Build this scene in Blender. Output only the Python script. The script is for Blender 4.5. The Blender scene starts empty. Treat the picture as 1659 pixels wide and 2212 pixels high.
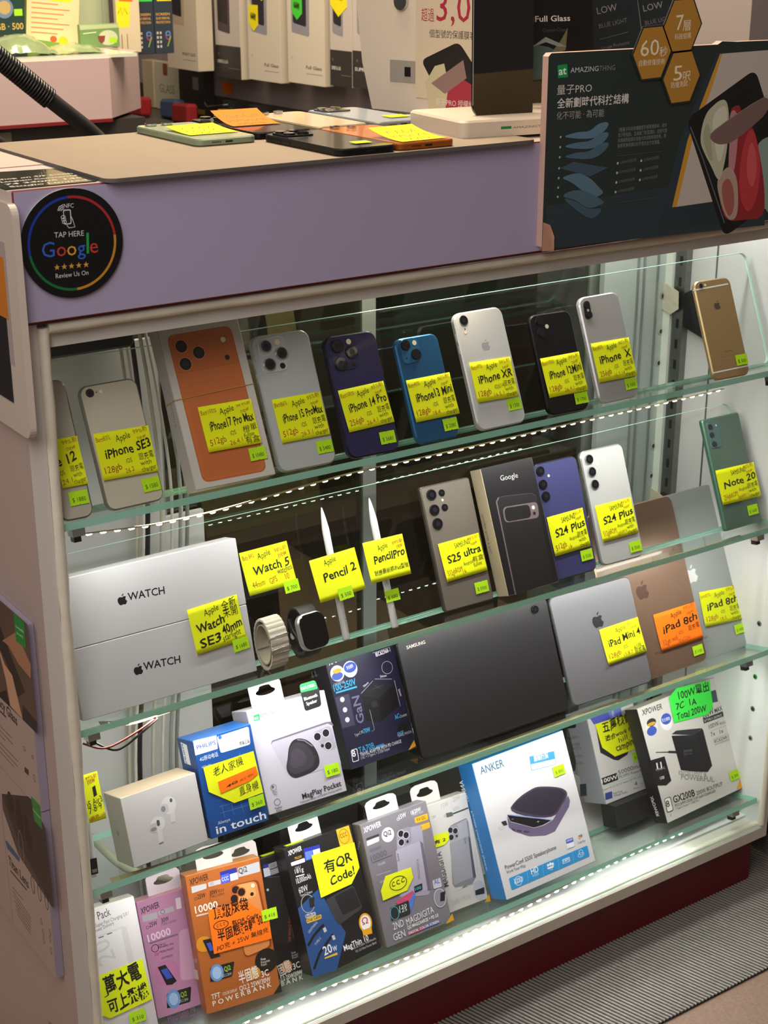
import bpy, math, random
from mathutils import Matrix, Vector
random.seed(7)
S = bpy.context.scene
COL = S.collection
H = 1.44                                   # eye height above the floor

# ------------------------------------------------------------------ camera
cam = bpy.data.objects.new('camera', bpy.data.cameras.new('camera'))
COL.objects.link(cam)
F_PX, IMG_H = 3327.9, 2212.0
cam.data.sensor_fit = 'VERTICAL'
cam.data.sensor_height = 36.0
cam.data.lens = F_PX * 36.0 / IMG_H
cam.data.clip_start = 0.05
rx, rz = 1.93168, 0.60014
cx, sx, cz, sz = math.cos(rx), math.sin(rx), math.cos(rz), math.sin(rz)
right = Vector((cz, -sz, 0)); down = Vector((cx * sz, cx * cz, -sx)); fwd = Vector((sx * sz, sx * cz, cx))
mw = Matrix((right, -down, -fwd)).transposed().to_4x4()
mw.translation = (0, 0, H)
cam.matrix_world = mw
cam.data.dof.use_dof = True
cam.data.dof.focus_distance = 1.80
cam.data.dof.aperture_fstop = 15.0
S.camera = cam

# ------------------------------------------------------------------ exposure, world, large lights
S.view_settings.view_transform = 'Standard'
S.view_settings.look = 'None'
S.view_settings.exposure = 0.0
S.view_settings.gamma = 1.0
S.view_settings.use_curve_mapping = False
W = bpy.data.worlds.new('world'); S.world = W; W.use_nodes = True
bg = W.node_tree.nodes['Background']
bg.inputs[0].default_value = (1.0, 0.86, 0.74, 1); bg.inputs[1].default_value = 0.13
try:
    S.cycles.transparent_max_bounces = 24
    S.cycles.caustics_reflective = False; S.cycles.caustics_refractive = False
    S.cycles.sample_clamp_indirect = 4.0
except Exception:
    pass

def area(name, loc, target, size, size_y, power, col):
    l = bpy.data.lights.new(name, 'AREA'); l.shape = 'RECTANGLE'; l.size = size; l.size_y = size_y
    l.energy = power; l.color = col
    o = bpy.data.objects.new(name, l); COL.objects.link(o)
    o.location = (loc[0], loc[1], loc[2] + H)
    d = Vector(target) - Vector(loc)
    o.rotation_euler = d.to_track_quat('-Z', 'X').to_euler()
    return o

LED = (1.0, 0.98, 0.93)
def strip_light(name, x0, x1, y, z, ty, tz, power, width=.008):
    l = bpy.data.lights.new(name, 'AREA'); l.shape = 'RECTANGLE'; l.size = x1 - x0; l.size_y = width
    l.energy = power; l.color = LED
    o = bpy.data.objects.new(name, l); COL.objects.link(o)
    d = Vector((0, ty - y, tz - z)).normalized()
    X = Vector((1, 0, 0)); Z = -d; Y = Z.cross(X)
    m = Matrix((X, Y, Z)).transposed().to_4x4(); m.translation = ((x0 + x1) / 2, y, z + H)
    o.matrix_world = m
    return o

strip_light('led_light_first_shelf', .60, 1.54, 1.432, -.603, 1.46, -.80, 1.2)
strip_light('led_light_second_shelf', .60, 1.62, 1.432, -.838, 1.47, -1.03, 1.45)
strip_light('led_light_third_shelf', .60, 1.62, 1.432, -1.046, 1.47, -1.28, 1.12)
strip_light('led_light_bottom', .60, 1.53, 1.413, -1.301, 1.40, -1.325, .35)
strip_light('led_light_top', 1.10, 1.66, 1.50, -.262, 1.52, -.6, 1.8, .02)
area('shop_ceiling_light', (1.25, 2.2, .95), (1.25, 2.4, -.3), 1.2, .6, 52, (1.0, .82, .60))
area('left_fill_light', (-1.1, 1.0, .75), (.53, 1.5, -.5), .8, .8, 9, (1.0, .90, .84))  # added fill that brightens the left cabinet side, no known lamp there
area('corridor_light', (-.25, .25, 1.05), (1.0, 1.4, -.6), 1.6, .8, 27, (1.0, .93, .91))

# ------------------------------------------------------------------ materials
def lin(h):
    if isinstance(h, str):
        c = [int(h[i:i + 2], 16) / 255 for i in (0, 2, 4)]
    else:
        c = h
    return tuple(x / 12.92 if x <= .04045 else ((x + .055) / 1.055) ** 2.4 for x in c)
MATS = {}
def mat(name, col='ffffff', rough=.5, metal=0., spec=.5, coat=0., noise=0., nscale=60., bump=0., emit=0., alpha_mix=0.):
    if name in MATS: return MATS[name]
    m = bpy.data.materials.new(name); m.use_nodes = True; nt = m.node_tree
    b = nt.nodes['Principled BSDF']; c = lin(col)
    b.inputs['Base Color'].default_value = (*c, 1); b.inputs['Roughness'].default_value = rough
    b.inputs['Metallic'].default_value = metal; b.inputs['Specular IOR Level'].default_value = spec
    b.inputs['Coat Weight'].default_value = coat; b.inputs['Coat Roughness'].default_value = .05
    if emit:
        b.inputs['Emission Color'].default_value = (*c, 1); b.inputs['Emission Strength'].default_value = emit
    if noise or bump:
        tc = nt.nodes.new('ShaderNodeTexCoord'); n = nt.nodes.new('ShaderNodeTexNoise')
        n.inputs['Scale'].default_value = nscale; n.inputs['Detail'].default_value = 4
        nt.links.new(tc.outputs['Object'], n.inputs['Vector'])
        if noise:
            r = nt.nodes.new('ShaderNodeMix'); r.data_type = 'RGBA'
            r.inputs['A'].default_value = (*[x * (1 - noise) for x in c], 1); r.inputs['B'].default_value = (*[min(1, x * (1 + noise)) for x in c], 1)
            nt.links.new(n.outputs['Fac'], r.inputs['Factor']); nt.links.new(r.outputs['Result'], b.inputs['Base Color'])
        if bump:
            bp = nt.nodes.new('ShaderNodeBump'); bp.inputs['Strength'].default_value = bump; bp.inputs['Distance'].default_value = .002
            nt.links.new(n.outputs['Fac'], bp.inputs['Height']); nt.links.new(bp.outputs['Normal'], b.inputs['Normal'])
    MATS[name] = m; return m
def glass(name, tint, ior=1.45, rough=0.0, gain=1.0):
    m = bpy.data.materials.new(name); m.use_nodes = True; nt = m.node_tree; nt.nodes.clear()
    o = nt.nodes.new('ShaderNodeOutputMaterial'); mx = nt.nodes.new('ShaderNodeMixShader')
    t = nt.nodes.new('ShaderNodeBsdfTransparent'); t.inputs[0].default_value = (*tint, 1)
    g = nt.nodes.new('ShaderNodeBsdfGlossy'); g.inputs['Roughness'].default_value = rough; g.inputs['Color'].default_value = (.95, 1, .97, 1)
    f = nt.nodes.new('ShaderNodeFresnel'); f.inputs[0].default_value = ior
    mu = nt.nodes.new('ShaderNodeMath'); mu.operation = 'MULTIPLY'; mu.inputs[1].default_value = gain
    ge = nt.nodes.new('ShaderNodeNewGeometry'); sb = nt.nodes.new('ShaderNodeMath'); sb.operation = 'SUBTRACT'; sb.inputs[0].default_value = 1.0
    m2 = nt.nodes.new('ShaderNodeMath'); m2.operation = 'MULTIPLY'      # reflect at the outer faces only, never total internal reflection
    nt.links.new(ge.outputs['Backfacing'], sb.inputs[1]); nt.links.new(sb.outputs[0], m2.inputs[1]); nt.links.new(f.outputs[0], mu.inputs[0])
    nt.links.new(mu.outputs[0], m2.inputs[0]); nt.links.new(m2.outputs[0], mx.inputs[0])
    nt.links.new(t.outputs[0], mx.inputs[1]); nt.links.new(g.outputs[0], mx.inputs[2]); nt.links.new(mx.outputs[0], o.inputs[0])
    MATS[name] = m; return m
def clear_mix(name, col, fac, rough=.2):
    "plastic or coloured glass one half looks through: fac is how much of it is solid"
    m = bpy.data.materials.new(name); m.use_nodes = True; nt = m.node_tree
    b = nt.nodes['Principled BSDF']; b.inputs['Base Color'].default_value = (*lin(col), 1); b.inputs['Roughness'].default_value = rough
    o = nt.nodes['Material Output']; mx = nt.nodes.new('ShaderNodeMixShader'); t = nt.nodes.new('ShaderNodeBsdfTransparent')
    mx.inputs[0].default_value = fac
    nt.links.new(t.outputs[0], mx.inputs[1]); nt.links.new(b.outputs[0], mx.inputs[2]); nt.links.new(mx.outputs[0], o.inputs[0])
    MATS[name] = m; return m
def P(hexcol): return mat('print_' + hexcol, hexcol, .5)
def noteM(hexcol): return mat('paper_' + hexcol, hexcol, .75, spec=.2)

glass('pane', (.985, .995, .99)); glass('shelf_pane', (.93, .975, .955)); glass('front_pane', (.99, .995, .99), 1.38, 0, .7)
clear_mix('shelf_edge', '93cdb6', .92, .25); clear_mix('pane_edge', 'b4e0cf', .75, .12)  # shelf edge colour is paler, standing in for light carried inside the glass
mat('led_chip', 'ffffff', emit=30.); mat('led_tape', 'b8a878', .5)
mat('white_board', 'd6d8d6', .45, noise=.03, nscale=8); mat('panel_white', 'cfcac2', .5, noise=.05, nscale=6)
mat('panel_side', 'b5a39a', .55, noise=.05, nscale=5)
mat('silicone', 'd8d2c0', .45, noise=.1, nscale=40, bump=.6)
mat('lavender', 'a69db8', .42, noise=.03, nscale=3); mat('red_edge', '6e1018', .5)
mat('plinth_red', '6a0f18', .4, noise=.12, nscale=12)
mat('sill_white', 'cdc8bb', .5, noise=.12, nscale=14)
mat('counter_grey', 'c9b8ae', .45); mat('mat_top', '8c7b66', .7, noise=.05, nscale=30); mat('mat_edge', '5a5550', .8)
glass('door_pane', (.46, .50, .44), 1.45, 0, 2.2)
mat('chrome', 'c8cac8', .25, 1.0); mat('steel', '8a8c88', .35, 1.0, noise=.2, nscale=50); mat('dark_metal', '3a3b3d', .35, .9)
mat('black', '121214', .35); mat('black_gloss', '0b0b0d', .06, coat=.5); mat('lens', '060608', .05, coat=1.0, spec=.8)
mat('rubber_black', '101012', .5); mat('cardboard', 'b59b76', .7); mat('tab_white', 'e4e0e0', .4)
mat('flash', 'e8dcc0', .3); mat('door_glass', '2c3029', .08, coat=.4); mat('frame_alu', '9aa39c', .4, .6)

# ------------------------------------------------------------------ mesh building
class MB:
    def __init__(s): s.v = []; s.f = []; s.m = []; s.mats = []; s.smooth = []
    def mi(s, m):
        if isinstance(m, str): m = MATS[m]
        if m not in s.mats: s.mats.append(m)
        return s.mats.index(m)
    def add(s, vs, fs, m, smooth=False):
        b = len(s.v); s.v += [tuple(map(float, p)) for p in vs]
        k = m if isinstance(m, list) else None
        for i, f in enumerate(fs):
            s.f.append([b + j for j in f]); s.m.append(s.mi(k[i] if k else m)); s.smooth.append(smooth)
        return s
    def build(s, name, parent=None, matrix=None):
        me = bpy.data.meshes.new(name); me.from_pydata(s.v, [], s.f)
        for m in s.mats: me.materials.append(m)
        me.polygons.foreach_set('material_index', s.m); me.polygons.foreach_set('use_smooth', s.smooth)
        me.validate(); me.update()
        o = bpy.data.objects.new(name, me); COL.objects.link(o)
        if parent: o.parent = parent
        if matrix: o.matrix_local = matrix
        return o
def box(mb, x0, x1, y0, y1, z0, z1, m):
    v = [(x0, y0, z0), (x1, y0, z0), (x1, y1, z0), (x0, y1, z0), (x0, y0, z1), (x1, y0, z1), (x1, y1, z1), (x0, y1, z1)]
    f = [(0, 1, 5, 4), (1, 2, 6, 5), (2, 3, 7, 6), (3, 0, 4, 7), (4, 5, 6, 7), (3, 2, 1, 0)]   # front right back left top bottom
    mb.add(v, f, m); return mb
def rr(w, h, r, n=7, ins=0.):
    r2 = max(r - ins, 1e-5); pts = []
    for cx_, cz_, a0 in ((w - r, r, -90), (w - r, h - r, 0), (r, h - r, 90), (r, r, 180)):
        for i in range(n + 1):
            a = math.radians(a0 + 90 * i / n); pts.append((cx_ + r2 * math.cos(a), cz_ + r2 * math.sin(a)))
    return pts
def slab(mb, w, h, t, r, mf, ms, mback=None, e=.0008, n=7, y0=0., ox=0., oz=0., sides=None):
    rings = [(e, y0), (0, y0 + e), (0, y0 + t - e), (e, y0 + t)]
    vs = []
    for ins, y in rings: vs += [(x + ox, y, z + oz) for x, z in rr(w, h, r, n, ins)]
    k = 4 * (n + 1); fs = []; ml = []
    for a in range(3):
        for i in range(k):
            j = (i + 1) % k
            fs.append((a * k + j, a * k + i, (a + 1) * k + i, (a + 1) * k + j))
            if sides:
                q = (i + .5) / (n + 1); c = rr(w, h, r, n)[i]; d = rr(w, h, r, n)[j]
                nx, nz = d[1] - c[1], c[0] - d[0]
                side = ('right' if nx > 0 else 'left') if abs(nx) > abs(nz) else ('top' if nz > 0 else 'bottom')
                ml.append(sides.get(side, ms))
            else: ml.append(ms)
    mb.add(vs, fs, ml, False)
    mb.add([(x + ox, y0, z + oz) for x, z in rr(w, h, r, n, e)], [tuple(range(k))], mf)
    mb.add([(x + ox, y0 + t, z + oz) for x, z in rr(w, h, r, n, e)], [tuple(reversed(range(k)))], mback or ms)
    return mb
def cyl(mb, cx_, cz_, r, y0, y1, ms, mc, n=28, r2=None):
    r2 = r if r2 is None else r2
    a = [(cx_ + r2 * math.cos(2 * math.pi * i / n), y0, cz_ + r2 * math.sin(2 * math.pi * i / n)) for i in range(n)]
    b = [(cx_ + r * math.cos(2 * math.pi * i / n), y1, cz_ + r * math.sin(2 * math.pi * i / n)) for i in range(n)]
    mb.add(a + b, [(i, (i + 1) % n, n + (i + 1) % n, n + i) for i in range(n)], ms, True)
    mb.add(a, [tuple(range(n))], mc); mb.add(b, [tuple(reversed(range(n)))], ms); return mb
def tube(mb, pts, r, m, n=8, cap=True):
    pts = [Vector(p) for p in pts]; vs = []; k = len(pts); rad = r if isinstance(r, (list, tuple)) else [r] * k
    t0 = (pts[1] - pts[0]).normalized(); up = t0.orthogonal().normalized()
    for i, p in enumerate(pts):
        t = (pts[min(i + 1, k - 1)] - pts[max(i - 1, 0)]).normalized()
        up = (up - t * up.dot(t)).normalized(); s = t.cross(up)
        for j in range(n):
            a = 2 * math.pi * j / n; vs.append(p + (up * math.cos(a) + s * math.sin(a)) * rad[i])
    fs = [(i * n + j, i * n + (j + 1) % n, (i + 1) * n + (j + 1) % n, (i + 1) * n + j) for i in range(k - 1) for j in range(n)]
    mb.add(vs, fs, m, True)
    if cap: mb.add(vs[:n], [tuple(reversed(range(n)))], m); mb.add(vs[-n:], [tuple(range(n))], m)
    return mb
def spline(pts, k=6):
    P_ = [Vector(p) for p in pts]; out = []
    for i in range(len(P_) - 1):
        a, b, c, d = P_[max(i - 1, 0)], P_[i], P_[i + 1], P_[min(i + 2, len(P_) - 1)]
        for j in range(k):
            t = j / k
            out.append(.5 * ((2 * b) + (c - a) * t + (2 * a - 5 * b + 4 * c - d) * t * t + (3 * b - a - 3 * c + d) * t ** 3))
    out.append(P_[-1]); return out

# ------------------------------------------------------------------ lettering and printed marks
TX = {}
def text_geo(s, style):
    k = (s, style)
    if k in TX: return TX[k]
    c = bpy.data.curves.new('t', 'FONT'); c.body = s; c.resolution_u = 2; c.fill_mode = 'FRONT'
    c.offset = .014 if 'b' in style else (-.006 if 's' in style else -.002 if 'h' in style else (.018 if 'H' in style else (.022 if 'B' in style else 0)))
    o = bpy.data.objects.new('t', c); me = o.to_mesh()
    v = [(p.co.x, p.co.y) for p in me.vertices]; f = [tuple(p.vertices) for p in me.polygons]
    o.to_mesh_clear(); bpy.data.objects.remove(o); bpy.data.curves.remove(c)
    if not v: TX[k] = ([], [], 1); return TX[k]
    x0 = min(p[0] for p in v); x1 = max(p[0] for p in v); w = max(x1 - x0, 1e-3)
    sh = .22 if 'i' in style else 0
    if style and style[0] in 'hHBs':
        q = random.random() * 6
        v = [((x - x0) + .10 * y + .02 * math.sin(5 * y + 2.3 * x + q), y + .045 * math.sin(2.6 * x + q) + .03 * math.sin(6.1 * x + 2 * q)) for x, y in v]
    else: v = [((x - x0) + sh * y, y) for x, y in v]
    TX[k] = (v, f, w); return TX[k]
def apple_shape():
    def cubic(p0, p1, p2, p3, n=7):
        return [tuple((1 - t) ** 3 * a + 3 * (1 - t) ** 2 * t * b + 3 * (1 - t) * t * t * c + t ** 3 * d for a, b, c, d in zip(p0, p1, p2, p3)) for t in [i / n for i in range(n)]]
    body = []
    for q in (((0, .70), (.12, .70), (.2, .78), (.33, .78)), ((.33, .78), (.44, .78), (.54, .72), (.6, .63)),
              ((.6, .63), (.38, .5), (.42, .18), (.66, .1)), ((.66, .1), (.6, -.1), (.46, -.36), (.3, -.36)),
              ((.3, -.36), (.18, -.36), (.14, -.29), (0, -.29)), ((0, -.29), (-.14, -.29), (-.18, -.36), (-.3, -.36)),
              ((-.3, -.36), (-.5, -.36), (-.7, .02), (-.7, .3)), ((-.7, .3), (-.7, .6), (-.5, .78), (-.31, .78)), ((-.31, .78), (-.18, .78), (-.1, .70), (0, .70))):
        body += cubic(*q)
    leaf = cubic((.0, .84), (.0, 1.0), (.12, 1.14), (.29, 1.17)) + cubic((.29, 1.17), (.3, 1.0), (.16, .84), (0, .84))
    return body, leaf
APPLE = apple_shape()
class Marker:
    "lays printed shapes on a surface; pt maps (a, b, lift) in millimetres to a local point"
    def __init__(s, mb, pt, z0=.12): s.mb, s.pt, s.z = mb, pt, z0
    def poly(s, pts, col):
        s.z += .012; s.mb.add([s.pt(a, b, s.z) for a, b in pts], [tuple(range(len(pts)))], col if not isinstance(col, str) else P(col))
    def strip(s, A, B, col, closed=False):
        s.z += .012; n = len(A); v = [s.pt(a, b, s.z) for a, b in A] + [s.pt(a, b, s.z) for a, b in B]
        s.mb.add(v, [(i, (i + 1) % n, n + (i + 1) % n, n + i) for i in range(n if closed else n - 1)], P(col))
    def line(s, pts, w, col):
        A, B = [], []
        for i, p in enumerate(pts):
            q0 = pts[max(i - 1, 0)]; q1 = pts[min(i + 1, len(pts) - 1)]
            dx, dy = q1[0] - q0[0], q1[1] - q0[1]; d = math.hypot(dx, dy) or 1
            A.append((p[0] - dy / d * w / 2, p[1] + dx / d * w / 2)); B.append((p[0] + dy / d * w / 2, p[1] - dx / d * w / 2))
        s.strip(A, B, col)
    def ell(s, c, rx_, ry_, col, ring=0):
        n = 30; o = [(math.cos(2 * math.pi * i / n), math.sin(2 * math.pi * i / n)) for i in range(n)]
        if ring: s.strip([(c[0] + rx_ * a, c[1] + ry_ * b) for a, b in o], [(c[0] + (rx_ - ring) * a, c[1] + (ry_ - ring) * b) for a, b in o], col, True)
        else: s.poly([(c[0] + rx_ * a, c[1] + ry_ * b) for a, b in o], col)
    def rquad(s, pts, r, col):
        out = []
        for i, p in enumerate(pts):
            a, b = pts[i - 1], pts[(i + 1) % len(pts)]
            def to(q):
                d = math.hypot(q[0] - p[0], q[1] - p[1]) or 1; k = min(r / d, .5); return (p[0] + (q[0] - p[0]) * k, p[1] + (q[1] - p[1]) * k)
            A, B = to(a), to(b)
            for t in (0, .2, .4, .6, .8, 1): out.append(tuple((1 - t) ** 2 * A[j] + 2 * t * (1 - t) * p[j] + t * t * B[j] for j in (0, 1)))
        s.poly(out, col)
    def text(s, txt, a, b, w, h, ang, col, style=''):
        v, f, tw = text_geo(txt, style)
        if not v: return
        sx_ = w / tw; sy = h / .73 if h else sx_
        c, n = math.cos(math.radians(ang)), math.sin(math.radians(ang)); s.z += .012
        s.mb.add([s.pt(a + (x * sx_) * c - (y * sy) * n, b + (x * sx_) * n + (y * sy) * c, s.z) for x, y in v], f, P(col))
    def apple(s, c, h, ang, col):
        k = h / 1.53
        for sh in APPLE: s.poly([(c[0] + x * k, c[1] + (y - .36) * k) for x, y in sh], col)
    def run(s, marks):
        for m in marks:
            t = m[0]
            if t == 'P': s.poly(m[2], m[1])
            elif t == 'R': s.rquad(m[3], m[2], m[1])
            elif t == 'L': s.line(m[3], m[2], m[1])
            elif t == 'E': s.ell(m[2], m[3], m[4], m[1], m[5])
            elif t == 'T': s.text(m[2], m[3], m[4], m[5], m[6], m[7], m[1], m[8])
            elif t == 'A': s.apple(m[2], m[3], m[4], m[1])
FRONT = lambda a, b, z: (a / 1000, -z / 1000, b / 1000)
LEFT = lambda a, b, z: (-z / 1000, a / 1000, b / 1000)

# ------------------------------------------------------------------ scene bookkeeping
def fm(o, u, n, v):
    m = Matrix((Vector(u), Vector(n), Vector(v))).transposed().to_4x4(); m.translation = (o[0], o[1], o[2] + H); return m
def T(x, y, z): return Matrix.Translation((x, y, z + H))
def tag(o, label=None, cat=None, group=None, kind=None):
    if label: o['label'] = label
    if cat: o['category'] = cat
    if group: o['group'] = group
    if kind: o['kind'] = kind
    return o
def thing(name, label, cat, matrix, group=None):
    o = bpy.data.objects.new(name, None); COL.objects.link(o); o.empty_display_size = .02; o.matrix_world = matrix
    return tag(o, label, cat, group)

ITEMS={'SE3': ([0.61309,1.40608,-0.56888],[0.99974,0.02261,0.0],[-0.02068,0.9145,-0.40406],[-0.00913,0.40396,0.91473],67.2,134.4,7.3),'box17': ([0.71749,1.408,-0.56671],[0.99964,-0.02688,0.0],[0.02409,0.89604,-0.44333],[0.01191,0.44317,0.89636],98.3,184.6,25.5),'15PM': ([0.82505,1.41166,-0.56955],[0.99953,-0.03077,0.0],[0.02804,0.91101,-0.41142],[0.01266,0.41123,0.91144],75.4,156.7,8.3),'14P': ([0.91391,1.40485,-0.56805],[0.99909,-0.04276,0.0],[0.03897,0.91043,-0.41182],[0.01761,0.41145,0.91126],69.7,143.6,9.5),'13m': ([1.01067,1.40581,-0.56874],[0.99999,-0.00545,0.0],[0.00499,0.91502,-0.40338],[0.0022,0.40337,0.91503],62.9,127.6,7.7),'XR': ([1.10172,1.40544,-0.56861],[1.0,0.00233,0.0],[-0.00214,0.91919,-0.3938],[-0.00092,0.3938,0.91919],75.1,146.2,8.3),'12m': ([1.21558,1.40958,-0.56951],[0.99837,-0.05703,0.0],[0.05229,0.91545,-0.39901],[0.02275,0.39836,0.91695],65.5,128.4,7.4),'X': ([1.30251,1.41022,-0.56973],[0.99987,0.01604,0.0],[-0.01486,0.92595,-0.37734],[-0.00605,0.3773,0.92607],70.1,139.8,7.7),'i6': ([1.50142,1.40449,-0.56864],[0.99874,-0.05027,0.0],[0.04597,0.9133,-0.40469],[0.02034,0.40417,0.91446],66.3,137.1,7.1),'i12': ([0.56038,1.40629,-0.56902],[0.99898,-0.04507,0.0],[0.04085,0.90545,-0.42249],[0.01904,0.42206,0.90637],37.0,146.7,7.4),'note20': ([1.58094,1.43322,-0.81351],[0.99992,-0.01299,0.0],[0.01193,0.91882,-0.39449],[0.00512,0.39446,0.9189],74.8,165.1,8.3),'S25U': ([1.07804,1.43632,-0.81424],[0.99965,-0.02639,0.0],[0.02445,0.92611,-0.37646],[0.00993,0.37633,0.92643],77.7,162.8,8.2),'pixbox': ([1.16657,1.41917,-0.80765],[1.0,0.00186,0.0],[-0.00172,0.9233,-0.38408],[-0.00071,0.38408,0.9233],86.5,169.1,24.0),'S24s': ([1.34603,1.43778,-0.81462],[0.99945,-0.03325,0.0],[0.03083,0.92675,-0.37442],[0.01245,0.37421,0.92726],76.2,160.0,7.7),'wboxL': ([0.57418,1.42382,-0.81147],[1.0,-0.0021,0.0],[0.00203,0.96583,-0.25918],[0.00055,0.25918,0.96583],220.1,80.2,26.0),'S24b': ([1.25781,1.43272,-0.81394],[1.0,0.0,0.0],[-0.0,0.93719,-0.34882],[0.0,0.34882,0.93719],75.9,159.0,7.7),'airp': ([0.61982,1.41679,-1.01342],[0.99948,0.03221,0.0],[-0.03077,0.95459,-0.29632],[-0.00955,0.29617,0.95509],99.0,84.5,46.0),'phil': ([0.72173,1.41849,-1.01232],[0.99988,-0.01567,0.0],[0.0148,0.94428,-0.3288],[0.00515,0.32876,0.9444],78.8,120.5,45.0),'mag': ([0.80194,1.41854,-1.00725],[0.9987,-0.05099,0.0],[0.04619,0.90478,-0.42336],[0.02159,0.42281,0.90596],109.2,129.3,47.0),'ta70': ([0.95974,1.47926,-1.02546],[1.0,-0.00057,0.0],[0.00052,0.91415,-0.40538],[0.00023,0.40538,0.91415],105.9,146.4,35.0),'tab': ([1.04592,1.44,-1.02084],[0.99999,-0.00497,0.0],[0.0046,0.92433,-0.38157],[0.0019,0.38157,0.92434],255.0,162.0,6.9),'mini': ([1.30767,1.44,-1.02075],[0.99963,-0.02713,0.0],[0.0247,0.91022,-0.41338],[0.01122,0.41323,0.91056],149.2,157.9,6.1),'gold': ([1.4086,1.449,-1.02625],[1.0,0.0,0.0],[-0.0,0.91749,-0.39776],[0.0,0.39776,0.91749],174.1,255.3,5.2),'grey8': ([1.50938,1.457,-1.03118],[1.0,0.0,0.0],[-0.0,0.9126,-0.40886],[0.0,0.40886,0.9126],172.0,256.1,5.2),'pb': ([1.44929,1.51063,-1.26245],[0.99999,0.0038,0.0],[-0.0035,0.92055,-0.39061],[-0.00148,0.39061,0.92056],96.7,142.0,52.0),'gx': ([1.50388,1.432,-1.27473],[0.99886,0.04769,0.0],[-0.04308,0.90224,-0.42908],[-0.02046,0.42859,0.90327],179.3,180.9,28.0),'anker': ([1.16806,1.40459,-1.26571],[0.99986,0.01679,0.0],[-0.0152,0.90547,-0.42413],[-0.00712,0.42407,0.9056],168.5,196.6,36.0),'orange': ([0.71708,1.44317,-1.28064],[0.98935,-0.14557,0.0],[0.13616,0.9254,-0.35369],[0.05149,0.34992,0.93536],100.7,178.0,24.0),'magthin': ([0.86199,1.42142,-1.27237],[0.99997,0.00799,0.0],[-0.00733,0.91682,-0.39923],[-0.00319,0.39922,0.91685],104.9,171.5,30.0),'grey': ([0.97526,1.41854,-1.27326],[1.0,0.00313,0.0],[-0.0029,0.9276,-0.37357],[-0.00117,0.37357,0.9276],109.1,169.9,22.0),'whitep': ([1.05668,1.443,-1.27987],[0.99939,-0.0349,0.0],[0.03214,0.92024,-0.39003],[0.01361,0.3898,0.9208],107.0,153.9,22.0),'pink': ([0.66718,1.482,-1.29122],[0.99619,-0.08716,0.0],[0.08081,0.92366,-0.37461],[0.03265,0.37318,0.92718],99.7,151.5,24.0),'thinblk': ([0.77749,1.461,-1.28606],[0.99863,-0.05234,0.0],[0.04874,0.93009,-0.36408],[0.01905,0.36358,0.93137],95.0,160.3,18.0),'white': ([0.55628,1.422,-1.27423],[0.99619,-0.08716,0.0],[0.08081,0.92366,-0.37461],[0.03265,0.37318,0.92718],84.7,187.9,22.0),'panelA': ([0.575,1.449,-0.57708],[1.0,0.0,0.0],[-0.0,0.9205,-0.39073],[0.0,0.39073,0.9205],1085.0,162.0,5.0),'panelB': ([0.575,1.452,-0.81761],[1.0,0.0,0.0],[-0.0,0.9205,-0.39073],[0.0,0.39073,0.9205],1085.0,178.0,5.0),'penplane': ([0.58,1.414,-0.81205],[1.0,0.0,0.0],[-0.0,0.9205,-0.39073],[0.0,0.39073,0.9205],1000.0,170.0,0),'wboxU': ([0.57422,1.44474,-0.7335],[1.0,-0.0021,0.0],[0.00203,0.96583,-0.25918],[0.00055,0.25918,0.96583],220.1,78.5,26.0),'sign': ([1.165,1.376,-0.351],[1.0,0.0,0.0],[0.0,1.0,0.0],[0.0,0.0,1.0],420.0,222.0,12.0),'disc': ([0.585,1.3832,-0.2805],[1.0,0.0,0.0],[0.0,1.0,0.0],[0.0,0.0,1.0],100.0,100.0,4.0),'top': ([0.53,1.39,-0.2255],[1.0,0.0,0.0],[-0.0,-0.0,-1.0],[0.0,1.0,0.0],500.0,300.0,1.0),'pa': ([0.5295,1.5,-1.1],[-0.0,-1.0,-0.0],[1.0,0.0,0.0],[0.0,0.0,1.0],100.0,300.0,8.0),'fa': ([0.53,1.392,-0.36],[1.0,0.0,0.0],[0.0,1.0,0.0],[0.0,0.0,1.0],1000,130.0,10.0),'h7': ([1.165,1.3735,-0.351],[1.0,0.0,0.0],[0.0,1.0,0.0],[0.0,0.0,1.0],420.0,222.0,12.0),'h60': ([1.165,1.3735,-0.351],[1.0,0.0,0.0],[0.0,1.0,0.0],[0.0,0.0,1.0],420.0,222.0,12.0),'h5': ([1.165,1.3735,-0.351],[1.0,0.0,0.0],[0.0,1.0,0.0],[0.0,0.0,1.0],420.0,222.0,12.0),'p1plane': ([0.555,1.414,-1.0154],[1.0,0.0,0.0],[-0.0,0.93969,-0.34202],[0.0,0.34202,0.93969],50.0,160.0,0)}
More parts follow.
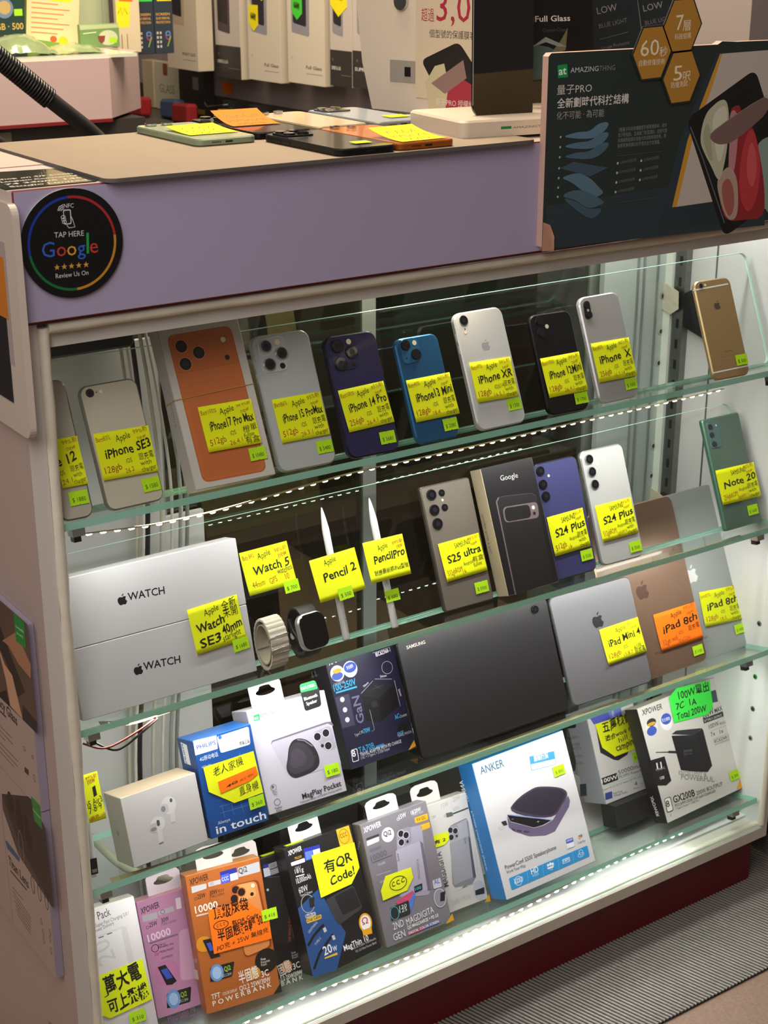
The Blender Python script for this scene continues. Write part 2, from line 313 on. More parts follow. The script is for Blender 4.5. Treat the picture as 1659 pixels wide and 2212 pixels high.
ART={
 'box17':[('R','b8622f',9,[(9.0,172.0),(87.6,173.3),(88.8,5.8),(9.9,6.5)]),('R','c46d38',8.5,[(10.1,170.9),(86.3,172.1),(87.5,7.4),(11.2,7.9)]),('R','bd6732',8,[(12.3,169.4),(87.0,171.2),(86.9,131.8),(12.1,130.4)]),('L','a0521f',0.5,[(11.9,129.9),(23.6,129.5),(83.3,130.9),(87.2,133.0)]),('R','bf6a36',7,[(16.3,116.7),(84.4,117.8),(83.9,10.2),(14.2,10.4)]),('E','d98a58',(23.2,158.0),7.6,7.6,0),('E','1a1512',(23.2,158.0),6.9,6.9,0),('E','2c2622',(23.2,158.0),3.5,3.5,0),('E','d98a58',(41.9,148.3),7.6,7.6,0),('E','1a1512',(41.9,148.3),6.9,6.9,0),('E','2c2622',(41.9,148.3),3.5,3.5,0),('E','d98a58',(23.1,138.1),7.6,7.6,0),('E','1a1512',(23.1,138.1),6.9,6.9,0),('E','2c2622',(23.1,138.1),3.5,3.5,0),('E','e8d8c4',(74.3,158.7),3.1,3.1,0),('E','2a201c',(74.3,138.3),2.9,2.9,0)],
 'box17_L':[('T','b06a48','iPhone',8.2,100.2,27.2,5,-83.6,'')],
 'pixbox':[('T','b9b9bd','Google',28.0,148.1,28.9,0,-2.2,''),('P','1b1a1c',[(13.5,123.7),(21.6,127.9),(69.6,123.3),(80.0,119.4),(77.4,1.9),(14.0,-0.9)]),('L','6b5c62',2.2,[(18.8,127.6),(14.0,122.5),(11.9,-0.5)]),('L','4a4448',0.6,[(18.8,127.6),(31.2,127.3),(72.3,122.8),(78.4,117.9)]),('R','6e6064',7,[(21.4,114.1),(79.1,110.1),(76.9,88.8),(19.7,93.5)]),('R','151416',6.5,[(23.5,112.4),(65.1,109.3),(64.3,91.8),(22.1,94.3)]),('E','e8dccb',(70.5,103.9),2.6,2.6,0),('E','121113',(70.3,96.0),2.3,2.3,0)],
 'pixbox_L':[('T','24211c','Google Pixel 9 Pro',15.8,110.6,52.4,4.2,-90.9,'')],
 'wboxU':[('A','141416',(69.8,40.4),12.5,0),('T','141416','WATCH',76.4,37.8,45.0,9.0,-3.2,'b')],
 'wboxL':[('A','141416',(74.3,39.7),12.5,0),('T','141416','WATCH',80.4,37.3,45.7,9.0,-3.9,'b')],
 'airp':[('L','dcdce0',6,[(60.8,53.6),(59.3,35.4)]),('L','b8b8bc',5.6,[(58.9,36.7),(58.9,34.8)]),('E','e2e2e6',(57.6,57.4),9.5,10.5,0),('E','cfcfd4',(51.2,55.1),6,6,0),('E','8f8f95',(50.0,55.3),3,3.6,0),('E','5a5a60',(61.7,62.2),1.8,2.4,0),('E','e2e2e6',(39.6,40.4),9.5,9,0),('E','c5c5ca',(34.3,37.6),6.5,5.5,0),('E','8f8f95',(33.2,36.1),4,2.2,0),('L','dcdce0',6.3,[(40.9,40.9),(39.4,17.4)]),('L','77777c',5.8,[(39.2,18.2),(39.3,16.7)]),('R','55555b',1.8,[(38.7,45.3),(42.4,44.8),(41.9,37.8),(38.2,38.1)])],
 'airp_L':[('A','8d8a80',(26.8,38.6),9,0)],
 'phil':[('P','eef0f6',[(1.4,120.7),(32.2,119.1),(30.4,102.9),(0.7,103.0)]),('T','1d4fa8','PHILIPS',4.2,109.2,25.2,5.2,-1.0,'b'),('T','dfe8f6','4G移动电话',5.0,94.4,24.4,4.6,0.2,''),('T','a9c4e8','600mAh',5.6,85.9,12.8,2.6,-0.1,''),('L','5f8fd0',0.4,[(21.5,35.7),(22.3,20.5)]),('L','5f8fd0',0.4,[(34.0,35.1),(34.8,20.0)]),('L','5f8fd0',0.4,[(46.6,34.4),(47.5,19.5)]),('L','5f8fd0',0.4,[(59.2,33.8),(60.2,19.0)]),('L','5f8fd0',0.4,[(16.9,42.6),(71.0,41.1)]),('L','5f8fd0',0.4,[(17.0,34.8),(71.1,33.1)]),('L','5f8fd0',0.4,[(17.2,26.9),(71.3,25.1)]),('L','5f8fd0',0.6,[(57.1,89.7),(56.0,77.8)]),('T','f0f4fb','in touch',7.9,4.1,67.7,10,-0.9,'b'),('T','cfdcf2','Always',12.1,14.3,16.3,4,0.7,''),('R','24549e',3.5,[(30.9,118.0),(76.2,118.8),(74.0,95.3),(32.3,95.9)]),('R','f4f6fa',3,[(31.8,117.2),(75.4,118.0),(73.4,96.4),(33.1,96.7)]),('E','2a62b4',(36.0,115.3),2.3,2.3,0),('T','3a3f4a','香港電訊國際有限公司',39.6,112.8,22.3,3.2,2.3,''),('L','8a8f99',0.35,[(35.5,108.9),(65.8,109.2)]),('L','8a8f99',0.35,[(35.5,106.1),(62.4,106.8)]),('L','8a8f99',0.35,[(35.5,103.3),(59.0,104.4)]),('L','8a8f99',0.35,[(35.5,100.5),(55.6,101.9)]),('T','26262a','原裝正貨',59.1,98.7,14.1,4,0.7,'b')],
 'phil_L':[('P','eef0f6',[(35.7,116.2),(18.1,114.3),(17.4,89.2),(35.0,90.0)]),('T','1d4fa8','PHILIPS',29.6,114.0,24.2,4.6,-94.7,'b')],
 'mag':[('P','1fae5c',[(8.0,122.1),(16.3,122.5),(15.4,115.1),(7.2,115.0)]),('T','f2fff6','at',8.4,116.6,5.5,4.4,0.7,'b'),('T','55565c','AMAZING',17.1,117.7,19.8,4.2,1.2,''),('T','9a9ba2','THING',37.2,118.2,14.6,4.2,3.0,''),('R','17171a',4,[(76.7,134.4),(102.8,135.5),(100.5,111.0),(76.8,109.8)]),('R','22b255',4,[(77.1,144.0),(99.5,144.5),(101.2,132.4),(76.5,132.2)]),('P','17171a',[(76.5,133.7),(101.0,132.9),(101.2,126.1),(76.3,127.8)]),('T','eafff0','EXPLORER',78.4,136.2,19.6,3.8,2.6,'b'),('T','f2f2f4','Bluetooth',79.1,122.9,18.8,4.2,3.1,'b'),('T','f2f2f4','Speaker',80.8,116.5,15.2,4.2,2.6,'b'),('P','6d6a78',[(22.1,82.5),(24.7,86.5),(100.5,90.0),(108.7,89.0),(110.9,83.1),(108.8,82.9),(99.9,87.5)]),('P','b9b6c8',[(21.9,81.8),(25.3,84.6),(103.3,87.8),(108.7,83.7),(109.3,34.8),(68.2,34.4),(34.3,43.7)]),('R','a5a2b4',6,[(80.2,82.1),(106.8,84.9),(108.2,53.8),(91.7,54.9)]),('E','c8c6d4',(85.6,75.5),5.6,5.6,0),('E','1c1b20',(85.6,75.5),4.6,4.6,0),('E','c8c6d4',(98.1,77.0),5.6,5.6,0),('E','1c1b20',(98.1,77.0),4.6,4.6,0),('E','c8c6d4',(97.4,60.9),5.6,5.6,0),('E','1c1b20',(97.4,60.9),4.6,4.6,0),('E','26252b',(89.5,62.9),2.2,2.2,0),('P','2c2931',[(47.1,75.6),(48.5,77.1),(50.0,78.2),(51.6,79.1),(53.4,79.7),(55.4,80.1),(57.4,80.2),(59.5,80.0),(61.7,79.5),(64.0,78.7),(66.2,77.7),(68.4,76.5),(70.5,75.0),(72.5,73.2),(74.4,71.1),(76.1,68.7),(77.7,65.9),(79.0,62.8),(80.1,59.6),(80.9,56.5),(81.3,53.5),(81.5,50.5),(81.4,47.8),(81.0,45.3),(80.3,43.3),(79.3,41.5),(78.0,39.9),(76.3,38.5),(74.3,37.4),(71.9,36.4),(69.2,35.6),(66.1,35.1),(62.6,34.7),(58.9,34.4),(55.4,34.2),(52.3,34.1),(49.5,34.0),(47.0,33.9),(44.8,34.3),(42.7,35.0),(40.8,36.2),(39.2,37.7),(37.8,39.5),(36.8,41.5),(36.0,43.7),(35.5,46.1),(35.5,48.5),(35.8,50.8),(36.6,53.1),(37.7,55.4),(38.7,57.6),(39.6,59.6),(40.3,61.6),(41.0,63.4),(41.6,65.3),(42.3,67.1),(43.1,69.0),(43.8,70.8),(44.8,72.5),(45.9,74.1)]),('P','3f3a46',[(46.6,72.3),(47.7,73.4),(49.0,74.3),(50.3,75.0),(51.8,75.5),(53.4,75.8),(55.0,75.9),(56.8,75.7),(58.6,75.3),(60.4,74.6),(62.2,73.8),(64.0,72.8),(65.8,71.6),(67.4,70.2),(69.0,68.5),(70.4,66.6),(71.7,64.3),(72.8,61.8),(73.7,59.3),(74.3,56.8),(74.7,54.4),(74.8,51.9),(74.8,49.8),(74.4,47.9),(73.9,46.2),(73.1,44.7),(72.1,43.5),(70.7,42.4),(69.1,41.5),(67.1,40.7),(64.9,40.1),(62.3,39.7),(59.5,39.4),(56.5,39.2),(53.6,39.1),(51.1,39.0),(48.8,38.9),(46.8,38.9),(44.9,39.1),(43.2,39.8),(41.7,40.7),(40.3,41.9),(39.2,43.4),(38.3,45.0),(37.7,46.7),(37.3,48.7),(37.2,50.6),(37.5,52.4),(38.1,54.3),(39.0,56.1),(39.8,57.8),(40.6,59.5),(41.2,61.0),(41.7,62.5),(42.2,64.0),(42.8,65.5),(43.4,67.0),(44.0,68.4),(44.7,69.8),(45.6,71.1)]),('P','4b4653',[(47.4,66.8),(48.1,67.5),(48.8,68.1),(49.7,68.6),(50.6,68.9),(51.5,69.1),(52.5,69.1),(53.6,69.0),(54.7,68.8),(55.8,68.4),(56.9,67.8),(58.0,67.2),(59.1,66.5),(60.1,65.6),(61.0,64.6),(61.9,63.4),(62.6,62.0),(63.3,60.4),(63.8,58.8),(64.2,57.3),(64.4,55.8),(64.5,54.3),(64.5,52.9),(64.3,51.7),(63.9,50.7),(63.5,49.8),(62.8,49.0),(62.0,48.3),(61.0,47.7),(59.8,47.3),(58.4,46.9),(56.9,46.6),(55.2,46.4),(53.3,46.2),(51.6,46.1),(50.0,46.1),(48.6,46.0),(47.4,46.0),(46.2,46.2),(45.2,46.5),(44.3,47.1),(43.4,47.9),(42.8,48.8),(42.2,49.8),(41.8,50.9),(41.6,52.1),(41.6,53.2),(41.8,54.4),(42.1,55.6),(42.7,56.7),(43.2,57.8),(43.6,58.8),(44.0,59.8),(44.3,60.7),(44.7,61.7),(45.0,62.6),(45.4,63.5),(45.8,64.4),(46.2,65.3),(46.8,66.1)]),('L','8d8a96',1.2,[(57.9,79.0),(66.9,75.5),(76.1,66.0)]),('E','3a3740',(76.2,51.9),2.2,2.2,0),('T','26262b','MagPlay Pocket',47.8,6.6,55.3,7.2,1.9,'b'),('T','55555c','Pocket-sized speaker with wireless charging capability',43.3,2.3,59.6,2.8,1.7,''),('E','55555c',(13.0,30.8),4.2,4.2,0.5),('T','55555c','▶',11.1,29.8,3.2,4,-0.3,''),('E','55555c',(13.6,12.6),4.2,4.2,0.6),('T','55555c','Music',10.0,24.0,6.7,2.8,-1.1,''),('T','55555c','Play',11.2,21.0,4.6,2.8,2.3,''),('T','55555c','MagSafe',8.4,4.6,10.0,2.8,-1.2,''),('T','55555c','Ready',10.0,1.2,7.2,2.8,-1.3,'')],
 'ta70':[('T','eeeef4','XPOWER',4.1,139.3,29.4,7,5.3,'bi'),('T','f0f0f6','70W',72.1,140.9,17.9,8.5,5.1,'b'),('T','e6e6ee','PD3.0',90.4,141.1,10.4,4,5.2,'b'),('T','f0f0f6','IEC62368-1',76.6,132.7,23.8,5.4,2.5,'b'),('L','d8d8e4',0.4,[(72.7,138.5),(100.9,139.7)]),('E','d9dbe6',(13.5,126.3),10.5,10.5,0),('E','3a56b0',(12.6,122.9),8.5,5.2,0),('E','c8a030',(13.8,129.4),7,3,0),('E','eef0f8',(33.8,126.8),10.8,10.8,0),('E','2f4fb2',(34.2,129.1),9.6,7,0),('T','eef0ff','安全標準',28.8,127.5,10.3,4,2.8,''),('T','a9a9bd','UNIVERSAL',4.9,111.4,16.7,3.8,3.2,''),('T','38a8e0','100-250V',3.0,104.6,34.6,9,0.9,'b'),('L','38a8e0',2.2,[(4.6,102.3),(37.5,102.0)]),('P','3c3c52',[(1.7,97.1),(23.0,96.1),(21.9,54.5),(1.8,55.4)]),('E','c8c8d6',(11.7,91.6),3.4,3.4,0),('E','c8c8d6',(12.1,77.7),3.4,3.4,0),('E','c8c8d6',(12.1,64.3),3.4,3.4,0),('T','6a6a86','GaN',36.4,54.1,36.6,12,88.5,'b'),('P','202026',[(41.2,89.9),(64.5,101.7),(94.1,92.8),(66.9,78.7)]),('P','17171b',[(41.1,89.3),(66.1,78.4),(60.8,47.9),(39.8,55.0)]),('P','101014',[(66.1,78.4),(94.4,91.7),(92.9,61.2),(60.8,47.9)]),('P','2b2b31',[(52.9,76.9),(62.1,76.3),(61.6,68.9),(52.3,69.4)]),('L','3f3f47',0.8,[(59.2,92.8),(76.4,93.8)]),('L','3f3f47',0.8,[(63.2,97.3),(71.6,90.2)]),('L','c8c8d2',0.4,[(41.2,91.8),(63.0,103.2)]),('L','c8c8d2',0.4,[(66.6,104.7),(92.3,97.9)]),('L','c8c8d2',0.4,[(95.4,95.2),(95.4,59.7)]),('T','e6e6ee','56mm',75.1,104.2,10.0,3.4,-5.8,''),('T','e6e6ee','70mm',47.5,97.8,9.5,3.2,25.5,''),('T','e6e6ee','55mm',97.8,82.1,9.7,3.2,-83.3,''),('E','b8b8c4',(89.1,114.5),8.6,8.6,0.5),('T','38a8e0','AC',83.2,44.5,8.0,6.4,7.4,'b'),('T','c8c8d6','Outlets',91.2,44.7,11.1,4,3.3,''),('T','c8c8d6','Type-C PD',17.7,39.7,14.1,4,7.1,''),('T','38a8e0','70W',32.0,40.0,10.1,6.4,1.8,'b'),('L','b0b0bc',0.4,[(48.2,67.8),(48.2,40.7),(43.6,39.6)]),('R','16161c',4,[(84.5,37.7),(99.1,38.5),(98.5,24.1),(83.4,23.6)]),('T','38a8e0','FREE',81.2,23.9,10.1,3.4,3.8,'b'),('T','c8c8d6','TRAVEL POUCH',80.4,20.9,22.3,3.6,1.1,''),('R','f0f0f6',2.4,[(6.3,24.9),(16.4,24.9),(15.2,8.5),(5.1,8.7)]),('R','23233c',2,[(6.9,24.0),(15.4,23.9),(14.5,9.4),(6.1,9.5)]),('T','f4f4fa','8',6.9,15.3,5.6,9,2.8,'b'),('T','38a8e0','TA70B',17.9,17.1,24.6,8.4,1.2,''),('P','2c86b8',[(44.5,19.5),(57.2,19.8),(56.7,16.0),(44.1,15.9)]),('T','e8e8f0','TRAVEL ADAPTER WITH PD CHARGE',18.6,13.0,65.6,4.6,-0.1,''),('T','c2c2d0','3 AC + 3 Type-C + 2 USB Output',18.2,8.8,45.9,4,0.0,''),('P','e0a020',[(91.8,0.2),(104.0,10.9),(104.7,2.2)])],
 'ta70_L':[('T','9a9ab0','| |',44.0,130.9,10.5,7,172.7,''),('T','8a8aa0','FEATURES',49.0,127.3,21.8,2.6,173.8,'')],
 'tab':[('T','b9b3a8','SAMSUNG',14.1,146.9,30.0,4.6,0.5,'b'),('L','232428',0.5,[(9.9,157.5),(253.4,155.3)])],
 'mini':[('A','1d1d20',(76.0,108.1),22.5,0),('T','55565c','iPad',68.0,35.7,17.0,3.2,-0.7,'')],
 'gold':[('A','4a2e22',(78.3,129.3),27,0),('T','3c2a20','iPad',74.7,32.4,12.4,3.6,-0.2,'')],
 'grey8':[('A','d2d5d2',(88.3,130.8),27,0),('T','44464a','iPad',78.2,31.4,11.7,3.6,2.0,''),('L','55575a',0.3,[(86.7,25.5),(97.6,25.7)])],
 'i6':[('A','4a4038',(33.4,100.5),12.5,0),('T','6a5838','iPhone',28.5,35.0,14.1,2.9,4.3,''),('L','7a6844',0.3,[(19.6,29.5),(52.4,31.0)]),('L','7a6844',0.3,[(26.7,24.4),(41.8,24.9)]),('L','ece8de',1.9,[(-3.5,125.5),(60.8,127.2)]),('L','ece8de',1.9,[(0.4,11.1),(66.9,12.1)])],
 'XR':[('A','9ea0a6',(38.7,101.9),14,0)],
 'pb':[('P','4a56b8',[(3.0,141.8),(70.7,141.1),(69.3,122.3),(11.1,124.3)]),('P','6d7ad0',[(42.8,142.0),(70.7,141.1),(69.3,122.3),(45.5,123.8)]),('P','2b2b33',[(13.5,116.4),(103.1,107.7),(62.2,61.4),(42.3,58.0),(33.9,61.5),(11.2,79.4)]),('T','e8eaff','50000',54.0,123.5,19.9,5,86.4,''),('R','26282a',2.5,[(1.5,41.5),(34.0,40.9),(34.4,29.5),(2.1,30.1)]),('T','f4f4f4','100W',1.0,33.5,32.6,6.6,-2.9,'b'),('T','2c2e30','50000mAh',36.5,36.5,56.1,7.2,-1.7,''),('T','3a3c3e','PD/PPS Powerbank',36.9,30.6,55.9,4.6,-2.3,''),('L','7fc8b8',0.5,[(2.8,27.9),(92.2,24.6)]),('T','55585a','Support PD 3.0 / QC 3.0 / Huawei SCP / PPS / AFC / VOOC',0.3,22.1,93.9,2.8,-1.4,''),('P','3c4a90',[(2.4,17.4),(16.7,16.5),(15.0,6.2),(0.7,7.1)]),('T','3a3c3e','Real-Time',18.1,10.5,18.0,3.4,-3.2,''),('T','3a3c3e','Wattage Display',18.1,6.8,28.1,3.4,-2.9,''),('T','2c2e30','4',62.9,10.6,5.9,7,-3.3,''),('T','3a3c3e','Ports',59.8,5.6,10.8,3.4,-2.1,''),('L','6a6c6e',0.5,[(74.3,12.3),(95.1,11.2)]),('L','6a6c6e',0.5,[(73.5,9.7),(94.4,8.5)]),('L','6a6c6e',0.5,[(72.7,7.0),(93.6,5.9)]),('L','6a6c6e',0.5,[(72.0,4.3),(92.8,3.2)])],
 'pb_L':[('T','4a4e58','100W IN/OUT',59.6,106.1,30.0,4,174.5,''),('T','4a4e58','65CM CABLE',61.6,94.0,31.0,4,172.9,''),('T','4a4e58','100W OUT',61.3,88.2,31.7,4,172.9,''),('T','4a4e58','22.5W OUT',63.6,75.2,32.3,4,173.1,''),('T','4a4e58','22.5W OUT',65.5,63.5,33.1,4,172.6,''),('R','20242c',4,[(72.8,133.3),(26.7,136.1),(31.7,121.6),(78.0,118.6)]),('P','2a3c48',[(54.0,29.9),(37.5,31.8),(42.8,11.9),(59.4,9.9)])],
 'gx':[('T','222224','XPOWER',7.4,168.3,43.7,9,-2.8,'bi'),('E','d8d8de',(19.8,146.4),12.5,12.5,0),('E','2b2b2e',(21.8,153.3),10,6,0),('E','c8a030',(20.9,151.1),9,2.6,0),('E','3a56b0',(18.2,140.7),10.5,7,0),('E','e6e6ec',(51.9,145.3),13,13,0),('E','3355b4',(52.9,149.6),11,8.5,0),('T','eef0ff','安全標準',43.3,147.4,17.4,4.5,-5.6,''),('P','3a4c58',[(159.9,162.8),(171.1,162.3),(169.3,143.3),(156.9,144.8)]),('T','2a2a2c','200W',127.9,127.2,26.9,11,0.7,'b'),('T','2a2a2c','MAX',156.5,128.1,18.0,7.5,-0.3,'b'),('P','2a2a2c',[(127.9,127.2),(173.8,126.1),(172.8,118.0),(127.3,119.5)]),('T','e6e6e6','8 TYPE-C OUTPUT',130.1,121.4,39.7,3.6,-2.9,''),('T','3a3a3c','100W',135.3,107.9,23.2,7.6,-0.8,''),('T','3a3a3c','PD3.0',160.2,107.1,13.8,4,-1.5,''),('L','8a8a8c',0.4,[(136.9,104.3),(174.0,102.9)]),('T','3a3a3c','7x',135.2,95.8,9.8,7,-0.4,''),('T','3a3a3c','1x',155.5,94.2,8.1,7,0.3,''),('L','8a8a8c',0.4,[(136.4,91.3),(173.5,90.0)]),('T','3a3a3c','IEC62368-1',138.3,84.4,33.9,5.2,-1.7,''),('T','6a6a6c','SAFETY CERTIFICATION',137.9,80.3,33.9,2.6,-1.7,''),('P','2a2c33',[(55.5,124.3),(66.4,126.7),(120.1,114.6),(102.4,108.3)]),('P','17181d',[(54.6,122.1),(102.6,108.7),(116.8,51.5),(107.7,47.1),(75.4,58.5),(54.9,67.1)]),('P','0f1014',[(102.6,108.7),(120.6,114.2),(122.0,110.3),(121.0,53.3),(107.6,46.8)]),('L','2a2c33',1.4,[(14.5,108.0),(39.5,100.6)]),('L','1d1f24',3.6,[(39.6,100.9),(56.1,95.4)]),('T','6a6c74','XPOWER',69.4,90.2,18.7,4,-11.3,'i'),('T','5a5c64','200W GaN',68.5,86.2,18.2,3,-11.1,''),('P','1a1b1e',[(-0.8,100.0),(29.6,97.1),(30.2,58.2),(17.2,54.7),(-2.1,61.0)]),('T','e8e8ea','▮▮',8.5,85.9,10.8,7,-7.3,''),('T','c8c8ca','TYPE-C',4.5,81.1,20.0,3.2,-5.4,''),('T','e8e8ea','USB',8.4,66.7,9.5,4.5,-6.2,''),('T','9a9a9c','EXCELLENT &',47.9,62.1,59.3,6,-19.7,'b'),('T','8e8e90','POWERFUL',50.0,53.9,71.0,8,-21.0,'b'),('T','222224','GX200B',23.0,24.8,47.1,11,-4.4,'b'),('T','3a3a3c','200W 8OUTPUT',73.4,21.0,58.7,6.4,-3.5,''),('T','4a4a4c','PD3.0/PPS DESKTOP GaN CHARGER',24.3,18.2,89.8,4.2,-3.4,''),('T','6a6a6c','7 Type-C Ports + 1 USB Port',23.4,13.6,51.5,3.2,-3.0,''),('R','2a2a2c',3,[(5.9,37.1),(19.8,36.6),(18.6,14.6),(4.7,15.2)]),('R','eeeeec',2.6,[(6.9,36.2),(18.3,35.7),(17.7,15.9),(6.2,16.1)]),('T','222224','8',6.4,23.4,7.5,10,-3.5,'b'),('L','2a2a2c',1,[(10.8,11.8),(10.6,8.2)]),('P','e0a020',[(158.0,2.8),(174.3,17.4),(176.9,2.9),(174.2,1.3)])],
 'gx_L':[('T','e8e8ea','XPOWER',16.2,44.0,32.7,7,-95.6,'bi')],
 'anker':[('T','1d5e78','ANKER',10.3,177.7,42.6,11.5,-0.8,'b'),('R','3a8fd0',1.5,[(98.6,177.7),(143.9,172.3),(141.6,152.9),(96.0,157.2)]),('P','f0f3f8',[(98.1,166.0),(141.6,161.1),(140.9,153.7),(97.3,158.0)]),('T','f4f8ff','原裝行貨',105.2,168.8,26.6,7,-4.5,'b'),('L','4a4e55',0.5,[(108.3,163.3),(130.8,161.1)]),('L','4a4e55',0.5,[(107.6,161.3),(130.1,159.0)]),('L','4a4e55',0.5,[(106.9,159.2),(129.5,156.9)]),('P','463f55',[(45.2,119.0),(50.5,122.4),(56.6,125.4),(63.4,127.8),(70.8,129.9),(78.9,131.4),(85.9,132.4),(91.8,133.0),(96.6,133.0),(100.3,132.5),(105.0,131.4),(110.7,129.8),(117.4,127.7),(125.1,125.0),(131.6,122.4),(136.8,120.0),(140.8,117.8),(143.5,115.8),(145.6,113.8),(147.1,111.8),(147.9,109.9),(148.2,108.1),(147.5,106.0),(145.9,103.7),(143.4,101.1),(139.9,98.3),(135.8,95.3),(131.2,92.2),(125.9,88.9),(120.1,85.5),(111.0,85.0),(98.8,87.5),(83.5,92.9),(64.9,101.3),(52.3,108.4),(45.8,114.3)]),('P','302b3b',[(48.9,119.8),(53.4,122.0),(58.8,124.1),(65.0,126.0),(72.2,127.7),(80.4,129.2),(87.4,130.2),(93.2,130.7),(98.0,130.6),(101.6,130.0),(106.1,128.9),(111.3,127.4),(117.2,125.5),(124.0,123.1),(129.6,120.8),(134.3,118.6),(137.9,116.5),(140.4,114.6),(142.4,112.7),(143.6,111.0),(144.2,109.4),(144.2,108.0),(143.4,106.3),(141.7,104.2),(139.1,101.9),(135.7,99.3),(131.9,96.6),(127.6,93.8),(122.9,90.9),(117.8,88.0),(109.7,87.9),(98.7,90.5),(84.7,96.0),(67.7,104.2),(56.1,110.9),(49.8,116.1)]),('P','15141a',[(36.7,111.1),(109.1,80.5),(93.1,78.8),(76.0,80.3),(39.5,101.2)]),('L','88a8f0',1.1,[(37.4,111.6),(72.8,97.3),(110.1,80.2)]),('P','6a6080',[(35.9,110.0),(39.2,100.4),(75.8,79.7),(93.8,77.7),(111.1,79.8),(148.3,104.6),(149.9,97.1),(145.4,88.9),(110.3,63.7),(92.5,63.4),(64.4,71.4),(41.1,86.2),(34.1,94.4)]),('R','3f3850',1.5,[(38.1,91.5),(43.6,88.5),(43.6,85.8),(38.1,88.9)]),('R','3f3850',1.5,[(46.1,87.1),(54.2,83.3),(54.0,80.7),(46.0,84.6)]),('R','3f3850',1.5,[(57.0,81.9),(66.2,78.4),(65.9,76.1),(57.0,79.3)]),('T','c8c4d8','-',41.5,102.3,4.1,4,-11.1,''),('T','c8c4d8','+',82.8,84.3,5.3,4,-7.2,''),('P','2c2936',[(23.8,105.4),(32.1,104.8),(33.2,98.2),(25.9,98.8)]),('P','c9c9cf',[(15.8,100.4),(25.7,101.4),(27.2,95.0),(17.2,94.9)]),('T','303338','PowerConf S500 Speakerphone',11.2,40.5,93.9,6.4,-0.7,''),('T','4a4d52','Work Your Way',11.3,34.3,34.4,4.8,-1.7,''),('R','2b93d8',2,[(12.8,27.5),(160.1,26.4),(159.4,10.5),(12.7,10.6)]),('L','8fc8ee',0.4,[(46.4,26.6),(42.8,10.7)]),('L','8fc8ee',0.4,[(75.1,26.7),(71.9,10.7)]),('L','8fc8ee',0.4,[(103.7,26.4),(100.6,10.1)]),('L','8fc8ee',0.4,[(131.5,25.8),(129.2,10.5)]),('E','e8f4fc',(27.8,19.0),6.6,6.6,0.7),('T','e8f4fc','Voice',20.1,20.3,15.9,4.4,-1.4,'b'),('T','e8f4fc','Radar',20.5,16.4,15.8,4.4,-1.2,'b'),('T','f4faff','HD',52.2,19.8,13.4,8.5,-0.6,'b'),('T','d8ecfa','VOICE',52.6,15.6,11.7,3.4,-1.2,''),('E','f0f8ff',(88.1,22.7),2.4,2.4,0),('E','f0f8ff',(83.6,22.5),2,2,0),('E','f0f8ff',(92.2,21.6),2,2,0),('P','f0f8ff',[(80.9,19.6),(93.6,19.1),(91.7,16.6),(81.5,17.2)]),('T','d8ecfa','12',84.9,14.3,4.8,3.4,-1.1,''),('R','e8f4fc',1,[(110.0,21.8),(123.8,21.4),(123.1,15.2),(109.5,15.4)]),('R','2b93d8',0.8,[(110.8,20.9),(122.6,20.6),(122.2,16.0),(110.6,15.9)]),('T','f0f8ff','16H',111.8,17.1,9.2,4,0.2,'b'),('E','e8f4fc',(145.7,20.7),4,4,0.7),('E','e8f4fc',(144.6,17.5),6,3,0.6),('P','4a5ab8',[(124.8,46.4),(138.0,45.6),(137.6,39.4),(124.3,40.3)]),('P','e8eaf2',[(124.3,40.3),(137.6,39.4),(137.1,32.6),(123.6,33.3)]),('T','e8eaff','zoom',125.9,42.9,10.6,3.4,-3.8,'b'),('P','d84a3a',[(148.7,45.0),(151.8,44.9),(151.4,42.4),(148.3,42.5)]),('P','3aa858',[(152.3,45.1),(155.8,44.6),(155.3,41.6),(151.8,42.1)]),('P','e8b030',[(148.3,42.5),(151.4,42.2),(151.2,40.2),(148.5,40.4)]),('T','55585e','Google Meet',143.8,34.4,15.1,2.8,-5.5,'')],
 'anker_L':[('T','e8f4fc','ANKER',33.0,172.6,31.6,10,-93.3,'b'),('T','cfe6f6','Portable Conference Speaker',27.4,127.8,87.2,5,-89.7,'')],
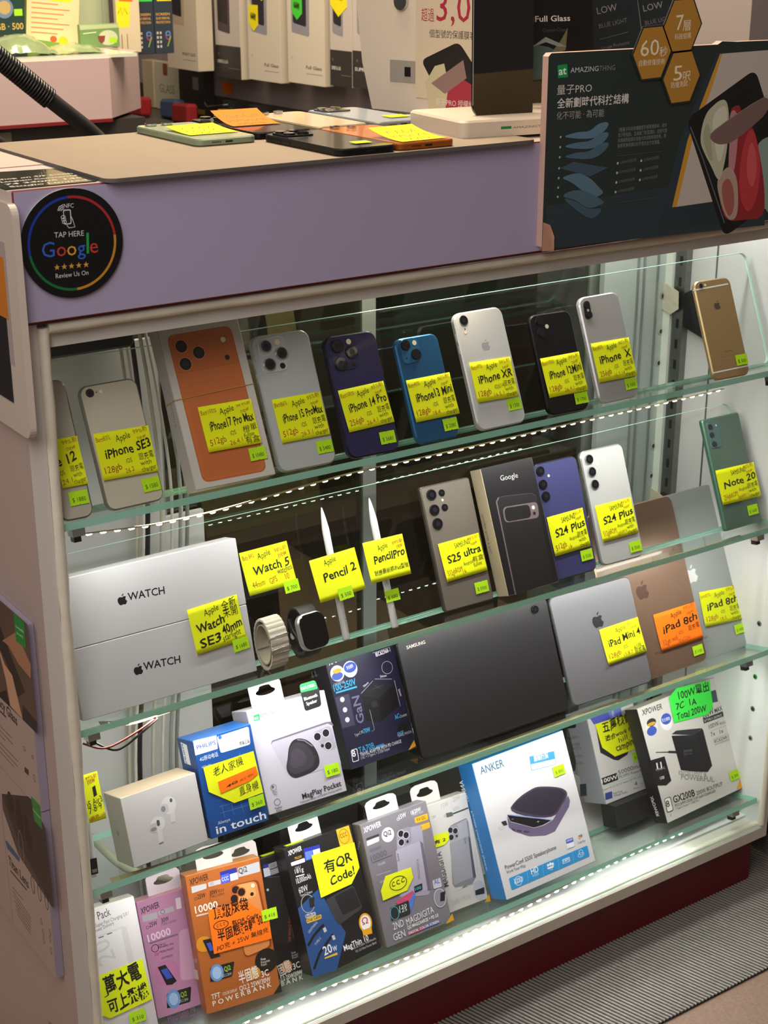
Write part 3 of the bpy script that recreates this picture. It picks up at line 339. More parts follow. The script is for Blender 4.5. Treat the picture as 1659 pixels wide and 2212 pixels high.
 'orange':[('T','201410','XPOWER',4.6,165.0,25.3,8,3.9,'bi'),('P','1f2f9a',[(45.8,171.8),(68.0,172.4),(68.5,156.8),(45.4,156.4)]),('P','4a62d8',[(46.3,167.5),(57.3,167.7),(56.6,156.9),(45.8,156.7)]),('P','d8dce8',[(58.2,165.8),(68.7,166.1),(68.6,157.1),(57.7,156.9)]),('T','dfe6ff','CCC',46.7,159.5,9.4,5,1.4,'b'),('R','b9bcc2',1.5,[(70.0,171.2),(99.3,172.1),(98.8,159.1),(68.9,159.2)]),('T','1c1c1e','Qi2',70.4,163.0,11.9,7.5,3.1,'b'),('R','c4c4c6',1,[(6.1,163.3),(26.1,162.4),(25.4,156.0),(5.7,154.8)]),('R','c4c4c6',1,[(28.3,163.0),(45.1,162.8),(45.0,156.9),(28.3,157.2)]),('T','2a2018','CCC',29.9,158.5,5.9,3.4,1.3,''),('T','2a1c12','25W',12.1,145.7,10.5,6,0.4,'b'),('E','2a1c12',(9.4,146.9),2,2,0.5),('L','5a3418',0.4,[(28.4,149.7),(27.8,139.9)]),('T','2a1c12','30W',28.5,146.2,10.0,6,0.2,'b'),('T','2a1c12','PD3.0',39.3,146.9,8.0,3.6,0.6,''),('T','2a1c12','TYPE-C OUTPUT',28.3,142.6,19.0,3,-1.0,''),('T','f4e8dc','10000',5.9,128.7,30.4,9.5,-0.3,'b'),('L','d8c8b8',2,[(6.5,125.5),(23.2,125.0)]),('R','8a3c10',7,[(56.3,151.6),(94.7,150.4),(98.8,59.5),(60.1,55.2)]),('R','d8884a',7,[(57.0,150.6),(91.5,149.2),(96.5,61.9),(61.3,57.3)]),('R','e0a060',5,[(58.3,150.3),(87.3,148.6),(89.4,129.6),(60.2,128.5)]),('E','c05a20',(62.4,144.7),6,6,0),('E','18120e',(62.4,144.7),4.8,4.8,0),('E','c05a20',(69.6,139.8),6,6,0),('E','18120e',(69.6,139.8),4.8,4.8,0),('E','c05a20',(58.9,134.2),6,6,0),('E','18120e',(58.9,134.2),4.8,4.8,0),('E','f2e2c8',(86.2,144.2),2.6,2.6,0),('E','1c1410',(83.0,133.7),2.4,2.4,0),('E','d89020',(10.2,88.2),10,10,0),('P','17181c',[(9.4,93.4),(19.6,93.1),(29.0,67.2),(16.2,67.5)]),('P','3a58c8',[(13.6,88.1),(19.1,88.3),(22.1,77.4),(16.6,77.3)]),('R','1a1d20',2,[(13.1,56.7),(45.9,56.1),(40.1,38.2),(10.5,38.8)]),('E','6a9ad8',(21.0,48.1),9,11,0),('E','a8c8f0',(21.0,48.1),6,8,0),('T','a8d838','Qi2',31.1,46.6,8.8,6.5,3.4,'b'),('T','d8e0d8','Qi2.2 25W',26.3,40.5,13.5,3.4,-0.1,''),('E','17150f',(87.9,45.4),15.5,15.5,0),('P','17150f',[(85.8,56.4),(99.3,56.9),(98.1,47.9),(85.1,46.5)]),('T','e8e4da','Free',80.7,46.9,6.5,3.2,-1.3,'b'),('T','e8e4da','Protective',80.2,43.1,12.2,3.2,-0.3,''),('T','e8e4da','Pouch',80.0,39.8,7.4,3.2,-0.5,''),('E','d89828',(69.7,34.0),8,8,0),('E','d89828',(58.5,35.2),2.5,2.5,0),('T','f6f0e6','半固態',48.3,26.7,26.7,13,3.5,'b'),('T','f6f0e6','3C',78.3,25.6,10.4,8.5,2.3,'b'),('T','b87a20','MagFlight 10',9.3,23.7,35.6,6,5.0,''),('T','f6f0e6','Qi2.2 25W/30W',46.7,17.1,42.8,6.4,1.1,'b'),('T','f6f0e6','TFT',8.8,16.7,11.7,7,-0.4,'b'),('T','f6f0e6','COLOR DISPLAY',23.8,17.8,19.8,4,0.3,''),('T','f6f0e6','P O W E R B A N K',9.1,8.3,80.6,6.4,2.0,'b'),('P','15120e',[(89.2,-0.3),(101.4,11.4),(102.1,0.2)])],
 'orange_L':[('L','7a3c10',1.5,[(20.8,143.9),(17.6,81.2)]),('T','5a2c0c','XPOWER',14.6,96.9,17.0,3,-78.4,''),('R','e8d8c8',1,[(29.3,52.0),(11.7,54.3),(13.1,41.4),(31.0,38.7)]),('T','f0dcc8','157g',30.2,64.9,23.0,4.5,169.2,'')],
 'pink':[('T','241820','XPOWER',4.0,134.9,25.4,8,4.4,'bi'),('R','b8b4bc',1.5,[(4.6,133.0),(24.7,132.0),(24.3,123.8),(4.2,124.8)]),('R','b8b4bc',1.5,[(26.5,132.3),(47.1,133.2),(47.5,126.4),(26.6,126.9)]),('E','5a5460',(32.1,130.0),3,3,0.6),('T','3a2434','25W',11.6,115.9,10.8,6,0.4,'b'),('E','3a2434',(9.0,116.6),2,2,0.5),('L','8a5478',0.4,[(28.5,122.5),(27.5,111.9)]),('T','3a2434','30W',28.4,116.7,10.2,6,1.5,'b'),('T','3a2434','TYPE-C OUTPUT',28.4,113.0,19.6,3,-0.7,''),('T','f0dcec','10000',6.4,98.3,31.2,9.5,1.5,'b'),('L','8a6a84',2,[(8.0,96.2),(46.1,96.5)]),('E','3a2434',(13.4,88.2),5,5,0.8),('T','3a2434','UL94 V-0',17.9,88.9,9.5,3.2,-2.6,''),('T','3a2434','Flammability rating',17.3,86.3,20.9,3,-0.8,''),('R','c86aa0',3,[(10.9,82.8),(17.4,82.4),(17.2,77.9),(10.6,78.0)]),('T','3a2434','STRONG MAGNET',17.7,80.1,19.8,3,-1.8,''),('T','3a2434','LIGHTWEIGHT',18.8,71.9,15.6,3,-2.6,''),('E','c880b0',(22.9,53.1),17,17,0),('P','15151a',[(12.0,64.0),(22.5,64.1),(33.3,39.3),(26.6,36.8),(19.1,38.4)]),('P','3a58c8',[(15.4,59.1),(23.7,59.5),(28.9,45.3),(20.8,45.3)]),('R','1a1d20',2,[(17.4,28.0),(50.5,26.6),(45.5,8.0),(13.7,9.5)]),('E','6a9ad8',(24.8,18.6),9,12,0),('E','a8c8f0',(24.8,18.6),6,8,0),('T','a8d838','Qi2',34.5,17.4,8.4,6.5,-1.5,'b'),('T','d8e0d8','Qi2.2 25W',30.4,11.7,13.1,3.4,-4.0,''),('R','d8a8c8',6,[(48.2,100.6),(80.8,99.1),(84.8,30.0),(38.3,38.1)]),('T','8a5a90','MagFlight 10',12.6,-7.2,37.4,7,2.9,''),('T','5a4a90','TFT COLOR',14.4,-11.5,35.0,5,-2.0,''),('R','e8dce4',1,[(51.6,141.6),(58.7,141.6),(57.6,127.2),(50.6,127.6)])],
 'thinblk':[('P','1f2f9a',[(62.5,151.3),(70.4,151.4),(71.0,134.0),(62.5,134.3)]),('P','d8dce8',[(61.9,146.6),(71.4,146.0),(70.6,135.1),(61.6,135.3)]),('R','9a9ca2',1,[(70.2,150.3),(91.8,150.8),(91.8,143.7),(70.1,143.1)]),('R','9a9ca2',1,[(70.5,142.0),(91.5,142.3),(91.2,135.2),(71.2,134.9)]),('T','222226','CCC',72.7,145.2,7.1,3.4,1.5,''),('R','26262a',5,[(57.8,132.2),(91.1,127.8),(81.8,40.1),(53.3,47.6)]),('L','77777c',0.5,[(65.5,133.7),(87.1,129.0),(90.3,124.1),(85.1,45.0)]),('E','d8d8da',(62.6,118.0),1.8,1.8,0),('T','c85a3a','THE WORLD THINNEST 10.8mm',80.4,41.6,57.4,4,76.5,''),('T','d0d0d4','Free',78.2,25.5,6.0,3.4,3.7,''),('T','d0d0d4','Protective',77.9,22.1,12.1,3,2.4,''),('T','d0d0d4','Pouch',77.8,19.4,8.2,3,-0.0,''),('E','d88a30',(67.7,12.9),8,8,0),('T','f2f0ec','固態',56.2,3.5,18.8,13,7.7,'b'),('T','f2f0ec','3C',76.5,5.4,10.5,8.5,2.1,'b'),('T','f2f0ec','2.2 25W/30W',55.5,-3.7,32.4,6.2,-0.1,'b'),('T','f2f0ec','B A N K',55.4,-10.0,32.3,6.4,-1.5,'b')],
 'magthin':[('P','26508c',[(0.5,91.4),(35.6,105.6),(72.1,55.4),(37.7,-3.2),(-1.0,-0.5)]),('P','17171a',[(35.6,105.6),(87.7,103.7),(107.3,1.0),(35.6,-2.5),(60.4,37.8)]),('P','e8a81c',[(81.2,171.0),(101.4,170.8),(102.2,146.6),(81.6,147.4)]),('E','4a3408',(90.8,158.9),8,10,0.7),('T','3a2a08','CCC',85.1,157.8,11.0,6,2.2,'b'),('T','ececf0','XPOWER',4.7,160.6,20.9,6.4,2.5,'bi'),('P','1f2f9a',[(28.1,162.6),(52.3,160.5),(51.2,144.6),(26.4,146.3)]),('P','5a78e0',[(29.1,157.8),(40.0,156.7),(38.9,146.7),(27.7,147.1)]),('P','d8dce8',[(40.8,156.5),(51.5,155.7),(50.3,146.3),(40.1,147.3)]),('T','e8b040','TRILLION',12.2,153.0,10.6,3.4,-2.1,''),('R','d8d8dc',1,[(5.5,151.3),(26.5,150.8),(26.2,145.6),(5.6,146.6)]),('T','b8b8be','ONLY',9.8,140.8,8.8,3.4,-2.7,''),('T','ececf0','181g',8.3,135.4,12.8,6,-1.8,''),('T','e8e8ec','10,000mAh',7.0,122.2,22.4,7.5,0.5,''),('L','d8d8dc',1.6,[(8.2,131.6),(21.0,130.5)]),('T','e8e8ec','60W',7.4,109.0,13.8,8.5,-0.3,''),('T','e8e8ec','Type-C Output',7.5,105.1,18.8,3,-1.9,''),('E','b8b8bc',(16.0,92.8),10,12,0.8),('P','222226',[(19.1,98.6),(27.4,98.6),(24.6,85.9),(17.4,86.5)]),('R','c8cad0',2,[(8.3,80.9),(24.0,79.3),(23.7,74.1),(8.1,75.1)]),('T','2a3a58','Built-in',8.6,76.3,13.9,4.5,-4.0,'b'),('R','e0b83a',2,[(8.3,75.0),(31.4,73.3),(30.7,67.7),(8.1,68.6)]),('T','3a2a08','Dual Cable',9.1,70.6,20.7,4.6,-4.0,'b'),('T','c8d4e8','LIGHTNING',8.1,55.6,17.7,3.6,29.7,''),('T','c8d4e8','TYPE-C',13.6,37.0,12.0,3.6,32.9,''),('L','15161a',3.4,[(2.4,41.1),(13.9,50.6),(27.1,57.6),(31.9,58.8)]),('P','c8cad0',[(28.6,54.7),(32.8,55.5),(34.0,49.6),(29.7,48.8)]),('L','15161a',3.4,[(2.9,9.7),(16.3,26.2),(35.5,38.9),(41.1,42.7)]),('P','c8cad0',[(38.5,41.3),(42.6,41.2),(43.6,35.0),(39.5,35.1)]),('T','f2f4f8','20',22.0,20.6,13.3,12,2.7,'b'),('T','f2f4f8','W',35.7,21.1,6.7,7,-4.1,'b'),('P','e0b83a',[(21.3,18.1),(41.2,18.1),(41.2,14.8),(21.7,16.1)]),('R','3a3a3f',4,[(42.3,88.6),(86.9,94.0),(93.1,60.0),(52.4,50.5)]),('R','202024',3,[(56.0,88.7),(86.5,91.1),(91.7,63.4),(62.1,60.9)]),('E','e8a81c',(92.2,39.9),10,13,0),('E','f4f4f6',(92.3,40.3),8,10,0),('T','c83a3a','Ω',87.2,38.5,9.3,9,-0.7,'b'),('P','e8a81c',[(84.7,32.1),(99.3,31.8),(98.6,23.1),(84.5,24.8)]),('T','f2f2f4','MagThin 10',52.0,15.6,39.2,8,1.8,'b'),('T','c8c8cc','Built-in Cable 10000mAh',62.8,13.2,39.3,3.2,0.9,''),('T','c8c8cc','PD 3.0 Mini Power Bank',68.2,7.6,33.4,3.2,1.7,'')],
 'grey':[('T','ececf0','XPOWER',3.7,157.7,28.2,7.5,2.1,'bi'),('T','e0e0e8','15W',61.7,158.3,11.8,6.5,3.7,'b'),('E','e0e0e8',(59.5,159.4),2,2,0.6),('T','e0e0e8','18/20W',81.5,158.6,16.8,5.6,2.9,'b'),('T','c8c8d0','TYPE-C PD3.0',82.3,155.9,18.7,3,-0.5,''),('R','e0a820',1,[(85.0,153.4),(106.9,152.7),(106.2,144.3),(84.9,145.3)]),('R','e0a820',1,[(85.9,141.5),(107.1,140.3),(106.6,132.8),(85.3,132.9)]),('T','2a2008','3.0 QC',87.9,147.6,15.0,4,-2.5,'b'),('E','2a2008',(89.5,136.9),4,4,0.6),('E','cfd0d8',(38.9,144.3),10,10,0),('T','1c1c22','Qi2',32.1,143.5,12.5,7,-1.8,'b'),('R','33303a',1,[(5.1,150.2),(25.7,150.0),(25.2,146.2),(4.8,146.3)]),('R','c8c8ce',1,[(4.9,146.7),(24.9,146.7),(23.7,140.2),(3.8,139.6)]),('R','6a6874',1,[(6.2,134.3),(24.9,134.2),(24.6,130.2),(6.0,129.9)]),('T','55525e','10000',5.6,117.6,25.5,8.5,2.3,''),('L','55525e',1.2,[(6.1,115.8),(38.8,116.1)]),('T','c8c8d2','CELLADE',13.8,109.3,11.7,3,-1.4,''),('L','c0c0ca',0.5,[(8.1,98.1),(32.6,96.6)]),('T','c8c8d2','Qi2',10.9,86.1,7.1,3,0.1,''),('R','9c98ac',6,[(52.9,144.9),(93.6,141.1),(83.3,45.2),(34.5,57.9)]),('R','8d899c',5,[(53.8,144.6),(76.2,144.6),(72.8,122.2),(50.6,123.0)]),('E','c0bccc',(59.1,139.3),5.4,5.4,0),('E','1c1b22',(59.1,139.3),4.3,4.3,0),('E','c0bccc',(66.4,134.9),5.4,5.4,0),('E','1c1b22',(66.4,134.9),4.3,4.3,0),('E','c0bccc',(56.7,127.9),5.4,5.4,0),('E','1c1b22',(56.7,127.9),4.3,4.3,0),('E','2a2830',(66.5,125.9),2,2,0),('R','a9a5b8',3,[(45.1,120.1),(85.7,120.5),(81.8,53.9),(38.3,58.6)]),('P','6a6678',[(85.7,120.5),(89.9,115.7),(86.3,52.3),(81.1,51.0)]),('T','3a3844','Xpower',47.6,104.1,11.5,4,84.8,'i'),('T','55525e','MAGDIGITA',73.5,71.4,27.1,3.6,81.4,''),('R','23282c',1.5,[(61.0,64.6),(74.9,64.8),(73.3,55.8),(60.1,55.6)]),('T','48c8e0','100',61.9,58.6,9.7,4,-1.4,''),('P','c84a78',[(27.4,53.3),(37.8,56.8),(57.9,60.0),(59.6,57.4),(50.1,48.5),(45.0,38.1)]),('P','4a78d0',[(46.9,45.5),(58.3,56.8),(61.4,54.8),(48.4,32.8)]),('R','23282c',2,[(18.1,49.8),(48.5,50.0),(46.8,31.3),(15.3,32.3)]),('E','48b8c8',(23.1,40.6),7,9,0.8),('T','d8e8ea','120',31.8,42.7,11.9,5,-2.3,''),('T','d8e8ea','125',31.0,37.9,11.9,5,-1.5,''),('R','c4c0d0',2,[(91.5,62.9),(105.0,62.4),(104.7,49.8),(90.9,50.8)]),('T','3a70b8','AL',93.0,56.2,9.8,7,-2.6,'b'),('E','c8c8ce',(97.6,36.1),10,13,0),('E','8d899c',(97.6,36.1),9,12,0),('P','1c1b20',[(99.8,42.6),(108.4,42.3),(103.9,29.8),(96.8,31.3)]),('T','e4e4ea','MAGDIGITA',37.9,18.2,45.9,9.5,3.2,''),('T','e4e4ea','2ND',16.2,19.5,17.2,10,-0.1,''),('T','e4e4ea','GEN',13.1,5.3,19.2,10,1.1,''),('T','f0f0f4','Qi2 MAGCHARGE + PD 3.0',37.2,12.8,51.8,4.8,0.0,'b'),('R','b83a68',0.8,[(36.9,8.8),(63.9,8.6),(63.8,4.5),(36.8,4.8)]),('R','3a58b0',0.8,[(63.9,8.6),(89.3,8.2),(89.2,4.1),(63.8,4.5)]),('T','f4f4f8','DIGITAL COLOR SCREEN',37.5,5.8,50.4,3.4,-0.9,'b'),('P','e0a020',[(97.0,-1.1),(111.4,9.1),(112.2,-0.3)])],
 'grey_L':[('T','d8d8de','||||',19.7,135.7,13.8,3,127.3,''),('T','d8d8de','TYPE',26.7,5.2,11.5,2.6,160.8,'')],
 'whitep':[('T','a8a8aa','15W',63.3,142.9,12.3,7,2.4,''),('T','a8a8aa','20W',83.5,146.3,12.8,7,3.6,''),('L','b8b8ba',0.4,[(81.0,148.3),(79.5,139.7)]),('T','b0b0b2','60W',80.6,133.6,10.9,6,-1.3,''),('L','3a4644',2.2,[(105.8,131.4),(92.2,130.9),(77.6,130.6)]),('P','5a6664',[(68.0,134.8),(78.4,133.6),(78.8,127.7),(67.9,128.4)]),('P','b8bcba',[(64.0,133.8),(68.2,133.8),(68.1,129.2),(64.1,129.5)]),('P','8a8c94',[(69.1,115.2),(76.4,116.9),(99.1,118.7),(101.1,112.7),(93.6,33.6),(85.8,27.1),(57.7,30.9),(54.7,37.0)]),('P','aeb0b8',[(68.7,113.4),(98.8,117.5),(91.6,38.1),(57.2,34.9)]),('R','9a9ca4',5,[(68.0,114.9),(83.6,115.1),(80.9,95.6),(66.1,94.3)]),('E','c4c6cc',(69.8,109.9),4.8,4.8,0),('E','26272c',(69.8,109.9),3.9,3.9,0),('E','c4c6cc',(77.2,106.6),4.8,4.8,0),('E','26272c',(77.2,106.6),3.9,3.9,0),('E','c4c6cc',(68.6,99.9),4.8,4.8,0),('E','26272c',(68.6,99.9),3.9,3.9,0),('E','33343a',(77.6,99.2),1.9,1.9,0),('R','a0a2ab',3,[(63.6,93.1),(95.8,93.6),(89.9,36.1),(56.6,35.7)]),('P','55575f',[(95.8,93.6),(98.0,90.4),(94.6,34.6),(89.6,34.9)]),('T','3a3a40','Xpower',88.5,93.3,8.8,4,-94.6,'i'),('L','8a8c8e',0.3,[(58.6,25.7),(90.5,27.5)]),('T','55585c','68mm',69.5,26.4,7.7,3,0.9,''),('L','8a8c8e',0.3,[(101.3,71.3),(98.7,38.5)]),('E','c0c2cc',(95.5,15.6),10,14,0),('P','23242a',[(88.2,17.2),(104.1,17.3),(102.3,8.2),(87.6,10.3)]),('T','b4b4b6','QSAFE + PD 3.0',46.3,8.9,32.6,7,0.6,''),('T','4a5854','MAGDIGITA',48.4,36.4,50.1,10,91.1,'b'),('P','e0a020',[(99.2,-3.8),(109.8,5.8),(109.3,-5.1)]),('R','d8d8d8',1,[(43.1,137.6),(54.2,137.9),(53.2,131.8),(42.3,131.2)]),('T','6a6c6e','CERT',44.3,133.2,7.9,4,1.6,'')],
 'white':[('T','26262a','Battery Pack',8.0,169.5,45.0,10.5,5.3,''),('T','5a5a60','25W Super Fast Charging 2.0 /',22.0,163.7,52.9,4.6,4.2,''),('T','5a5a60','Power Delivery',28.7,158.5,26.1,4.6,7.0,''),('P','c6c4c6',[(18.3,153.0),(64.4,156.3),(68.6,154.3),(75.1,-6.2),(19.6,-4.5)]),('P','d4d2d4',[(18.8,151.3),(61.5,154.0),(65.4,3.5),(21.1,2.9)]),('T','c2c0c3','20',49.1,120.5,29.2,24,100.7,''),('L','3a3a3e',1.1,[(32.5,151.3),(39.0,151.5)]),('L','3a3a3e',1.1,[(43.4,152.4),(49.9,152.6)])],
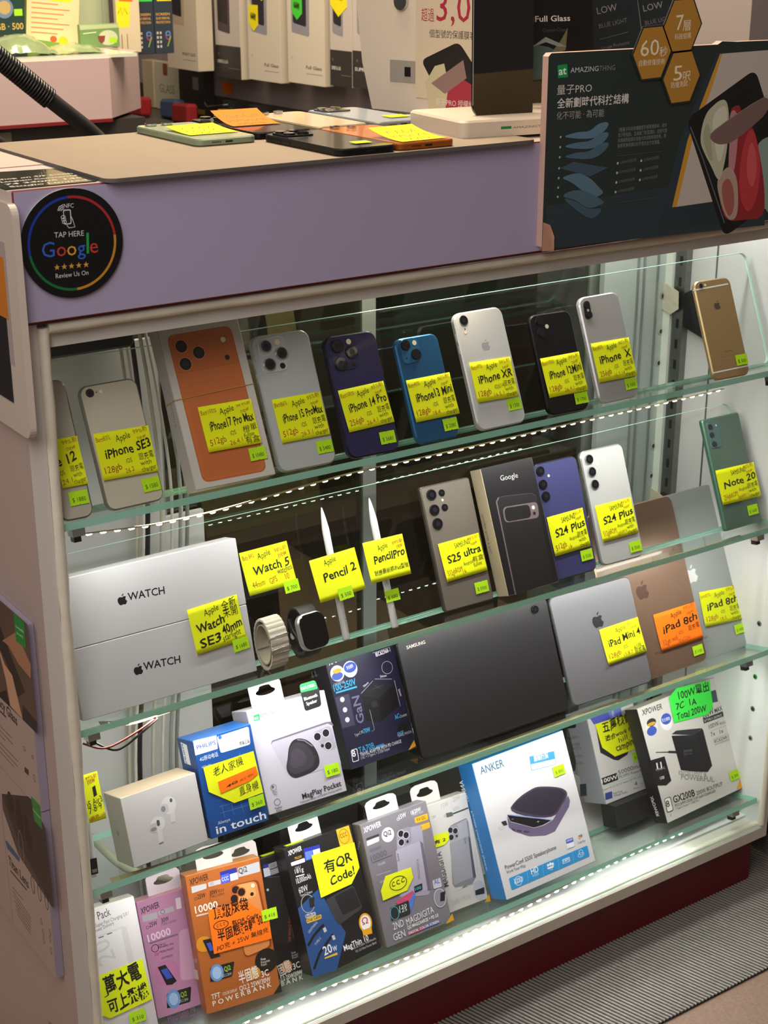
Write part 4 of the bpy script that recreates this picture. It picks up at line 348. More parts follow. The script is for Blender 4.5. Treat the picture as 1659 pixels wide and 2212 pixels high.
 'sign':[('P','2b3a3f',[(5.1,52.3),(367.4,62.8),(376.2,-7.5),(6.1,2.5)]),('P','c8bdb2',[(274.2,211.0),(398.5,212.6),(427.1,3.0),(297.8,30.6),(211.9,31.1),(231.8,111.5),(257.5,166.8)]),('P','d39a2c',[(207.1,31.5),(214.9,32.1),(234.3,111.4),(260.9,170.6),(274.9,210.3),(271.0,211.1),(252.7,171.0),(226.1,111.9)]),('P','2b3a44',[(271.0,211.1),(252.7,171.0),(226.1,111.9),(207.1,31.5),(192.5,31.3),(213.0,112.8),(244.2,174.0),(266.9,211.7)]),('P','27363b',[(192.5,31.3),(281.3,32.1),(300.9,2.4),(185.6,3.8)]),('R','14110f',14,[(220.6,136.4),(335.0,190.3),(422.5,37.0),(302.9,-15.4)]),('L','5a6a74',1.6,[(229.0,127.1),(252.8,90.0),(301.5,3.0)]),('P','8fa39a',[(352.4,98.6),(356.3,101.5),(360.8,103.6),(366.2,105.0),(372.2,105.5),(379.0,105.3),(385.7,104.2),(392.4,102.2),(399.0,99.2),(405.6,95.2),(411.2,86.8),(416.0,73.9),(419.8,56.5),(422.8,34.6),(422.0,18.2),(417.4,7.3),(409.0,1.8),(396.8,1.8),(386.6,4.6),(378.3,10.3),(371.9,18.7),(367.5,30.0),(363.3,41.5),(359.3,53.0),(355.6,64.7),(352.0,76.6),(350.3,86.2),(350.5,93.5)]),('P','6f8b88',[(377.9,87.7),(384.5,89.0),(390.9,89.1),(397.0,88.0),(402.9,85.8),(408.5,82.5),(413.3,76.3),(417.1,67.1),(420.0,55.1),(422.1,40.1),(421.4,29.1),(418.0,22.0),(411.9,18.8),(403.1,19.7),(395.1,24.3),(388.0,32.9),(381.6,45.3),(376.1,61.5),(373.7,74.0),(374.3,82.7)]),('P','96272d',[(293.7,54.5),(297.1,64.5),(299.8,74.5),(301.7,84.5),(302.9,94.6),(303.4,104.7),(303.2,113.8),(302.3,121.7),(300.8,128.5),(298.5,134.2),(297.4,138.8),(297.4,142.4),(298.5,144.9),(300.8,146.3),(303.1,147.3),(305.6,147.8),(308.1,148.0),(310.7,147.6),(313.1,145.8),(315.1,142.3),(316.8,137.4),(318.2,130.9),(319.7,126.4),(321.4,123.9),(323.1,123.4),(325.0,125.0),(327.1,125.7),(329.4,125.6),(331.9,124.5),(334.6,122.7),(337.2,120.2),(339.9,117.2),(342.5,113.7),(345.1,109.5),(348.3,102.8),(352.1,93.6),(356.6,81.9),(361.8,67.7),(366.0,54.2),(369.2,41.6),(371.6,29.7),(373.0,18.7),(371.9,10.5),(368.3,5.1),(362.2,2.5),(353.7,2.7),(345.0,3.0),(336.1,3.3),(327.0,3.6),(317.8,3.9),(310.1,5.5),(304.0,8.3),(299.4,12.3),(296.4,17.5),(293.9,22.3),(292.0,26.7),(290.6,30.6),(289.9,34.2),(290.1,39.3),(291.4,46.1)]),('P','c03a40',[(321.8,73.3),(322.4,82.4),(323.5,90.7),(325.1,98.3),(327.1,105.1),(329.7,111.1),(332.4,115.1),(335.2,116.9),(338.0,116.5),(341.0,114.1),(344.1,109.7),(347.5,103.5),(351.0,95.3),(354.8,85.3),(357.4,75.2),(359.0,65.0),(359.5,54.6),(359.0,44.2),(357.6,35.1),(355.5,27.4),(352.7,21.1),(349.0,16.2),(345.2,13.9),(341.2,14.2),(336.9,17.3),(332.5,22.9),(328.8,29.0),(326.0,35.3),(324.0,42.0),(322.7,49.1),(322.0,56.6),(321.7,64.7)]),('P','d4585a',[(333.2,80.1),(334.1,89.8),(335.5,96.4),(337.4,100.0),(339.7,100.5),(342.5,98.0),(345.1,94.1),(347.4,88.8),(349.5,82.0),(351.3,73.8),(352.2,66.3),(352.2,59.3),(351.3,53.1),(349.5,47.4),(347.2,44.8),(344.4,45.3),(341.1,48.9),(337.4,55.6),(334.8,63.1),(333.4,71.2)]),('P','c2868a',[(299.7,86.1),(299.3,98.0),(298.8,108.3),(298.2,117.0),(297.4,124.2),(296.4,129.9),(296.2,134.5),(296.7,138.1),(298.0,140.6),(300.0,142.2),(302.1,142.6),(304.3,141.9),(306.5,140.1),(308.9,137.2),(310.8,132.5),(312.1,125.9),(313.0,117.6),(313.3,107.4),(313.4,97.8),(313.2,88.8),(312.7,80.3),(312.0,72.4),(310.8,66.9),(309.1,63.9),(306.9,63.4),(304.2,65.3),(302.1,69.8),(300.6,76.7)]),('P','b9a090',[(284.1,61.0),(286.6,64.2),(289.2,67.0),(292.0,69.3),(295.0,71.2),(298.1,72.7),(301.3,72.8),(304.7,71.7),(308.3,69.3),(312.0,65.5),(315.2,60.8),(317.8,55.1),(319.9,48.5),(321.4,40.8),(322.5,33.6),(323.2,26.9),(323.5,20.6),(323.3,14.8),(322.2,10.4),(320.1,7.4),(317.1,5.8),(313.2,5.6),(309.3,6.7),(305.6,9.1),(302.1,12.7),(298.6,17.7),(295.2,23.4),(291.9,29.8),(288.6,36.8),(285.3,44.6),(283.4,51.2),(283.1,56.7)]),('P','a86058',[(293.5,54.8),(296.5,57.4),(299.4,58.6),(302.3,58.3),(305.2,56.7),(308.0,53.5),(310.5,49.6),(312.6,44.8),(314.3,39.1),(315.7,32.7),(316.3,26.8),(316.1,21.6),(315.0,17.1),(313.1,13.2),(311.0,11.2),(308.6,11.1),(306.0,13.0),(303.1,16.7),(300.3,21.3),(297.6,26.8),(295.1,33.1),(292.7,40.2),(291.6,46.2),(291.9,51.1)]),('P','c3c2a4',[(247.8,115.6),(248.3,120.6),(249.0,125.2),(250.0,129.6),(251.3,133.6),(252.9,137.3),(254.7,140.6),(256.8,143.3),(259.1,145.6),(261.7,147.4),(264.3,149.1),(266.9,150.7),(269.5,152.3),(272.1,153.8),(274.8,154.9),(277.5,155.7),(280.2,156.2),(283.0,156.3),(285.5,155.5),(287.7,153.9),(289.7,151.4),(291.3,147.9),(292.7,143.7),(293.9,138.6),(294.8,132.8),(295.5,126.0),(295.9,119.2),(296.0,112.2),(295.9,105.0),(295.5,97.7),(294.8,90.7),(294.0,84.0),(292.8,77.6),(291.5,71.5),(290.1,66.6),(288.7,62.8),(287.2,60.3),(285.7,59.0),(283.8,59.3),(281.4,61.0),(278.5,64.3),(275.2,69.1),(271.8,73.8),(268.3,78.5),(264.7,83.1),(261.0,87.5),(257.8,91.8),(254.9,95.8),(252.4,99.5),(250.3,103.0),(248.8,106.9),(248.0,111.1)]),('P','dcd8c2',[(269.4,140.5),(273.0,143.5),(276.4,146.0),(279.5,147.7),(282.3,148.8),(284.8,149.2),(287.0,147.9),(288.8,145.1),(290.3,140.5),(291.5,134.4),(292.2,127.8),(292.5,120.8),(292.3,113.4),(291.7,105.6),(290.8,98.7),(289.5,92.6),(287.9,87.3),(286.0,83.0),(284.0,81.1),(281.9,81.9),(279.7,85.1),(277.5,90.9),(275.2,97.5),(272.8,105.0),(270.3,113.2),(267.7,122.3),(266.7,129.8),(267.3,135.9)]),('P','a9ad8c',[(252.6,121.1),(254.1,125.4),(255.7,128.1),(257.4,129.1),(259.1,128.4),(261.0,126.1),(262.6,122.9),(264.0,119.0),(265.2,114.2),(266.2,108.5),(267.3,103.0),(268.4,97.6),(269.7,92.4),(271.0,87.2),(271.4,84.0),(270.7,82.6),(269.1,83.2),(266.4,85.6),(263.7,89.0),(260.8,93.4),(257.9,98.8),(254.8,105.1),(252.9,111.0),(252.2,116.3)]),('P','7d625c',[(270.0,120.3),(276.8,123.7),(284.6,127.4),(293.4,131.5),(303.3,135.8),(314.1,140.4),(324.2,144.5),(333.5,148.2),(342.1,151.3),(350.0,153.9),(356.3,154.7),(360.9,153.6),(363.9,150.6),(365.2,145.7),(364.2,140.8),(360.7,135.8),(354.8,130.7),(346.4,125.6),(338.6,121.0),(331.3,116.9),(324.6,113.3),(318.4,110.3),(312.7,107.7),(307.6,105.7),(303.1,104.1),(299.2,103.1),(295.0,102.4),(290.6,102.1),(285.9,102.1),(281.1,102.5),(276.5,103.5),(272.3,105.2),(268.5,107.5),(265.0,110.6),(264.1,113.7),(265.7,116.9)]),('L','a89a92',0.5,[(260.4,114.4),(287.1,128.2),(330.4,146.7),(360.5,157.3)]),('P','19984a',[(13.1,209.1),(27.5,209.8),(29.4,195.3),(14.7,195.0)]),('T','f0fff4','at',15.6,198.3,11.4,9,3.3,'b'),('T','cfcfcf','AMAZING',32.9,199.9,42.2,6,0.1,''),('T','7f8583','THING',76.3,199.9,24.4,6,0.2,''),('T','d6d0c6','量子PRO',13.9,177.5,52.5,8.6,0.2,''),('T','e2dcd2','全新劃時代科技結構',14.7,162.6,110.0,8.6,-0.1,'b'),('T','aaa69e','化不可能 · 為可能',14.8,149.8,72.2,7,-0.6,''),('P','5d7f92',[(31.2,130.9),(37.4,131.9),(43.3,132.7),(48.9,133.1),(54.1,133.1),(59.1,132.9),(63.5,133.3),(67.5,134.2),(71.0,135.8),(74.1,137.9),(77.5,139.6),(81.2,140.8),(85.3,141.5),(89.7,141.8),(92.8,141.4),(94.5,140.3),(94.8,138.7),(93.7,136.4),(91.9,134.1),(89.3,132.0),(85.9,129.8),(81.7,127.7),(77.4,126.2),(72.8,125.1),(68.1,124.6),(63.1,124.6),(57.3,124.9),(50.6,125.4),(43.0,126.3),(34.6,127.6),(29.8,128.7),(28.7,129.8)]),('P','557486',[(31.8,119.5),(38.1,120.5),(44.0,121.2),(49.5,121.5),(54.8,121.6),(59.8,121.4),(64.2,121.7),(68.2,122.7),(71.8,124.2),(74.8,126.4),(78.3,128.0),(82.0,129.2),(86.1,129.9),(90.5,130.2),(93.6,129.8),(95.3,128.7),(95.6,127.0),(94.5,124.7),(92.7,122.5),(90.0,120.3),(86.7,118.2),(82.5,116.1),(78.1,114.5),(73.6,113.5),(68.8,113.0),(63.8,113.0),(58.0,113.3),(51.3,113.9),(43.7,114.8),(35.2,116.1),(30.4,117.3),(29.3,118.4)]),('P','4a6676',[(32.5,107.9),(38.7,108.9),(44.6,109.6),(50.2,110.0),(55.5,110.0),(60.5,109.8),(65.0,110.1),(69.0,111.0),(72.5,112.6),(75.6,114.7),(79.0,116.4),(82.8,117.6),(86.9,118.3),(91.3,118.5),(94.4,118.1),(96.1,117.0),(96.4,115.3),(95.3,113.0),(93.5,110.8),(90.8,108.6),(87.4,106.5),(83.3,104.4),(78.9,102.8),(74.3,101.8),(69.5,101.3),(64.5,101.3),(58.7,101.6),(51.9,102.3),(44.3,103.3),(35.9,104.5),(31.1,105.7),(29.9,106.9)]),('P','3e5564',[(22.4,94.0),(43.0,99.7),(97.5,88.6),(69.7,80.6)]),('P','58788a',[(32.9,84.6),(39.5,85.8),(45.7,86.2),(51.6,85.8),(57.0,84.6),(62.1,82.5),(66.9,80.2),(71.4,77.6),(75.5,74.6),(79.3,71.3),(82.7,68.4),(85.8,65.9),(88.5,63.7),(90.8,61.9),(91.2,60.1),(89.9,58.5),(86.7,57.0),(81.8,55.5),(76.9,55.3),(72.2,56.2),(67.5,58.4),(63.0,61.7),(58.6,65.0),(54.1,68.0),(49.7,70.9),(45.3,73.7),(41.0,76.1),(36.8,78.1),(32.8,79.7),(28.9,81.0),(27.6,82.2),(28.9,83.4)]),('P','4a6676',[(31.9,63.9),(37.1,65.5),(42.4,66.4),(47.9,66.6),(53.5,66.2),(59.3,65.2),(65.2,63.5),(71.4,61.2),(77.8,58.3),(84.4,54.7),(89.2,51.8),(92.2,49.7),(93.5,48.2),(93.0,47.4),(91.1,46.6),(88.0,45.7),(83.6,44.6),(77.8,43.6),(72.2,43.6),(66.8,44.8),(61.4,47.1),(56.2,50.5),(50.8,53.5),(45.1,56.0),(39.3,57.9),(33.2,59.4),(30.0,60.9),(29.5,62.4)]),('P','41596a',[(33.3,58.7),(39.3,57.1),(45.2,55.1),(50.8,52.7),(56.2,49.9),(61.4,46.7),(66.8,44.3),(72.4,42.8),(78.2,42.1),(84.1,42.1),(88.0,41.6),(89.9,40.3),(89.8,38.3),(87.6,35.7),(85.0,33.7),(81.9,32.2),(78.4,31.4),(74.4,31.1),(68.7,32.8),(61.2,36.5),(51.9,42.1),(40.8,49.7),(34.0,55.0),(31.5,58.0)]),('E','9fb0b4',(21.9,129.4),1.4,1.4,0),('E','9fb0b4',(21.8,118.0),1.4,1.4,0),('E','9fb0b4',(21.6,106.6),1.4,1.4,0),('E','9fb0b4',(21.4,94.1),1.4,1.4,0),('E','9fb0b4',(21.3,82.9),1.4,1.4,0),('E','9fb0b4',(21.1,72.0),1.4,1.4,0),('E','9fb0b4',(21.0,61.4),1.4,1.4,0),('T','858a86','7層量子科技結構觸感手感順滑超卓，疏水',111.2,129.3,77.6,4,0.6,''),('T','858a86','防汗防指紋，且通過了跌落測試，並對可靠',111.0,123.2,78.9,4,0.3,''),('T','858a86','的高級耐刮設計及強大的自動修復技術，帶',110.9,117.0,77.7,4,0.3,''),('T','858a86','給用家無與倫比的手感及全方位保護。',110.7,110.9,68.7,4,-0.0,''),('E','b8bcb8',(112.3,92.6),1.6,1.6,0),('T','6a716e','SUPREME科技結構',115.9,91.4,26.0,3.4,3.1,''),('E','b8bcb8',(150.2,92.6),1.6,1.6,0),('T','6a716e','SUPREME超感應',153.9,91.5,25.3,3.4,3.5,''),('E','b8bcb8',(112.0,81.4),1.6,1.6,0),('T','6a716e','SUPREME科技結構',115.6,80.2,26.0,3.4,3.0,''),('E','b8bcb8',(149.9,81.3),1.6,1.6,0),('T','6a716e','SUPREME超感應',153.6,80.2,25.3,3.4,3.3,''),('E','b8bcb8',(111.6,70.2),1.6,1.6,0),('T','6a716e','SUPREME科技結構',115.2,69.0,26.0,3.4,2.8,''),('E','b8bcb8',(149.6,70.0),1.6,1.6,0),('T','6a716e','SUPREME超感應',153.3,68.8,25.4,3.4,3.1,''),('E','b8bcb8',(111.2,58.9),1.6,1.6,0),('T','6a716e','SUPREME科技結構',114.8,57.7,26.1,3.4,2.6,''),('L','55605e',0.4,[(106.5,101.2),(187.9,101.5)]),('L','55605e',0.4,[(110.4,45.7),(187.5,46.3)])],
 'disc':[('T','cfcfd2','NFC',-6.2,34.4,9.9,4.2,-2.4,''),('T','c9c9cc','TAP HERE',-18.0,7.3,30.2,5.4,-2.0,''),('T','2a5fc4','G',-32.0,-9.9,13.0,0,-3.5,''),('T','c0362c','o',-16.8,-10.6,9.4,0,-2.3,''),('T','d69a28','o',-6.3,-11.0,9.5,0,-2.3,''),('T','2a5fc4','g',4.3,-11.5,8.4,0,-0.9,''),('T','1f9a4a','l',13.6,-11.2,2.6,0,-3.4,''),('T','c0362c','e',17.3,-11.3,8.5,0,-0.8,''),('T','d29a3c','★',-20.7,-23.4,6.0,0,-1.6,''),('T','d29a3c','★',-13.3,-23.6,6.0,0,-1.6,''),('T','d29a3c','★',-5.9,-23.8,6.0,0,-1.6,''),('T','d29a3c','★',1.6,-24.0,6.1,0,-1.6,''),('T','d29a3c','★',9.1,-24.2,6.1,0,-1.6,''),('T','c9c9cc','Review Us On',-19.7,-31.5,33.8,4.8,-0.6,''),('R','d0d0d2',1.8,[(-7.4,32.9),(0.5,32.7),(0.3,18.6),(-7.4,18.7)]),('R','131315',1.4,[(-6.7,31.8),(-0.4,31.7),(-0.5,19.6),(-6.6,19.6)]),('L','c9c9cc',0.7,[(0.3,25.9),(1.9,22.0),(3.5,15.4),(-2.8,15.3),(-4.6,18.1)]),('E','c9c9cc',(-7.7,26.0),2.4,1.8,0.6),('E','c9c9cc',(-7.3,23.7),2.4,1.8,0.6),('E','c9c9cc',(-6.9,21.3),2.4,1.8,0.6),('L','c9c9cc',0.9,[(-12.6,32.4),(-11.1,35.9),(-6.8,37.6)]),('L','c9c9cc',0.9,[(-11.2,32.2),(-9.9,34.5),(-6.6,35.8)]),('L','c9c9cc',0.9,[(-9.5,32.1),(-8.5,33.3),(-6.5,33.9)])],
 'boardA':[('P','5d4a3c',[(-21.6,420.7),(80.5,422.2),(81.4,292.5),(-52.6,289.3)]),('P','2b2420',[(-27.5,395.8),(-14.1,400.2),(7.8,375.7),(56.3,332.2),(32.2,315.6),(7.0,344.8),(-17.0,360.9),(-33.3,371.3)]),('P','a87a5c',[(-0.8,371.1),(44.0,398.5),(60.8,389.0),(80.7,374.8),(76.6,357.1),(43.3,360.9),(17.5,371.9)]),('P','c99c7c',[(-18.7,360.2),(0.3,342.1),(20.5,337.6),(40.7,292.2),(4.8,293.4),(-1.1,322.1)]),('P','8a6a54',[(-31.9,376.9),(-19.1,365.2),(-21.3,348.9),(-40.7,339.8)]),('P','14161c',[(-23.5,298.3),(-4.0,309.2),(4.5,291.9),(-26.8,291.0)]),('P','20242c',[(44.8,312.0),(84.4,307.8),(81.4,292.5),(40.7,292.2)]),('P','1f8a3a',[(43.0,420.8),(71.7,420.7),(70.9,389.3),(43.1,387.6)]),('T','d8f0dc','Compatible',45.8,405.3,23.1,3.2,3.8,''),('T','d8f0dc','Privacy',48.2,397.6,17.4,3,7.9,''),('T','201c1a','Privacy Glass',-55.3,278.1,77.5,13,-1.9,'b'),('L','3a322e',2.2,[(-54.5,270.3),(-12.4,271.3)]),('L','6a5e58',0.9,[(-55.5,249.5),(-0.0,250.2)]),('L','6a5e58',0.9,[(-54.4,243.2),(1.5,242.9)]),('L','6a5e58',0.9,[(-53.5,237.5),(-23.4,236.2)]),('L','6a5e58',0.9,[(-54.7,225.3),(13.3,226.3)]),('L','6a5e58',0.9,[(-54.5,219.2),(10.1,218.7)]),('L','6a5e58',0.9,[(-54.5,212.3),(-3.0,212.5)]),('E','6a5e58',(37.2,254.1),3,3,0.6),('E','6a5e58',(60.9,254.7),2.4,2.4,0.6),('R','3a322e',1,[(33.1,229.7),(44.3,230.3),(42.8,223.0),(31.5,222.3)]),('E','6a5e58',(60.7,228.3),3,5,0.6)],
 'boardB':[('P','322b28',[(-54.0,151.6),(34.5,192.3),(48.5,193.4),(79.3,174.0),(84.2,72.4),(72.1,71.8),(-17.2,88.9),(-56.2,130.1)]),('P','4a4340',[(-54.0,151.6),(-49.1,146.8),(-11.9,106.4),(78.4,73.3),(72.1,71.8),(-17.2,88.9),(-56.2,130.1)]),('P','1f8a3a',[(44.2,197.7),(70.6,198.3),(70.7,168.2),(47.9,167.5)]),('T','d8f0dc','Compatible',46.9,180.8,21.0,3,-2.8,''),('E','17130f',(-26.2,153.2),9,15,0),('E','17130f',(-1.9,161.1),6,10,0),('E','17130f',(-1.0,142.3),11,17,0),('E','17130f',(19.6,150.1),6,10,0),('E','17130f',(23.5,130.8),10,15,0),('E','8a7a70',(-3.8,106.3),7.5,22,1.6),('P','3a5a80',[(-58.9,85.2),(-52.2,88.0),(-12.4,85.7),(-16.2,78.5),(-52.9,77.2)]),('T','201c1a','Titan Lens',-53.2,56.1,61.3,13,-0.9,'b'),('L','3a322e',2.2,[(-50.3,47.9),(0.5,49.3)]),('L','6a5e58',0.9,[(-49.8,25.5),(-15.8,25.9)]),('L','6a5e58',0.9,[(-48.3,19.9),(6.0,13.0)]),('L','6a5e58',0.9,[(-46.8,14.4),(5.0,7.8)]),('L','6a5e58',0.9,[(-45.3,8.8),(3.9,2.7)]),('L','6a5e58',0.9,[(-43.8,3.3),(2.9,-2.4)]),('L','6a5e58',0.9,[(-42.3,-2.3),(1.9,-7.6)]),('L','6a5e58',0.9,[(-40.8,-7.9),(0.8,-12.7)]),('E','3a322e',(23.1,69.3),5,12,1),('E','3a322e',(43.0,70.4),5,12,1),('E','3a322e',(63.0,70.2),5,12,1),('E','6a5e58',(40.0,29.2),2.5,4.5,0.6),('E','6a5e58',(43.0,15.4),2.5,4.5,0.6),('E','6a5e58',(42.5,4.8),2.5,4.5,0.6),('E','6a5e58',(65.6,28.9),2.5,4.5,0.6),('E','6a5e58',(63.8,19.0),2.5,4.5,0.6),('E','6a5e58',(63.9,2.9),2.5,4.5,0.6)],
}
HEX=[((202.8,246.2),[('T','f2e6c8','7',192.5,240.9,12.0,18,3.1,''),('T','f2e6c8','層',203.4,240.6,12.6,10,2.9,''),('T','f2e6c8','科技結構',191.1,230.6,26.5,5.6,2.5,'')]),((156.1,216.8),[('T','f2e6c8','60',137.4,213.4,29.6,19,1.6,''),('T','f2e6c8','秒',167.7,212.8,13.0,9,2.2,''),('T','f2e6c8','自動修復技術',136.1,203.1,41.2,5.4,1.2,'')]),((206.6,186.8),[('T','f2e6c8','5',193.3,183.2,14.2,18,2.3,''),('T','f2e6c8','呎',208.9,182.5,12.8,10,2.9,''),('T','f2e6c8','防撞測試',190.1,175.3,27.3,5.6,2.4,'')])]
